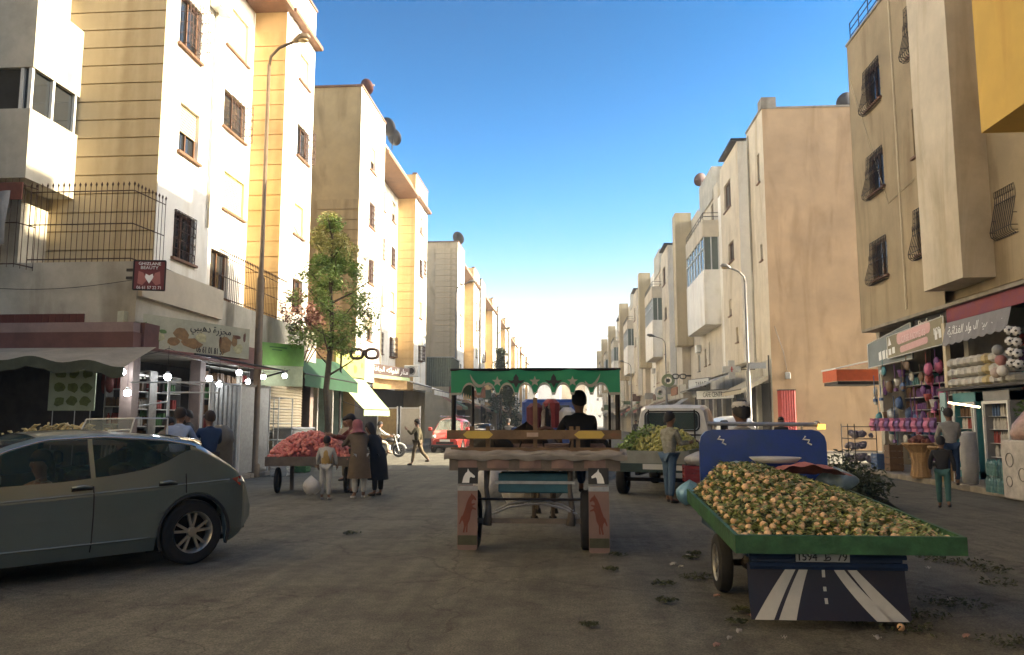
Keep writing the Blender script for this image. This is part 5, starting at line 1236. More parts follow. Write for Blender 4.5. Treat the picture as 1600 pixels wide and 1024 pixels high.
for x in (.15-.3, -1.02):
    m = MB(); m.tube([con(x-.09,.90,.02), con(x,.915,.035), con(x+.1,.905,.02)], [.012,.018,.012], 6); m.build('door_handle', SILV, ct, True, True)
    m = MB(); m.obox(con(x,.89,.0), (.1,0,0), (0,.006,0), (0,0,.025)); m.build('handle_recess', BLACK, ct, local=True)
m = MB()
for sy in (1,-1):
    vs = [con(-1.78,.91,.012),con(-1.93,.93,.012),con(-2.05,.87,.014),(con(-2.1,.76,.014)),con(-2.02,.74,.014),con(-1.9,.82,.012)]
    vs = [Vector((v.x, v.y*sy, v.z)) for v in vs]; m = MB(); m.add(vs, [tuple(range(6))]); m.build('tail_light', LRED, ct, local=True)
m = MB(); m.grid(lambda a, b: (-1.28-.24*b, (-.6+1.2*a), 1.41-.04*b-.05*(2*a-1)**4), 12, 3); m.grid(lambda a, b: (-1.52+.14*b, (.6-1.2*a), 1.37-.02-.02*b-.05*(2*a-1)**4), 12, 2); m.build('spoiler', SILV, ct, True, True)
m = MB(); m.box(-2.12,-2.0,-.55,.55,.3,.42); m.build('bumper_trim', BLACK, ct, local=True)
m = MB(); m.bev(.62,.78,.9,1.08,.96,1.08,.03); m.build('mirror', SILV, ct, local=True)
m = MB(); m.box(-2.13,-2.11,-.26,.26,.62,.73); m.build('number_plate', ALU, ct, local=True)

# red van facing the camera
REDC = mk('car_paint_red', (.42,.03,.02), .3, noise=.15, nscale=1.5, bump=0, coat=.6)
van = dict(name='van', x0=-2.1, x1=2.05, axles=(-1.3,1.35), R=.31, Ra=.36, sill=.22, k=1,
    w=[(-2.1,.75),(-1.9,.84),(0,.86),(1.4,.84),(1.8,.76),(2.05,.62)],
    top=[(-2.1,1.5),(-2.0,1.75),(-1.8,1.8),(.3,1.8),(.6,1.72),(1.25,1.15),(1.75,1.02),(1.98,.85),(2.05,.7)],
    zb=[(-2.1,.9),(1.0,1.0),(1.3,1.08),(1.75,.93),(2.05,.6)], zt=[(-2.1,1.3),(-1.9,1.55),(.3,1.6),(.6,1.5),(1.2,1.1),(2.05,.62)],
    end=[(-2.1,.3),(1.8,.22),(2.05,.3)], crease=lambda x: .8, tumble=.25, glass=(-1.2,1.05), wind=(.55,1.28), rear=(-9,-8), pillars=((-.1,.0),), seats=((.2,.4),(.2,-.4)))
vt, vrow, von = car('red van parked facing the camera beyond the left corner, in the sun', 'van', (-6.25, 42.5), R(-92), van, REDC, CLEARG)
for sy in (1,-1):
    m = MB(); m.ball((1.86,sy*.6,.80), .15, 10, 6, (.9,.9,.75)); m.build('headlight', LCLR, vt, True, True)
    m = MB(); m.bev(.95,1.1,sy*.98-.1,sy*.98+.1,1.1,1.3,.03); m.build('mirror', REDC, vt, local=True)
    m = MB(); m.tube([(-1.7,sy*.62,1.86),(.3,sy*.62,1.86)], .02, 6); m.build('roof_rail', CHROME, vt, local=True)
m = MB(); m.bev(1.9,2.1,-.7,.7,.28,.42,.04); m.build('bumper', BLACK, vt, local=True)
m = MB(); m.box(1.98,2.07,-.45,.45,.44,.56); m.build('grille', BLACK, vt, local=True)
m = MB(); m.box(2.07,2.12,-.26,.26,.57,.68); m.build('number_plate', ALU, vt, local=True)
m = MB(); m.tube([(-.2,-.7,1.88),(-.2,.7,1.88)], .02, 6); m.tube([(-1.4,-.7,1.88),(-1.4,.7,1.88)], .02, 6); m.build('roof_bar', CHROME, vt, local=True)
# more vehicles far down the street
def simple_car(label, x, y, rz, paint, s=None, grp=None):
    c, _, _ = car(label, 'car', (x, y), rz, s or hatch, paint, TINT)
    if grp: c['group'] = grp
    return c
WHC = mk('car_paint_white', (.62,.62,.6), .35, noise=.15, bump=0, coat=.4); BLC = mk('car_paint_dark_blue', (.03,.04,.08), .3, noise=.1, bump=0, coat=.5)
simple_car('white car parked behind the red van on the left', -6.9, 50, R(-90), WHC)
simple_car('dark car parked far down the left side', -7.2, 66, R(-90), BLC)
simple_car('white van parked on the right side beyond the pickup', 6.4, 33, R(90), WHC, dict(van, name='van'))
simple_car('pale car parked on the right side near the cafe', 6.9, 48, R(90), SILV)
simple_car('red car driving far down the middle of the street', 1.2, 70, R(-90), REDC)

# ---------------------------------------------------------------- pickup with grapes
hd = R(90-18); pk = thing('pickup_truck', 'white pickup truck with a dropside bed heaped with green and yellow grapes', 'pickup truck', (1.62, 16.94, 0), hd)
GRP = mk('pickup_bed_green', (.12,.16,.11), .6, noise=.3, nscale=3)
m = MB(); m.box(.0,2.6,-.83,.83,.72,.78); m.build('bed_floor', GRP, pk, local=True)
for y0, y1 in ((-.86,-.82),(.82,.86)):
    m = MB(); m.box(.0,2.6,y0,y1,.70,.98); m.build('side_board', GRP, pk, local=True)
m = MB(); m.box(-.04,0,-.86,.86,.70,.96); m.build('tailgate', mk('tailgate_pale', (.30,.31,.26), .6, noise=.3, nscale=3), pk, local=True)
m = MB(); m.box(-.06,-.03,-.5,.1,.58,.69); m.build('number_plate', ALU, pk, local=True)
m = MB(); m.box(-.05,.0,-.8,.8,.52,.70); m.build('rear_crossbar', mk('chassis_dark_green', (.03,.06,.05), .6), pk, local=True)
for sy in (1,-1):
    m = MB(); m.box(-.075,-.05,sy*.68-.1,sy*.68+.1,.57,.67); m.build('tail_light', LRED if sy > 0 else ALU, pk, local=True)
    for x in (.75, 4.05): wheel(pk, (x, sy*.72, .31), .31, .2, 'y', 0, STEEL, sy)
m = MB(); m.box(.1,4.3,-.3,-.2,.45,.6); m.box(.1,4.3,.2,.3,.45,.6); m.box(.7,.8,-.7,.7,.28,.36); m.build('chassis', IRON, pk, local=True)
# cab (dropping sides, big rear window)
m = MB()
secs = [(2.72,.86,.5,1.30,.72,1.90),(2.85,.88,.45,1.28,.76,1.97),(3.4,.88,.45,1.25,.76,1.99),(3.9,.88,.45,1.22,.72,1.93),(4.35,.87,.4,1.15,.78,1.30),(4.75,.82,.4,1.0,.7,1.08),(4.85,.75,.42,.9,.6,.9)]
pts = []
for x, w, z0, zb, wt, zt in secs:
    pts.append([(x,-w*.95,z0),(x,-w,z0+.25),(x,-w,zb),(x,-wt-.02,zt-.1),(x,-wt+.08,zt-.02),(x,0,zt),(x,wt-.08,zt-.02),(x,wt+.02,zt-.1),(x,w,zb),(x,w,z0+.25),(x,w*.95,z0)])
for a, b in zip(pts, pts[1:]):
    for j in range(10): m.quad(a[j+1], a[j], b[j], b[j+1])
m.add(pts[0], [tuple(range(11))]); m.add(pts[-1], [tuple(range(10,-1,-1))])
cb = m.build('cab', WHC, pk, local=True); setsmooth(cb, 30)
m = MB(); m.prism(rrect(-.62,.62,1.38,1.78,.1), lambda y, z, d: (2.70-d, -y, z), 0, .02); m.build('rear_window', TINT, pk, local=True)
m = MB(); o = rrect(-.65,.65,1.35,1.81,.11); m.tube([(2.69,y,z) for y, z in o], .018, 5, closed=True); m.build('window_seal', BLACK, pk, local=True)
for sy in (1,-1):
    m = MB(); m.add([(2.95,sy*.865,1.36),(3.85,sy*.87,1.33),(3.7,sy*.775,1.84),(3.0,sy*.79,1.84)], [(0,1,2,3)]); w_ = m.build('side_window', TINT, pk, local=True); w_.location.y = sy*.02
    m = MB(); m.bev(4.0,4.1,sy*1.05-.09,sy*1.05+.09,1.35,1.6,.02); m.build('mirror', BLACK, pk, local=True)
m = MB()
for y in (-.55,.55): m.tube([(2.63,y,.8),(2.63,y,1.85)], .02, 5)
m.tube([(2.63,-.8,1.25),(2.63,.8,1.25)], .02, 5); m.build('rack', IRON, pk, local=True)
def ptk(x, y, z): c, s = cos(hd), sin(hd); return (1.62+x*c-y*s, 16.94+x*s+y*c, z)
GY = mk('grape_yellow', (.42,.38,.10), .4, noise=.3, nscale=8, bump=0, alt=(.30,.30,.07)); GG = mk('grape_green', (.14,.17,.04), .4, noise=.4, nscale=8, bump=0); GD = mk('grape_red', (.10,.035,.03), .4, noise=.4, nscale=8, bump=0)
def hz(x, y): return .80 + .62*max(0, 1-abs(x-1.5)/1.55)**.55*max(0, 1-(abs(y)/.9)**3)
mg = {0: MB(), 1: MB(), 2: MB()}
for i in range(1500):
    x, y = rnd.uniform(.03,2.55), rnd.uniform(-.8,.8); k = 1 if y > .25+.15*sin(x*4) else 0
    if x > 1.7 and rnd.random() < .4: k = 2
    mg[k].ball(ptk(x, y, hz(x, y)+rnd.uniform(-.05,.04)), rnd.uniform(.024,.042), 5, 4)
m = MB(); m.grid(lambda a, b: ptk(.02+2.56*a, -.81+1.62*b, hz(.02+2.56*a, -.81+1.62*b)-.06), 20, 14)
tag(m.build('grape_heap_base', GG, smooth=True), 'green bed of the grape heap on the white pickup', 'grapes', kind='stuff')
for k, (mt, l) in enumerate(((GY,'heap of yellow grapes on the middle of the pickup bed'),(GG,'heap of green grapes at the left side of the pickup bed'),(GD,'dark red grapes at the cab end of the pickup bed'))):
    tag(mg[k].build('grapes', mt, smooth=True), l, 'grapes', kind='stuff')
lf = MB()
for i in range(60): x, y = rnd.uniform(.1,2.5), rnd.uniform(.2,.8); leaves(lf, ptk(x, y, hz(x,y)+.05), .12, 12, .05, rnd)
tag(lf.build('vine_leaves', LEAF), 'vine leaves mixed into the green side of the pickup heap', 'leaves', kind='stuff')
# red crates and bags beside the pickup
CR = mk('crate_red', (.30,.03,.03), .5, noise=.25)
for i, (x, y, z, l) in enumerate(((2.45,15.75,.42,'upper red plastic crate between the striped man and the blue tricycle'),(2.5,15.7,.1,'lower red plastic crate under another, beside the blue tricycle'))):
    t = thing('crate', l, 'crate', (x, y, z))
    m = MB()
    for k in range(4): m.box(-.26,.26,-.17,-.155,.02+k*.075,.07+k*.075); m.box(-.26,.26,.155,.17,.02+k*.075,.07+k*.075); m.box(-.26,-.245,-.17,.17,.02+k*.075,.07+k*.075); m.box(.245,.26,-.17,.17,.02+k*.075,.07+k*.075)
    for a in (-.25,.25):
        for b in (-.16,.16): m.box(a-.02,a+.02,b-.02,b+.02,0,.31)
    m.box(-.25,.25,-.16,.16,0,.02); m.build('basket', CR, t, local=True)
def bag(label, c, r, h, mat, seed, nm='plastic_bag'):
    rr = random.Random(seed); m = MB(); n = 16; ph = [rr.uniform(0,6) for _ in range(4)]
    def fn(a, b):
        q = 2*pi*a; rad = r*(sin(pi*min(b*1.15+.12,1))**.7)*(1+.16*sin(3*q+ph[0]+b*3)+.1*sin(7*q+ph[1]-b*5)+.05*sin(12*q+ph[2]))
        return (c[0]+rad*cos(q), c[1]+rad*sin(q)*.8, c[2]+h*b+.03*h*sin(4*q+ph[3]))
    m.grid(fn, 24, 10); return tag(m.build(nm, mat, smooth=True), label, 'bag')
BAGB = mk('bag_light_blue', (.22,.42,.48), .35, noise=.2, nscale=5, bump=.5, bscale=12); BAGW = mk('bag_white', (.55,.53,.48), .4, noise=.25, nscale=5, bump=.5, bscale=12)
bag('light blue plastic bag on the ground beside the striped man', (2.25,15.5,.02), .26, .55, BAGB, 1)
bag('white crumpled bags on top of the red crates', (2.5,15.7,.73), .3, .34, BAGW, 2)
bag('dark red bag leaning against the lower crate', (2.75,15.3,.35), .22, .4, mk('bag_dark_red', (.25,.03,.05), .5, noise=.4, bump=.5, bscale=12), 3)

# ---------------------------------------------------------------- cargo tricycle with oranges
TB = mk('tricycle_blue', (.012,.045,.26), .42, noise=.35, nscale=5, alt=(.02,.05,.17), coat=.2)
TBD = mk('tricycle_dark_blue', (.015,.035,.085), .5, noise=.3, nscale=4)
TG = mk('tray_green', (.04,.14,.05), .6, noise=.5, nscale=7, bump=.4, bscale=25, streak=.3)
tr = thing('cargo_tricycle', 'blue motor tricycle with a green-edged tray heaped with oranges', 'tricycle', (2.2, 7.5, 0))
A0, A1, X0, X1 = 6.3, 8.75, 1.27, 2.90
tz = lambda y: .62 + (y-A0)*.058
def slab(m, x0, x1, y0, y1, dz0, dz1):
    m.add([(x0,y0,tz(y0)+dz0),(x1,y0,tz(y0)+dz0),(x1,y1,tz(y1)+dz0),(x0,y1,tz(y1)+dz0),(x0,y0,tz(y0)+dz1),(x1,y0,tz(y0)+dz1),(x1,y1,tz(y1)+dz1),(x0,y1,tz(y1)+dz1)], [(0,3,2,1),(4,5,6,7),(0,1,5,4),(1,2,6,5),(2,3,7,6),(3,0,4,7)])
m = MB(); slab(m, X0, X1, A0, A1, -.03, 0); m.build('tray_floor', TG, tr)
m = MB(); slab(m, X0-.03, X1+.03, A0-.035, A0, -.05, .085); m.build('tray_board', TG, tr)
m = MB(); slab(m, X0-.03, X0, A0, A1, -.05, .085); m.build('tray_board', TG, tr)
m = MB(); slab(m, X1, X1+.03, A0, A1, -.05, .085); m.build('tray_board', TG, tr)
m = MB(); m.prism(rrect(1.40,2.74,.72,1.47,.14), lambda x, z, d: (x, 8.82+d, z), 0, .05)
o = m.build('back_panel', TB, tr)
m = MB(); m.tube([(1.5,8.86,1.535),(2.66,8.86,1.525)], .022, 8); m.ball((2.66,8.86,1.53), .035, 8, 6)
for x in (1.56, 2.5): m.tube([(x,8.86,1.45),(x,8.86,1.53)], .014, 6)
m.build('handrail', STEEL, tr)
m = MB(); 
for sx in (1.62, 2.52): m.tube([(sx,8.815,1.4),(sx-.03,8.81,1.37),(sx+.04,8.81,1.36),(sx+.02,8.81,1.33),(sx+.06,8.81,1.31)], .009, 4)
m.build('white_mark', WHT, tr)
m = MB(); m.box(2.66,2.73,8.8,8.86,1.475,1.53); m.build('indicator', mk('indicator_amber', (.8,.4,.05), .3, noise=.1, emit=1.2), tr)
# body under the tray
m = MB(); m.box(1.38,2.56,6.55,8.7,.50,.575); m.box(1.40,2.54,6.48,6.56,.36,.60); m.build('chassis_box', TBD, tr)
m = MB(); m.tube([(1.38,6.46,.45),(2.56,6.46,.45)], .03, 6); m.tube([(1.38,6.46,.52),(2.56,6.46,.52)], .02, 6); m.build('rear_bar', TBD, tr)
t_ = MB(); t_.box(1.72,2.12,6.40,6.415,.49,.575); pl = t_.build('number_plate', mk('plate_white', (.42,.43,.4), .5, noise=.2), tr)
text('97  ط  4951', INK, pl, Matrix(((1,0,0,1.92-2.2),(0,0,-1,6.395-7.5),(0,1,0,.53),(0,0,0,1))), .36, .062)
m = MB(); fl = lambda a, b: (1.36+1.18*a, 6.45-.10*(1-b)**2, .07+.40*b)
m.grid(fl, 10, 8); m.grid(lambda a, b: (lambda p: (p[0], p[1]+.008, p[2]))(fl(1-a, b)), 10, 8); mf = m.build('mudflap', mk('mudflap_dark', (.005,.007,.014), .5, noise=.5, nscale=4, alt=(.012,.006,.011)), tr, smooth=True)
def flapprint(name, mat, quad):
    m = MB(); 
    def fn(a, b):
        x0 = quad[0]+(quad[2]-quad[0])*b**1.0; x1 = quad[1]+(quad[3]-quad[1])*b
        cur = quad[4]*(1-b)**2 if len(quad) > 4 else 0
        u = x0+(x1-x0)*a + cur; p = fl(min(1,max(0,u)), b); return (p[0], p[1]-.004, p[2])
    m.grid(fn, 2, 10); m.build(name, mat, tr)
FW = mk('flap_white', (.48,.47,.42), .6, noise=.15)
flapprint('white_stripe', FW, (.02,.14,.27,.33)); flapprint('white_stripe', FW, (.17,.28,.35,.40))
flapprint('white_stripe', FW, (.72,.83,.53,.59,.06)); flapprint('white_stripe', FW, (.86,.98,.61,.66,.0))
for b0, b1 in ((.28,.38),(.5,.58),(.75,.98)):
    m = MB(); m.grid(lambda a, b: (lambda p: (p[0], p[1]-.004, p[2]))(fl(.475+.02*a, b0+(b1-b0)*b)), 1, 3); m.build('white_dash', FW, tr)
for sy, x in ((-1,1.40),(1,2.50)): wheel(tr, (x-2.2, 7.72-7.5, .26), .26, .12, 'x', 6, STEEL, sy, False)
m = MB(); m.tube([(1.46,7.72,.26),(2.44,7.72,.26)], .03, 8); m.ball((1.6,7.5,.3), .07, 10, 8); m.build('axle', IRON, tr)
m = MB()
for x in (1.6,2.3): m.box(x-.03,x+.03,6.6,10.2,.42,.49)
m.build('frame_rail', IRON, tr)
wheel(tr, (0, 10.5-7.5, .27), .27, .1, 'x', 6, STEEL, -1, False)
m = MB(); m.tube([(2.2,10.5,.27),(2.2,10.25,.8),(2.2,10.15,1.1)], .035, 8); m.tube([(1.85,10.0,1.15),(2.2,10.12,1.12),(2.55,10.0,1.15)], .018, 6); m.build('handlebar_fork', IRON, tr)
m = MB(); m.bev(1.98,2.42,8.95,9.6,.78,.9,.04); m.build('saddle', BLACK, tr)
m = MB(); m.bev(2.0,2.4,9.6,10.05,.7,.95,.08); m.build('fuel_tank', TB, tr)
# oranges: 300 of their own, the rest as one mass
def oz(x, y):
    u = (x-X0)/(X1-X0); v = (y-A0)/(A1-A0)
    e = min(1, u/.16)**.7*min(1, (1-u)/.62)**.9*min(1, (v+.02)/.55)**.8*min(1, (1-v)/.25+.35)
    return tz(y)+.03+.345*e
ORA = mk('orange_peel', (.72,.38,.15), .5, noise=.3, nscale=1.6, bump=.25, bscale=90, alt=(.70,.50,.30))
ob = MB(); ob.ball((0,0,0), .029, 10, 7); om = ob.mesh('orange', ORA, True)
cnt = 0; tries = 0; placed = []; rest = MB()
cand = []
while len(cand) < 400 and tries < 40000:
    tries += 1
    y = A0 + (A1-A0)*rnd.random()**1.25; x = rnd.uniform(X0+.03, X1-.03)
    if rnd.random() < .35: x, y = 1.9+rnd.gauss(0,.3), 7.1+rnd.gauss(0,.35)
    if not (X0+.03 < x < X1-.03 and A0+.03 < y < A1-.1): continue
    if all((x-a)**2+(y-b)**2 > .066**2 for a, b in cand): cand.append((x, y))
for i in range(23): cand.append((X0+.1+i*.065, A0+.04)) if all((X0+.1+i*.065-a)**2+(A0+.04-b)**2 > .055**2 for a, b in cand) else None
cand.sort(key=lambda p: p[1])
for i, (x, y) in enumerate(cand):
    p = (x, y, oz(x, y)+rnd.uniform(-.012,.016))
    if i < 300:
        o = inst('orange', om, None, p); o.rotation_euler = (rnd.uniform(0,3), rnd.uniform(0,3), 0); k_ = rnd.uniform(.78,1.2); o.scale = (k_, k_, k_*rnd.uniform(.88,1))
        tag(o, 'small orange heaped among green leaves on the tricycle tray', 'orange', 'oranges heaped on the tricycle')
    else: rest.ball(p, .029, 8, 6)
tag(rest.build('oranges', ORA, smooth=True), 'farther oranges on the upper slope of the tricycle heap', 'oranges', kind='stuff')
m = MB(); m.grid(lambda a, b: (X0+.005+(X1-X0-.01)*a, A0+.005+(A1-A0-.02)*b, oz(X0+(X1-X0)*a, A0+(A1-A0)*b)-.015-.0*a), 40, 40)
tag(m.build('leaf_bed', mk('leaf_bed_green', (.06,.075,.02), .8, noise=.5, nscale=12, bump=1, bscale=60), smooth=True), 'packed bed of citrus leaves under the oranges on the tray', 'leaves', kind='stuff')
lm = MB(); ly = MB()
for i in range(8500):
    x, y = rnd.uniform(X0+.01,X1-.01), rnd.uniform(A0+.01,A1-.06); p = Vector((x, y, oz(x, y)+rnd.uniform(-.01,.04)))
    a = rnd.uniform(0,6.28); u = Vector((cos(a), sin(a), rnd.uniform(-.4,.7))).normalized(); w = u.cross(Vector((rnd.gauss(0,.5), rnd.gauss(0,.5), 1))).normalized()
    s = rnd.uniform(.02,.042); (lm if rnd.random() < .6 else ly).add([p-u*s, p-w*s*.3, p+u*s*.2-w*s*.32, p+u*s*1.1, p+u*s*.2+w*s*.32, p+w*s*.3-u*s*.1], [(0,1,2,3,4,5)])
tag(lm.build('citrus_leaves', mk('citrus_leaf', (.24,.27,.07), .5, noise=.5, nscale=6, bump=0, alt=(.12,.15,.04))), 'dark green citrus leaves spread through the heap of oranges', 'leaves', kind='stuff')
tag(ly.build('pale_leaves', mk('citrus_leaf_pale', (.38,.42,.13), .5, noise=.4, nscale=6, bump=0)), 'pale yellowish leaf undersides among the oranges', 'leaves', kind='stuff')
bag('pale blue thin bag on the heap in front of the blue panel, left', (1.72,8.5,1.03), .2, .15, mk('bag_pale_blue', (.28,.40,.46), .35, noise=.3, bump=.6, bscale=14), 7)
bag('greyish blue bag at the right end of the blue panel', (2.72,8.55,.85), .2, .3, mk('bag_grey_blue', (.25,.34,.38), .4, noise=.3, bump=.6, bscale=14), 8)
t = thing('weighing_pan', 'round white scale pan with a pink cloth on top of the oranges', 'scale', (2.15,8.3,1.06))
m = MB(); m.lathe([(0,.02),(.2,.02),(.26,.07),(.25,.075),(.19,.03)], (2.1,8.45,1.12), 20); m.build('pan', mk('enamel_white', (.55,.55,.55), .3, noise=.1), t, smooth=True)
m = MB(); m.grid(lambda a, b: (1.9+.85*a, 8.1+.5*b, 1.03+.12*sin(pi*a)*sin(pi*min(1,b+.3))+.012*sin(a*25+b*9)), 24, 10); m.build('cloth', mk('cloth_pink', (.45,.17,.15), .8, noise=.35, nscale=6), t, smooth=True)
# dark vegetable pile right of the tricycle (hay and greens)
t = thing('greens_pile', 'dark pile of bundled greens on the ground at the right of the blue tricycle', 'greens', (4.3,15.5,0)); t['kind'] = 'stuff'
m = MB()
for k in range(60): leaves(m, (4.2+rnd.uniform(-.5,1.3), 14.8+rnd.uniform(-.5,1.2), rnd.uniform(.2,.4) + .5*rnd.random()*max(0,1-k/60)), .3, 90, .05, rnd)
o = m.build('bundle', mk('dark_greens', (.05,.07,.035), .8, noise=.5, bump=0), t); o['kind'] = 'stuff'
m = MB(); m.grid(lambda a, b: (3.5+2.3*a, 14.4+1.9*b, .7*sin(pi*a)**.6*sin(pi*b)**.5*(1-.35*a)), 14, 10); o = m.build('core', mk('dark_greens_core', (.02,.028,.015), .9, noise=.5, bump=1), t); o['kind'] = 'stuff'

# ---------------------------------------------------------------- horse cart with green canopy
hc = thing('horse_cart', 'horse cart with a scalloped green canopy of stars and crescents, driver aboard', 'cart', (-.45, 10.8, 0))
CW = mk('cart_wood_grey', (.17,.14,.11), .8, noise=.4, nscale=5, bump=.3); CWB = mk('cart_wood_brown', (.20,.125,.065), .75, noise=.4, nscale=5, bump=.3)
m = MB(); m.box(-1.42,.55,9.75,12.1,.98,1.06); m.build('bed', CW, hc)
m = MB(); m.box(-1.46,.6,9.7,9.745,.97,1.12); m.build('rear_board', CW, hc)
for x in (-1.46,.555): m = MB(); m.box(x,x+.04,9.75,12.1,.97,1.12); m.build('side_board', CW, hc)
m = MB(); m.box(-1.5,.62,9.74,9.78,1.345,1.455); brd = m.build('backrest_board', CWB, hc)
m = MB(); m.box(-1.45,.6,9.75,9.79,1.2,1.245); m.build('rail', CWB, hc)
for x in (-1.2,-1.0,-.42,.02,.1): m = MB(); m.box(x-.025,x+.025,9.79,9.84,1.06,1.5 if abs(x+.42) > .01 else 1.85); m.build('upright', CWB, hc)
for nm, mt, pl_ in (('reflector_arrow',mk('reflector_yellow', (.55,.38,.05), .4, noise=.15), [(-1.30,.0),(-1.25,.045),(-.98,.045),(-.93,0),(-.98,-.045),(-1.25,-.045)]), ('reflector_arrow',MATS['reflector_yellow'] if 'reflector_yellow' in MATS else None,[(.05,0),(.11,.045),(.38,.045),(.42,0),(.38,-.045),(.11,-.045)])):
    m = MB(); m.prism(pl_, lambda x, z, d: (x, 9.74-d, 1.40+z), 0, .008); m.build(nm, MATS['reflector_yellow'], hc)
for pl_ in ([(-1.49,.015),(-1.4,.015),(-1.4,.035),(-1.34,0),(-1.4,-.035),(-1.4,-.015),(-1.49,-.015)], [(.6,.015),(.54,.015),(.54,.035),(.46,0),(.54,-.035),(.54,-.015),(.6,-.015)]):
    m = MB(); m.prism(pl_, lambda x, z, d: (x, 9.74-d, 1.40+z), 0, .008); m.build('painted_arrow', INK if False else BROWN, hc)
m = MB(); m.box(-.52,-.38,9.725,9.74,1.375,1.425); m.build('label_plate', mk('label_pink', (.45,.33,.25), .6), hc)
for x in (-.93,-.33): m = MB(); m.tube([(x,9.8,1.32),(x+.02,9.78,1.24),(x+.1,9.78,1.22),(x+.24,9.78,1.22),(x+.32,9.78,1.24),(x+.34,9.8,1.32)], .012, 5); m.build('hook', IRON, hc)
# padding and folded cloth
PADM = mk('padding_cloth', (.34,.31,.27), .85, noise=.3, nscale=4, bump=.4, bscale=10); PADP = mk('padding_rose', (.26,.17,.14), .85, noise=.3, nscale=4)
m = MB(); m.grid(lambda a, b: (-1.52+2.2*a, 9.66+.06*sin(b*pi)-.08*sin(b*pi)+.0+.3*max(0,b-.5), 1.10+.13*b+.008*sin(a*23)+.008*sin(a*51+b*7)), 60, 8); m.tube([(-1.5+2.15*i/20, 9.67, 1.165+.02*sin(i*1.3)) for i in range(21)], [.022+.012*abs(sin(i*.9)) for i in range(21)], 8); m.build('padding', PADM, hc, smooth=True)
m = MB(); m.grid(lambda a, b: (-1.35+1.85*a, 9.69-.02*sin(a*30), 1.0+.11*b), 50, 2); m.build('side_cloth', PADP, hc, smooth=True)
# black upper panels with white horse heads, mudflaps with red horses
HH = [(-.07,-.085),(-.055,-.02),(-.03,.03),(-.01,.045),(.0,.085),(.018,.05),(.05,.025),(.085,-.005),(.08,-.025),(.055,-.022),(.035,-.012),(.02,-.03),(.015,-.085)]
HR = [(-.02,-.22),(.0,-.22),(.005,-.12),(.03,-.07),(.045,.02),(.06,.05),(.1,.04),(.105,.055),(.065,.075),(.06,.09),(.095,.11),(.09,.12),(.05,.115),(.05,.14),(.07,.165),(.1,.15),(.108,.165),(.085,.2),(.06,.22),(.05,.24),(.04,.215),(.015,.18),(-.01,.12),(-.03,.05),(-.055,-.02),(-.075,-.04),(-.1,-.12),(-.09,-.13),(-.065,-.08),(-.05,-.1),(-.04,-.15),(-.055,-.22),(-.035,-.225),(-.02,-.16),(-.01,-.13)]
for x0, x1, z0, z1, sg in ((-1.34,-1.10,.05,.80,1),(.215,.455,.03,.80,-1)):
    m = MB(); m.box(x0,x1,9.62,9.635,z1+.02,z1+.21); m.build('black_panel', mk('panel_black', (.02,.02,.018), .6), hc)
    cx = (x0+x1)/2
    P_ = [(sg*a, b) for a, b in HH]; P_ = P_ if sg > 0 else P_[::-1]
    m = MB(); m.prism(P_, lambda x, z, d: (cx+x, 9.62-d, z1+.115+z), 0, .006); m.build('horse_head_emblem', WHT, hc)
    m = MB(); m.prism(rrect(x0,x1,z0,z1,.03), lambda x, z, d: (x, 9.605-d, z), 0, .012); m.build('mudflap', mk('mudflap_pink', (.24,.15,.12), .6, noise=.25, nscale=3, streak=.2), hc)
    P_ = [(sg*a, b) for a, b in HR]; P_ = P_ if sg > 0 else P_[::-1]
    m = MB(); m.prism(P_, lambda x, z, d: (cx+x, 9.593-d, (z0+z1)/2+.05+z), 0, .004); m.build('horse_picture', mk('print_rust', (.16,.035,.015), .6), hc)
    m = MB(); m.box(x0+.005,x1-.005,9.585,9.5925,z0+.06,z0+.17); m.build('ground_picture', mk('print_olive', (.07,.07,.035), .7, noise=.4, nscale=9), hc)
    m = MB(); m.box(x0,x1,9.585,9.605,z1-.06,z1-.005); m.build('top_strip', STEEL, hc)
for x, s in ((-1.2,-1),(.20,1)): wheel(hc, (x+.45, 10.04-10.8, .36), .36, .15, 'x', 6, RIM, s, False)
m = MB(); m.box(-1.2,.2,9.93,9.99,.32,.38); m.build('axle', CW, hc)
m = MB(); m.tube([(-1.12,9.85,.62),(.2,9.85,.62)], .016, 6); m.build('cross_rod', IRON, hc)
for s0 in (0,1):
    m = MB(); m.tube([(-.95+.04*s0,9.9,.44+.04*s0),(-.75,9.9,.52+.04*s0),(-.5,9.9,.56+.04*s0),(-.3,9.9,.56+.04*s0),(-.1,9.9,.51+.04*s0),(.08-.04*s0,9.9,.44+.04*s0)], .016, 6); m.build('leaf_spring', STEEL, hc)
for x in (-1.02,-.0): 
    m = MB(); m.tube([(x,9.92,.3),(x+.02,9.92,.5),(x-.01,9.92,.75),(x,9.92,.98)], [.06,.035,.03,.04], 8); m.build('spring_hanger', CW, hc, smooth=True)
m = MB(); m.bev(-.88,-.0,9.9,10.3,.69,.93,.015); m.build('blue_box', mk('box_teal_blue', (.03,.13,.17), .6, noise=.35, nscale=5), hc)
m = MB(); m.box(-.92,.06,9.87,9.895,.80,.835); m.build('box_band', STEEL, hc)
for sx in (-.85,-.05): m = MB(); m.tube([(sx,12.1,1.0),(sx+.03,13.2,.95),(sx+.05,14.2,1.05)], .03, 8); m.build('shaft', CWB, hc)
for x in (-1.16,.24): m = MB(); m.box(x-.015,x+.015,9.68,9.7,.85,1.0); m.build('strap', IRON, hc)
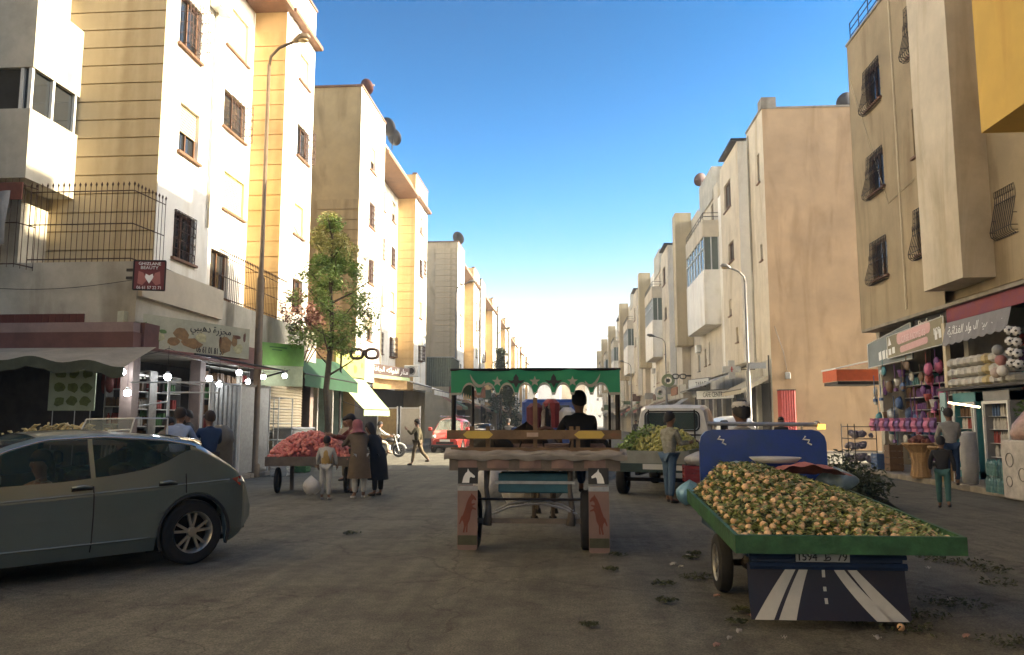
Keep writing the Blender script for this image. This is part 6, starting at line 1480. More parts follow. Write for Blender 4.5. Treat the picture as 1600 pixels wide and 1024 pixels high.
# canopy
CG = mk('canopy_green', (.006,.235,.09), .6, noise=.15, nscale=1.5, alt=(.01,.20,.10)); CT = mk('canopy_white_trim', (.34,.34,.28), .7, noise=.2)
cx0, cx1, cy, zt, zb = -1.47, .62, 9.86, 2.2, 1.885
def scal(u):   # arched openings between points
    k = 9; 
    f = (u*k) % 1.0; i = int(u*k)
    if u < .055 or u > .945: return 0
    f = ((u-.055)/.89*8) % 1; return .125*max(0, 1-(2*f-1)**2/.62)**.5 if .0 < f < 1 else 0
N_ = 160
m = MB(); m.grid(lambda a, b: (cx0+(cx1-cx0)*a, cy-.012*sin(a*20), (zb+scal(a)+.03) + (zt-zb-scal(a)-.03)*b), N_, 1); m.grid(lambda a, b: (cx1-(cx1-cx0)*a, cy+.012-.012*sin((1-a)*20), (zb+scal(1-a)+.03) + (zt-zb-scal(1-a)-.03)*b), N_, 1); m.build('valance', CG, hc)
m = MB(); m.grid(lambda a, b: (cx0+(cx1-cx0)*a, cy-.003-.012*sin(a*20), zb+scal(a)+.028*b), N_, 1); m.grid(lambda a, b: (cx0+(cx1-cx0)*a, cy-.004-.012*sin(a*20)+.02*b, zb+scal(a)), N_, 1); m.build('valance_trim', CT, hc)
for x in (cx0, cx1):
    m = MB(); m.grid(lambda a, b: (x, cy+.005+2.1*a, (zb+.07*abs(sin(a*25)))+(zt-zb-.07*abs(sin(a*25)))*b), 60, 1); m.build('side_valance', CG, hc)
m = MB(); m.grid(lambda a, b: (cx0+(cx1-cx0)*a, cy+2.1*b, zt+.05*sin(pi*b)+.02*sin(pi*a)), 8, 8); m.build('canopy_roof', CG, hc, smooth=True)
m = MB(); m.tube([(cx0,cy,zt),(cx1,cy,zt),(cx1,cy+2.1,zt),(cx0,cy+2.1,zt)], .018, 6, closed=True)
for x in (cx0+.03, cx1-.03):
    for y in (9.9, 11.9): m.tube([(x,y,1.05 if y > 11 else 1.42),(x,y,zt)], .03 if y < 11 else .02, 8)
m.build('canopy_frame', IRON, hc)
def star(cx, cz, r, k=5, q0=-pi/2+pi): return [(cx+(r if i % 2 == 0 else r*.42)*cos(pi/2+pi*i/k), cz+(r if i % 2 == 0 else r*.42)*sin(pi/2+pi*i/k)) for i in range(2*k)]
def cprint(nm, mat, poly): m = MB(); m.prism(poly, lambda x, z, d: (x, cy-.02-d, z), 0, .004); m.build(nm, mat, hc)
cusp = lambda i: cx0+(cx1-cx0)*(.055+.11125*i)
for i in (2,4,6): cprint('star', CT, star(cusp(i), 2.05, .068))
def fleur(cx, cz): return [(cx,cz+.085),(cx-.03,cz+.04),(cx-.03,cz+.012),(cx-.05,cz+.0),(cx-.11,cz+.01),(cx-.06,cz-.035),(cx-.03,cz-.03),(cx,cz-.09),(cx+.03,cz-.03),(cx+.06,cz-.035),(cx+.11,cz+.01),(cx+.05,cz+.0),(cx+.03,cz+.012),(cx+.03,cz+.04)]
for i in (3,5): cprint('fleur_print', INK, fleur(cusp(i), 2.06))
for sx, s in ((cusp(1)-.01,1),(cusp(7)+.01,-1)):
    P_ = [(-.1,.1),(-.085,.03),(-.05,-.035),(0,-.075),(.05,-.07),(.085,-.035),(.09,.01),(.07,-.01),(.045,-.035),(.01,-.035),(-.03,-.005),(-.07,.05)]
    P_ = [(sx+s*a, 2.05+b) for a, b in P_]; cprint('crescent', CT, P_ if s > 0 else P_[::-1])
m = MB(); m.bev(-1.3,.5,11.2,11.65,1.15,1.25,.03); m.build('bench_seat', PADP, hc)
# cargo standing in the street ahead, seen under the canopy
lo = thing('lorry', 'loaded lorry with red striped bundles seen under the canopy', 'lorry', (-.6,24,0), R(90))
m = MB(); m.box(-2,2,-1.0,1.0,.8,.95); m.build('bed', BLC, lo, local=True)
m = MB(); m.box(-2,-1.95,-1,1,.95,1.4); m.box(-2,2,.97,1,.95,1.4); m.box(-2,2,-1,-.97,.95,1.4); m.build('side_board', TB, lo, local=True)
m = MB(); m.bev(2.1,3.4,-.95,.95,.6,2.3,.1); m.build('cab', TB, lo, local=True)
m = MB(); m.box(2.09,2.1,-.6,.6,1.6,2.1); m.build('rear_window', GLASS, lo, local=True)
for x in (-1.3,2.8):
    for s in (1,-1): wheel(lo, (x, s*.85, .42), .42, .22, 'y', 0, STEEL, s)
for i, (y, c, l) in enumerate(((-.1,mk('bundle_red', (.20,.025,.025), .8, noise=.3),'red cloth bundle standing on the lorry under the canopy'),(.35,mk('bundle_dark_red', (.10,.015,.02), .8, noise=.3),'dark red bundle on the lorry, left of the red one'),(-.55,BAGW,'white sack on the lorry, right of the red bundle'))):
    m = MB(); m.bev(.6-1.2-y-.25,.6-1.2-y+.22,22.2,23.2,.96,2.2-i*.12,.12); tag(m.build('bundle', c, smooth=False), l, 'bundle')
for i,(x,y,z,r) in enumerate(((-1.0,15.5,.02,.34),(-.5,16.2,.02,.4),(-1.6,16.4,.02,.36))):
    bag('white sack on the road ahead of the horse, %s of the three' % ('right','nearest','left')[i], (x,y,z), r, .95, BAGW, 20+i, 'sack')

for i, (x, y, z, w, h, mt, l) in enumerate(((-1.05,11.0,1.065,.3,.42,mk('load_dark', (.03,.025,.02), .9, noise=.5, bump=.6, bscale=9),'dark sack of load on the left of the horse cart bed'),(-.62,11.5,1.065,.26,.6,mk('load_brown', (.07,.045,.03), .9, noise=.5, bump=.6, bscale=9),'tall brown sack in the middle of the horse cart'),(.35,11.6,1.065,.2,.4,MATS['load_dark'],'dark sack at the right end of the horse cart bench'))):
    bag(l, (x,y,z), w, h, mt, 50+i, 'sack')
# ---------------------------------------------------------------- people and animals
SKINS = []
def skin(name, mat, parent, V, E, root=0, sub=1, local=True):
    # V: (x, y, z, radius x, radius y)
    me = bpy.data.meshes.new(name); me.from_pydata([v[:3] for v in V], E, []); me.materials.append(mat)
    o = bpy.data.objects.new(name, me); COL.objects.link(o); o.parent = parent
    o.modifiers.new('skin', 'SKIN').use_smooth_shade = True
    for i, v in enumerate(V):
        sv = me.skin_vertices[0].data[i]; sv.radius = (v[3], v[4] if len(v) > 4 else v[3]); sv.use_root = (i == root)
    s = o.modifiers.new('sub', 'SUBSURF'); s.levels = sub; s.render_levels = sub
    SKINS.append(o); return o
def finish_skins():
    bpy.context.view_layer.update(); dg = bpy.context.evaluated_depsgraph_get(); out = []
    for o in SKINS: out.append((o, bpy.data.meshes.new_from_object(o.evaluated_get(dg))))
    for o, me in out: o.modifiers.clear(); o.data = me
SKN = mk('skin', (.22,.115,.07), .55, noise=.15, bump=0); HAIR = mk('hair_black', (.012,.009,.008), .7, noise=.3, nscale=30, bump=.3); SHOE = mk('shoe_dark', (.03,.025,.02), .6)
EYE = mk('eye_white', (.5,.48,.44), .3, noise=0, bump=0)
def person(label, loc, rz, H=1.72, lean=0, arms=((8,12,10),(8,12,10)), legs=((0,0),(0,0)), top=None, bot=None, shoes=SHOE, hair=HAIR, hairlen=0, cap=None, sit=False, robe=None, scarf=None, sleeves=True, headturn=0, nod=0, stripes=None, group=None, vest=None):
    s = H/1.75; t = thing('person', label, 'person', loc, rz, group); r = R
    la = r(lean); hipz = .92
    lg = []
    for i, sx in enumerate((-1, 1)):
        a, k = legs[i]; a, k = r(a), r(k); h = Vector((sx*.09, 0, hipz-.04))
        kn = h + Vector((sx*.01, sin(a)*.42, -cos(a)*.42)); an = kn + Vector((0, sin(a-k)*.41, -cos(a-k)*.41)); q = a-k
        to = an + Vector((sx*.03, cos(q*.5)*.17, -.045+sin(q*.5)*.0)); lg.append((h, kn, an, to))
    low = min(l[2].z for l in lg) - .075
    dz = -low if not sit else 0
    base = Vector((0, 0, dz))
    def T(p): p = Vector(p); z = p.z-hipz; return Vector((p.x, p.y*cos(la)+z*sin(la), hipz + z*cos(la)-p.y*sin(la))) + base
    V = []; E = []
    def v(p, a, b=None): V.append((p.x*s, p.y*s, p.z*s, a*s, (b or a)*s)); return len(V)-1
    q_ = .62 if (top or robe) else 1; pel = v(Vector((0,0,hipz))+base, .13*q_, .1*q_); wa = v(T((0,.0,1.1)), .12*q_, .09*q_); ch = v(T((0,.01,1.32)), .15*q_, .1*q_); ne = v(T((0,0,1.47)), .055)
    E += [(pel,wa),(wa,ch),(ch,ne)]
    cq, sq_ = cos(r(headturn)), sin(r(headturn)); nd = r(nod)
    hb = T((0,.005,1.5))
    def Hd(x, y, z):
        y, z = y*cos(nd)+z*sin(nd), z*cos(nd)-y*sin(nd); y, z = y*cos(la*.6)+z*sin(la*.6), z*cos(la*.6)-y*sin(la*.6)
        return hb + Vector((x*cq-y*sq_, x*sq_+y*cq, z))
    jaw = v(Hd(0,.02,.05), .074, .082); mid = v(Hd(0,.005,.13), .096, .108); cr = v(Hd(0,-.005,.205), .082, .098); nose = v(Hd(0,.12,.1), .015)
    E += [(ne,jaw),(jaw,mid),(mid,cr),(mid,nose)]
    for sx in (-1,1): e = v(Hd(sx*.1,0,.11), .016); E.append((mid, e))
    ar = []
    for i, sx in enumerate((-1, 1)):
        a, b, o = [r(k) for k in arms[i]]
        sh = T((sx*.185,0,1.40)); el = sh + Vector((sx*sin(o)*.28, sin(a+la*.4)*cos(o)*.28, -cos(a+la*.4)*cos(o)*.28)); f = a+la*.4+b
        inx = -sx*.04*sin(b); wr = el + Vector((inx + sx*sin(o)*.12, sin(f)*.25, -cos(f)*.25)); d = (wr-el).normalized()
        i0 = v(sh, .055); i1 = v(el, .042); i2 = v(wr, .027, .022); pm = wr + d*.065; i3 = v(pm, .034, .014)
        E += [(ch,i0),(i0,i1),(i1,i2),(i2,i3)]; side = d.cross(Vector((1,0,0))).normalized() if abs(d.x) < .9 else Vector((0,1,0))
        for k in range(4):
            off = side*(k-1.5)*.019; ln = (.07,.082,.077,.06)[k]; cu = Vector((-sx*.018,0,0))
            k0 = v(pm+d*.03+off, .0095); k1 = v(pm+d*(.03+ln*.5)+off*1.1+cu*.4, .0085); k2 = v(pm+d*(.03+ln)+off*1.1+cu*1.5, .007); E += [(i3,k0),(k0,k1),(k1,k2)]
        th0 = v(wr+d*.035+side*.035, .011); th1 = v(wr+d*.075+side*.055+Vector((-sx*.015,0,0)), .009); E += [(i3,th0),(th0,th1)]
        ar.append((sh, el, wr))
    for l in lg:
        h, kn, an, to = [q+base for q in l]; j = [v(h,.085), v(kn,.055), v(an,.038), v(to,.038,.025)]; E += [(pel,j[0])] + [(j[k],j[k+1]) for k in range(3)]
    skin('body', SKN, t, V, E, 0, 1)
    for sx in (-1,1):
        m = MB(); p = Hd(sx*.034,.082,.135)*s; m.ball(tuple(p), .013*s, 6, 4); m.build('eye', EYE, t, True, True)
    # shirt
    if top:
        V = []; E = []
        a0 = v(T((0,0,hipz-.06)), .155, .115); a1 = v(T((0,0,1.1)), .15, .11); a2 = v(T((0,.01,1.30)), .17, .125); a3 = v(T((0,0,1.42)), .10, .085); a4 = v(T((0,0,1.475)), .06, .055)
        E += [(a0,a1),(a1,a2),(a2,a3),(a3,a4)]
        for sh, el, wr in ar:
            k0 = v(sh + Vector((0,0,-.035)), .07); k1 = v(el, .058); E += [(a2,k0),(k0,k1)]
            if sleeves: k2 = v(el.lerp(wr,.93), .045); E.append((k1,k2))
        skin('jacket', top, t, V, E, 0, 2)
    if vest:
        V = []; E = []; a0 = v(T((0,0,hipz-.03)), .17, .13); a1 = v(T((0,0,1.1)), .17, .13); a2 = v(T((0,.01,1.30)), .185, .135); a3 = v(T((0,0,1.4)), .12, .1); E = [(a0,a1),(a1,a2),(a2,a3)]; skin('vest', vest, t, V, E, 0, 1)
    if bot:
        V = []; E = []; p = v(Vector((0,0,hipz+.02))+base, .15, .115)
        for l in lg:
            h, kn, an, to = [q+base for q in l]; j = [v(h,.1), v(kn,.075), v(an.lerp(kn,.1),.062)]; E += [(p,j[0]),(j[0],j[1]),(j[1],j[2])]
        skin('trousers', bot, t, V, E, 0, 1)
    for l in lg:
        h, kn, an, to = [q+base for q in l]; V = []; E = []; a = v(an+Vector((0,-.02,-.035)), .042, .04); b = v(an.lerp(to,.55)+Vector((0,0,-.022)), .042, .034); c = v(to+Vector((0,.02,-.004)), .036, .026); skin('shoe', shoes, t, V, [(a,b),(b,c)], 0, 1)
    if hair:
        m = MB(); n = 12; vs = []
        for i in range(7):
            ph = pi/2*(1 - i/6*1.25)
            for k in range(n):
                q = 2*pi*k/n; back = -sin(q); ext = -.03*max(0,back)*i/6 if i == 6 else 0
                zz = .155 + .118*sin(ph) - (.07+hairlen)*max(0,back)*(i/6)**2; rad = .112*cos(ph*.95)*(1.02+.03*(k % 2))
                if i == 6 and sin(q) > .3: zz += .06
                p = Hd(rad*.92*cos(q), rad*1.12*sin(q)-.012, zz); vs.append(p*s)
        m.add(vs, [(i*n+k, (i+1)*n+k, (i+1)*n+(k+1) % n, i*n+(k+1) % n) for i in range(6) for k in range(n)] + [tuple(range(n))]); m.build('hair', hair, t, True, True)
    if cap:
        m = MB(); n = 14; vs = []
        for z, rd in ((.15,.1),(.2,.108),(.235,.095),(.255,.04)):
            for k in range(n): q = 2*pi*k/n; vs.append(Hd(rd*cos(q), rd*1.12*sin(q)-.008, z)*s)
        m.add(vs, [(i*n+k, i*n+(k+1) % n, (i+1)*n+(k+1) % n, (i+1)*n+k) for i in range(3) for k in range(n)] + [tuple(range(3*n,4*n))])
        m.add([Hd(x*.085, .1+y, .165)*s for x, y in ((-1,-.03),(1,-.03),(.8,.06),(0,.085),(-.8,.06))], [(0,1,2,3,4)]); m.build('cap', cap, t, local=True)
    if scarf:
        m = MB(); n = 14; vs = []
        for z, rd, fy in ((.265,.03,0),(.25,.08,0),(.2,.112,0),(.12,.118,-.01),(.04,.11,-.01),(-.02,.13,0),(-.07,.19,0)):
            for k in range(n):
                q = 2*pi*k/n; p = Hd(rd*cos(q), rd*1.05*sin(q)+fy-(.035 if (sin(q) > .75 and .03 < z < .21) else 0), z); vs.append(p*s)
        m.add(vs, [((i+1)*n+k, (i+1)*n+(k+1) % n, i*n+(k+1) % n, i*n+k) for i in range(6) for k in range(n) if not (1.0 < 2*pi*(k+.5)/n < 2.1 and i in (2,3))]); m.build('headscarf', scarf, t, True, True)
    if robe:
        mt, zb = robe; m = MB(); n = 18; vs = []; secs = [(1.45,.07,.06),(1.40,.19,.11),(1.3,.2,.14),(1.1,.175,.15),(.95,.21,.18),(.7,.235,.2),(zb,.27,.22)]
        for z, rx, ry in secs:
            for k in range(n):
                q = 2*pi*k/n; w = 1+.04*sin(q*5)*(1.45-z); zz = max(z, .3)
                p = T((rx*w*cos(q), ry*w*sin(q), z)) if z > hipz else Vector((rx*w*cos(q), ry*w*sin(q), z))+base
                vs.append(p*s)
        m.add(vs, [(i*n+k, (i+1)*n+k, (i+1)*n+(k+1) % n, i*n+(k+1) % n) for i in range(len(secs)-1) for k in range(n)]); m.build('robe', mt, t, True, True)
    return t
def cl(n, c, **k): return mk('cloth_'+n, c, .85, noise=.3, nscale=5, bump=.25, bscale=18, **k)
JEAN = cl('jeans_blue', (.09,.15,.21)); C_WH = cl('white', (.50,.48,.43)); C_LB = cl('light_blue', (.30,.38,.55)); C_NV = cl('navy', (.015,.04,.10)); C_BK = cl('black', (.018,.018,.02)); C_BR = cl('brown_tweed', (.13,.095,.06)); C_YE = cl('mustard', (.42,.27,.09)); C_KH = cl('khaki', (.18,.135,.075)); C_GR = cl('grey', (.28,.27,.25)); C_OL = cl('olive', (.09,.075,.035)); C_DR = cl('dark_red', (.14,.03,.025)); C_BE = cl('beige', (.38,.32,.23)); C_TQ = cl('teal_shorts', (.04,.12,.11)); PINK = cl('rose_scarf', (.32,.11,.12))
SH_W = mk('shoe_white', (.42,.40,.37), .6)
stand = ((8,15,8),(8,15,8))
# driver of the hatchback
c_, s_ = hx, hy
def carp(x, y): return (-5.63 + x*hx - y*hy*1.0*1 if False else -5.63 + x*hx + y*(-hy), 8.15 + x*hy + y*hx)
p = carp(.02, .36)
person('driver with dark bun-length hair at the window of the silver-green hatchback', (p[0], p[1], -.42), math.atan2(hy, hx)-pi/2, 1.68, 4, ((60,25,15),(55,30,15)), ((85,60),(85,60)), C_BE, C_KH, hair=HAIR, hairlen=.12, sit=True)
person('man in a light blue shirt seen from behind, over the hatchback roof', (-7.35,14.6,0), R(5), 1.80, 8, ((30,50,10),(30,50,10)), top=C_LB, bot=C_BK, hair=mk('hair_brown', (.03,.017,.01), .8))
person('man in a dark navy jacket standing right of the light blue shirt', (-6.95,15.1,0), R(40), 1.74, 5, ((25,60,8),(25,60,8)), top=C_NV, bot=C_BK, hair=mk('hair_brown', (.03,.017,.01), .8))
person('person in brown bending at the grill, left of the light blue shirt', (-8.6,16.3,0), R(-30), 1.66, 18, ((40,50,8),(40,50,8)), top=C_BR, bot=C_BK)
person('man in a black top deep in the grill shop, between the pillars', (-9.4,19.4,.1), R(100), 1.72, 10, ((30,60,8),(30,60,8)), top=C_BK, bot=C_BK)
person('child in a mustard vest and white trousers at the red fruit cart', (-4.95,16.1,0), R(8), 1.25, 3, ((12,20,14),(12,20,14)), ((3,2),(-3,2)), top=C_WH, bot=C_WH, vest=C_YE, shoes=SH_W)
person('woman in a brown tweed coat and rose headscarf leaning over the red fruit cart', (-4.32,16.35,0), R(30), 1.62, 22, ((35,40,10),(35,40,10)), top=C_BR, bot=C_WH, shoes=SH_W, hair=None, scarf=PINK, robe=(C_BR,.42))
person('woman in black with long dark hair bending beside the tweed coat', (-4.08,16.95,0), R(60), 1.58, 26, ((40,50,10),(40,50,10)), top=C_BK, bot=C_BK, hairlen=.25, robe=(C_BK,.35))
person('dark haired man in a maroon jacket behind the two women at the fruit cart', (-4.75,17.7,0), R(120), 1.72, 14, ((40,60,10),(40,60,10)), top=C_DR, bot=C_BK)
person('pale blurred man standing before the metal barrier', (-5.95,21.2,0), R(150), 1.68, 5, ((20,60,8),(20,60,8)), top=C_BE, bot=C_KH)
person('man in a white shirt sitting sideways on the black motorbike in the sun', (-8.55,35.3,-.13), R(-60), 1.72, 10, ((40,30,10),(40,30,10)), ((75,65),(75,65)), top=C_WH, bot=C_BE, sit=True)
person('man in a dark top and khaki trousers walking with a phone at his ear', (-5.55,29.05,0), R(75), 1.66, 2, ((20,115,25),(-15,10,5)), ((14,4),(-22,22)), top=C_OL, bot=C_KH)
person('cart driver in a black hooded jacket sitting on the right of the green-canopied cart', (.14,10.75,.245), R(10), 1.72, 6, ((45,35,10),(45,35,10)), ((82,70),(82,70)), top=C_BK, bot=C_NV, sit=True)
person('bearded man in an olive striped sweater and jeans beside the grape pickup', (1.93,15.9,0), R(-55), 1.72, 3, ((15,75,8),(15,80,8)), ((4,2),(-4,2)), top=mk('sweater_olive_stripe', (.12,.11,.06), .9, noise=.6, nscale=9, alt=(.30,.29,.24)), bot=JEAN)
person('tricycle rider in grey with a white peaked cap behind the blue panel', (1.95,9.22,.07), R(5), 1.72, 4, ((50,30,12),(50,30,12)), ((70,80),(70,80)), top=C_GR, bot=JEAN, cap=mk('cap_white', (.5,.48,.44), .8), sit=True)
person('man in a pale grey shirt seen from behind at the wicker baskets', (8.75,19.2,.11), R(-10), 1.74, 6, ((20,40,8),(20,40,8)), top=C_GR, bot=C_NV)
person('boy in a dark top and teal shorts walking before the right shops', (6.75,15.2,0), R(-25), 1.28, 2, ((12,15,14),(-12,10,14)), ((12,4),(-16,14)), top=C_BK, bot=C_TQ)
for i, (x, y, tp, bt_, rz, l) in enumerate(((-2.6,34,C_BK,C_NV,10,'dark figure walking ahead of the horse, left under the canopy'),(-1.6,38,C_DR,C_BK,190,'figure in dark red under the middle of the canopy'),(-.4,44,C_GR,C_BK,0,'small grey figure under the canopy beside the lorry'),(-7.2,46,C_WH,C_BK,30,'small figure in white past the red van on the left'),(6.9,26.8,C_BK,C_KH,160,'figure in black near the grape pickup cab on the right'),(7.7,38,C_DR,C_BK,170,'figure in dark red under the scalloped awning'),(-3.2,55,C_GR,C_NV,0,'far figure in grey walking down the middle of the street'),(4.9,60,C_BK,C_BK,180,'far figure in black on the right half of the street'),(-7.9,78,C_BE,C_BK,20,'distant figure in beige on the left pavement'),(7.8,88,C_LB,C_BK,0,'distant figure in light blue on the right pavement'))):
    person(l, (x, y, 0), R(rz), 1.7, 2, stand, ((10,4),(-10,8)), top=tp, bot=bt_)
# horse
HB = mk('horse_grey_brown', (.13,.10,.075), .7, noise=.4, nscale=3, bump=.15)
ho = thing('horse', 'grey-brown horse harnessed in front of the green-canopied cart', 'horse', (-.42, 13.4, 0))
V = [(0,-.55,1.12,.24,.27),(0,-.1,1.06,.25,.29),(0,.35,1.1,.23,.3),(0,.7,1.25,.14,.22),(0,.98,1.5,.1,.15),(0,1.12,1.68,.09,.11),(0,1.3,1.58,.07,.08),(0,1.5,1.38,.05,.055),(0,-.82,1.15,.1,.12)]
E = [(1,0),(1,2),(2,3),(3,4),(4,5),(5,6),(6,7),(0,8)]
for sx in (-1,1):
    b = len(V); V += [(sx*.05,1.1,1.82,.02),(sx*.05,1.12,1.9,.008)]; E += [(5,b),(b,b+1)]
    b = len(V); V += [(sx*.14,.42,.82,.09),(sx*.14,.44,.5,.05),(sx*.14,.46,.46,.048),(sx*.14,.45,.14,.03),(sx*.14,.5,.04,.05)]; E += [(2,b)] + [(b+k,b+k+1) for k in range(4)]
    b = len(V); V += [(sx*.15,-.5,.86,.13,.14),(sx*.15,-.42,.7,.08),(sx*.15,-.72,.47,.05),(sx*.15,-.68,.15,.032),(sx*.15,-.62,.04,.052)]; E += [(0,b)] + [(b+k,b+k+1) for k in range(4)]
skin('body', HB, ho, V, E, 1, 2)
m = MB()
for k in range(9): m.tube([(.01*(k-4),-.9,1.2),(.012*(k-4),-1.02,.95),(.015*(k-4),-.98,.55)], [.02,.025,.006], 5)
m.build('tail', HAIR, ho, local=True)
m = MB()
for k in range(12): m.tube([(0,.62+.045*k,1.5+.03*k),(.08,.6+.045*k,1.38+.03*k)], [.03,.01], 4)
m.build('mane', HAIR, ho, local=True)
for sx in (-1,1):
    for y in (.5,-.62): m = MB(); m.lathe([(0,0),(.075,0),(.055,.09),(0,.09)], (sx*.145,y,0), 10); m.build('hoof', BLACK, ho, local=True)
m = MB(); m.tube([(.27*cos(q*.4),.55,1.12+.33*sin(q*.4)) for q in range(16)], .045, 6, closed=True); m.build('collar', mk('leather', (.08,.035,.015), .6), ho, local=True)
# motorbike
mo = thing('motorbike', 'black motorbike parked on its stand in the sunlit gap on the left', 'motorbike', (-8.25, 35.5, 0), R(10))
for x in (-.62,.62): wheel(mo, (x,0,.29), .29, .08, 'y', 8, STEEL, -1, False)
m = MB(); m.tube([(-.62,0,.29),(-.2,0,.45),(.3,0,.4),(.45,0,.85)], .03, 6); m.tube([(-.62,0,.29),(-.3,0,.7),(.35,0,.75)], .025, 6); m.build('frame', IRON, mo, local=True)
m = MB(); m.tube([(.62,.05,.29),(.42,.05,.95)], .025, 6); m.tube([(.62,-.05,.29),(.42,-.05,.95)], .025, 6); m.tube([(.35,-.3,1.02),(.42,0,.98),(.35,.3,1.02)], .015, 6); m.build('fork', STEEL, mo, local=True)
m = MB(); m.bev(-.65,.05,-.12,.12,.68,.8,.04); m.build('saddle', BLACK, mo, local=True)
m = MB(); m.ball((.22,0,.76), .2, 12, 8, (1.1,.65,.6)); m.build('fuel_tank', INK, mo, True, True)
m = MB(); m.bev(-.15,.25,-.12,.12,.28,.58,.05); m.build('engine', STEEL, mo, local=True)
m = MB(); m.ball((.55,0,.92), .09, 10, 8); m.build('headlight', LCLR, mo, True, True)
m = MB(); m.tube([(.62+.33*cos(q*.25+.3),0,.29+.33*sin(q*.25+.3)) for q in range(9)], .035, 5); m.build('mudguard', ALU, mo, local=True)
# red fruit cart
fc = thing('fruit_cart', 'wooden handcart heaped with red fruit where the child and women stand', 'cart', (-5.75, 17.9, 0), R(8))
m = MB(); m.box(-.95,.95,-.6,.6,.62,.68); m.build('tray', CW, fc, local=True)
for a in ((-.98,-.95,-.62,.62),(.95,.98,-.62,.62),(-.95,.95,-.63,-.6),(-.95,.95,.6,.63)): m = MB(); m.box(*a,.6,.8); m.build('board', CW, fc, local=True)
for x in (-.75,.75): wheel(fc, (x,-.35,.28), .28, .07, 'x', 8, IRON, -1 if x < 0 else 1, False)
for x in (-.6,.7): m = MB(); m.box(x-.04,x+.04,.4,.48,0,.62); m.build('leg', CW, fc, local=True)
m = MB(); m.tube([(.9,-.5,.66),(1.45,-.5,.7)], .025, 6); m.tube([(.9,.5,.66),(1.45,.5,.7)], .025, 6); m.tube([(1.45,-.5,.7),(1.45,.5,.7)], .02, 6); m.build('handle', CW, fc, local=True)
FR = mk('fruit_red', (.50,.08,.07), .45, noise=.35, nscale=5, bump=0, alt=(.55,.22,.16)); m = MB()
c, s = cos(R(8)), sin(R(8))
def fh(x, y): return .7 + .62*max(0,1-((x+.1)/1.05)**2)*max(0,1-(y/.68)**2)
for i in range(900):
    x, y = rnd.uniform(-.93,.93), rnd.uniform(-.6,.6); z = fh(x, y) + rnd.uniform(-.03,.015); m.ball((-5.75+x*c-y*s, 17.9+x*s+y*c, z), rnd.uniform(.035,.05), 7, 5)
tag(m.build('red_fruit', FR, smooth=True), 'heap of red fruit on the wooden handcart', 'fruit', kind='stuff')
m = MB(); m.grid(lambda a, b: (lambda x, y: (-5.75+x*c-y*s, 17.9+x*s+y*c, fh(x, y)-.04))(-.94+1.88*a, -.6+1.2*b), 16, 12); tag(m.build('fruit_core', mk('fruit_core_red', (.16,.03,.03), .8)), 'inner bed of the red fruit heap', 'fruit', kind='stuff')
bag('white plastic bag held by the child beside the red fruit cart', (-5.2,15.95,.12), .17, .45, BAGW, 31)
# produce stall behind the hatchback
st = thing('market_stall', 'produce table seen over the hatchback roof, with yellow plantains', 'stall', (-9.2,14.2,0))
m = MB(); m.box(-11.2,-7.7,13.6,14.9,1.15,1.22); m.build('table_top', CW, st)
for x in (-11,-7.9):
    for y in (13.7,14.8): m = MB(); m.box(x-.04,x+.04,y-.04,y+.04,0,1.15); m.build('leg', CW, st)
m = MB()
YEL = mk('plantain_yellow', (.50,.38,.14), .5, noise=.35, nscale=8, bump=0)
for i in range(240):
    x, y = rnd.uniform(-10.3,-8.2), rnd.uniform(13.7,14.8); a = rnd.uniform(0,3.1); z = 1.23+.28*max(0,1-((x+9.3)/1.1)**2)*rnd.random()
    d = Vector((cos(a), sin(a), rnd.uniform(-.2,.8)))*.08; p = Vector((x,y,z)); m.tube([p-d, p+Vector((0,0,.03)), p+d], [.012,.024,.008], 5)
tag(m.build('plantains', YEL, smooth=True), 'loose heap of yellow plantains on the produce table', 'plantains', kind='stuff')
t = thing('glass_case', 'slanted glass case with a white frame on the produce table', 'glass case', (-8.3,14.2,1.22))
m = MB(); 
for a, b in (((-8.75,13.7,1.23),(-8.65,13.8,1.6)),((-7.8,13.7,1.23),(-7.75,13.8,1.62)),((-8.65,13.8,1.6),(-7.75,13.8,1.62)),((-7.75,13.8,1.62),(-7.5,14.5,1.62)),((-7.5,14.5,1.62),(-7.5,14.5,1.23)),((-8.2,13.75,1.4),(-7.8,13.75,1.42))): m.tube([a, b], .014, 5)
m.build('frame', ALU, t); m = MB(); m.add([(-8.75,13.7,1.23),(-7.8,13.7,1.23),(-7.75,13.8,1.6),(-8.65,13.8,1.58)], [(0,1,2,3)]); m.build('pane', CLEARG, t)
t = thing('covered_barrel', 'round-topped grey covered barrel behind the hatchback tail', 'barrel', (-7.4,16.6,0))
m = MB(); m.lathe([(0,0),(.24,0),(.26,.6),(.25,1.1),(.28,1.16),(.24,1.35),(.12,1.48),(0,1.5)], (-7.4,16.6,0), 18); m.build('drum', mk('drum_grey', (.16,.15,.12), .7, noise=.4, nscale=3), t, smooth=True)
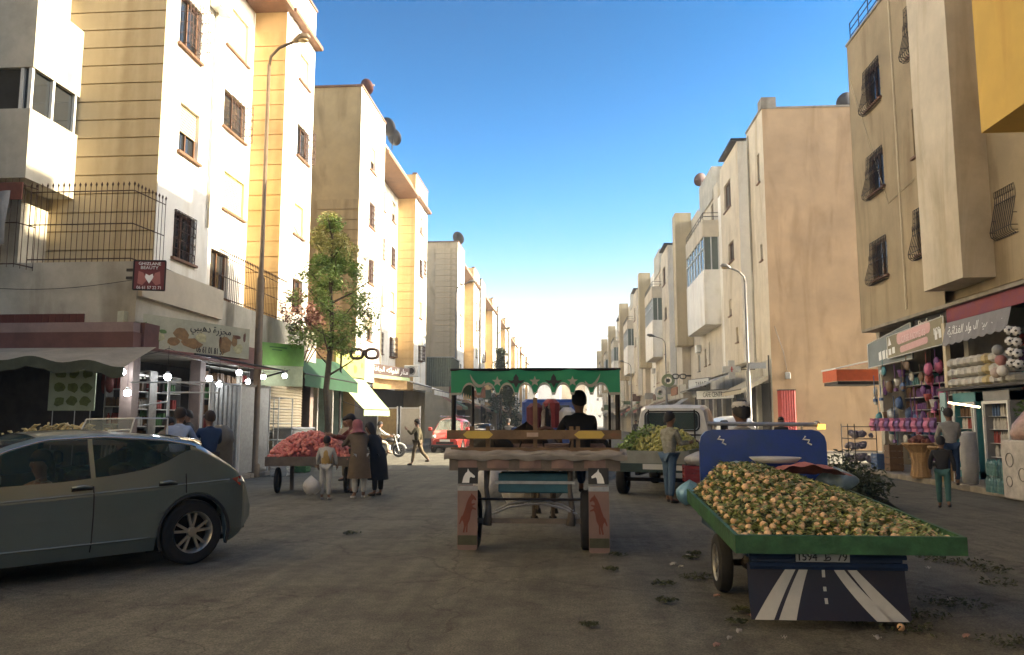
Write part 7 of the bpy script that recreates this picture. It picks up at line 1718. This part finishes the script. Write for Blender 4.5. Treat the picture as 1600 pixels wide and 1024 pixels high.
# parasol-less stands along the left pavement: crates and boxes
for i, (x, y, w, h, c, l) in enumerate(((-8.4,23.0,.5,.35,GC[1],'low white box on the left pavement before the rack'),(-8.35,24.6,.45,.5,GC[4],'green plastic crate standing at the kerb by the rack'),(-8.5,27.4,.5,.4,mk('crate_wood', (.28,.19,.1), .8),'wooden crate by the tree on the left'),(9.6,25.6,.5,.5,GC[2],'blue crate before the household shop'),(9.6,24.7,.4,.8,GC[5],'brown carton before the household shop'))):
    t = thing('crate', l, 'crate', (x, y, .11 if abs(x) > 9 else 0))
    for k in range(4):
        z = .03+k*(h-.04)/4; hh = (h-.04)/4-.02
        m = MB()
        for q in ((-w/2,w/2,-w/2,-w/2+.02),(-w/2,w/2,w/2-.02,w/2),(-w/2,-w/2+.02,-w/2+.02,w/2-.02),(w/2-.02,w/2,-w/2+.02,w/2-.02)): m.box(*q, z, z+hh)
        m.build('slat', c, t, local=True)
    m = MB()
    for a in (-1,1):
        for b in (-1,1): m.box(a*(w/2-.035)-.015,a*(w/2-.035)+.015,b*(w/2-.035)-.015,b*(w/2-.035)+.015,0,h)
    m.build('corner_post', c, t, local=True); m = MB(); m.box(-w/2+.02,w/2-.02,-w/2+.02,w/2-.02,.01,.025); m.build('bottom', c, t, local=True)
# ---------------------------------------------------------------- litter on the road
def ground_pt(px, py):   # plain perspective on the road for litter seen in the photograph
    return {}
PEEL = mk('peel_white', (.50,.46,.38), .7, noise=.3, nscale=20); PEELR = mk('peel_rose', (.42,.24,.18), .7, noise=.3, nscale=20); WEED = mk('wilted_leaf', (.06,.07,.025), .8, noise=.5, nscale=12, bump=0)
LP = [(1250,966,0),(1176,966,1),(1155,990,0),(1064,888,0),(1052,884,0),(1120,934,1),(1450,890,0),(1510,998,1),(1140,1001,0),(1225,1000,0),(1075,871,0),(1370,1000,0),(1120,1012,1),(1485,940,0)]
LW = [(548,836,.12),(1090,906,.16),(967,870,.1),(955,893,.08),(1042,942,.09),(1035,916,.1),(920,981,.07),(1300,968,.16),(1340,975,.12),(1440,966,.2),(1400,968,.14),(1480,880,.2),(1520,885,.22),(1550,895,.2),(1450,872,.16),(1470,944,.18),(1510,950,.2),(1160,958,.08),(1150,976,.08),(1385,880,.12),(1560,915,.18),(1575,1010,.2),(1420,990,.22),(1080,875,.09),(1085,868,.08)]
import mathutils
def gp(px, py):
    a, b = (px-800)/1244, (512-py)/1244; d = cam.rotation_euler.to_matrix() @ Vector((a, b, -1)); k = -1.55/d.z; return d.x*k, d.y*k
LP.sort(); pn = [-1, -1]
for px, py, k in LP:
    pn[k] += 1
    x, y = gp(px, py); m = MB(); r = rnd.uniform(.02,.036)*max(1, y/5)**.5; q = rnd.uniform(0,6)
    m.grid(lambda a, b: (x+r*(2*a-1)*cos(q)-r*.6*(2*b-1)*sin(q), y+r*(2*a-1)*sin(q)+r*.6*(2*b-1)*cos(q), .018+.35*r*sin(pi*a)*(.4+.6*b)+.01*sin(9*a+7*b)), 6, 4)
    tag(m.build('fruit_peel', PEELR if k else PEEL, smooth=True), '%s scrap of fruit peel on the asphalt, %s of its colour from the left' % ('rosy' if k else 'white', ORD[pn[k]]), 'peel', 'fruit peel scattered on the road')
for px, py, r in LW:
    x, y = gp(px, py); m = MB(); leaves(m, (x, y, .03), r, int(40+r*300), .022, rnd, (1.2,.8,.22))
    m.v = [(a, b, max(.008+.004*(i % 3), c)) for i, (a, b, c) in enumerate(m.v)]
    o = tag(m.build('wilted_greens', WEED), 'small heap of wilted leaves dropped on the road', 'leaves', 'wilted leaves on the road', 'stuff')
x, y = gp(1408, 988); o = inst('orange', om, None, (x, y, .035)); tag(o, 'fallen orange lying alone on the road among wilted leaves', 'orange')
finish_texts()
finish_skins()
# ---------------------------------------------------------------- air
hm = bpy.data.materials.new('haze_air'); hm.use_nodes = True; N = hm.node_tree.nodes; N.remove(N['Principled BSDF'])
pv = N.new('ShaderNodeVolumePrincipled'); pv.inputs['Color'].default_value = (.96,.95,.92,1); pv.inputs['Density'].default_value = .0010; pv.inputs['Anisotropy'].default_value = .2
hm.node_tree.links.new(pv.outputs[0], N['Material Output'].inputs['Volume'])
m = MB(); m.box(-1505, 1505, -405, 2505, -1.02, 25); o = m.build('haze', hm); o['kind'] = 'stuff'; o['label'] = 'thin dusty haze filling the street'
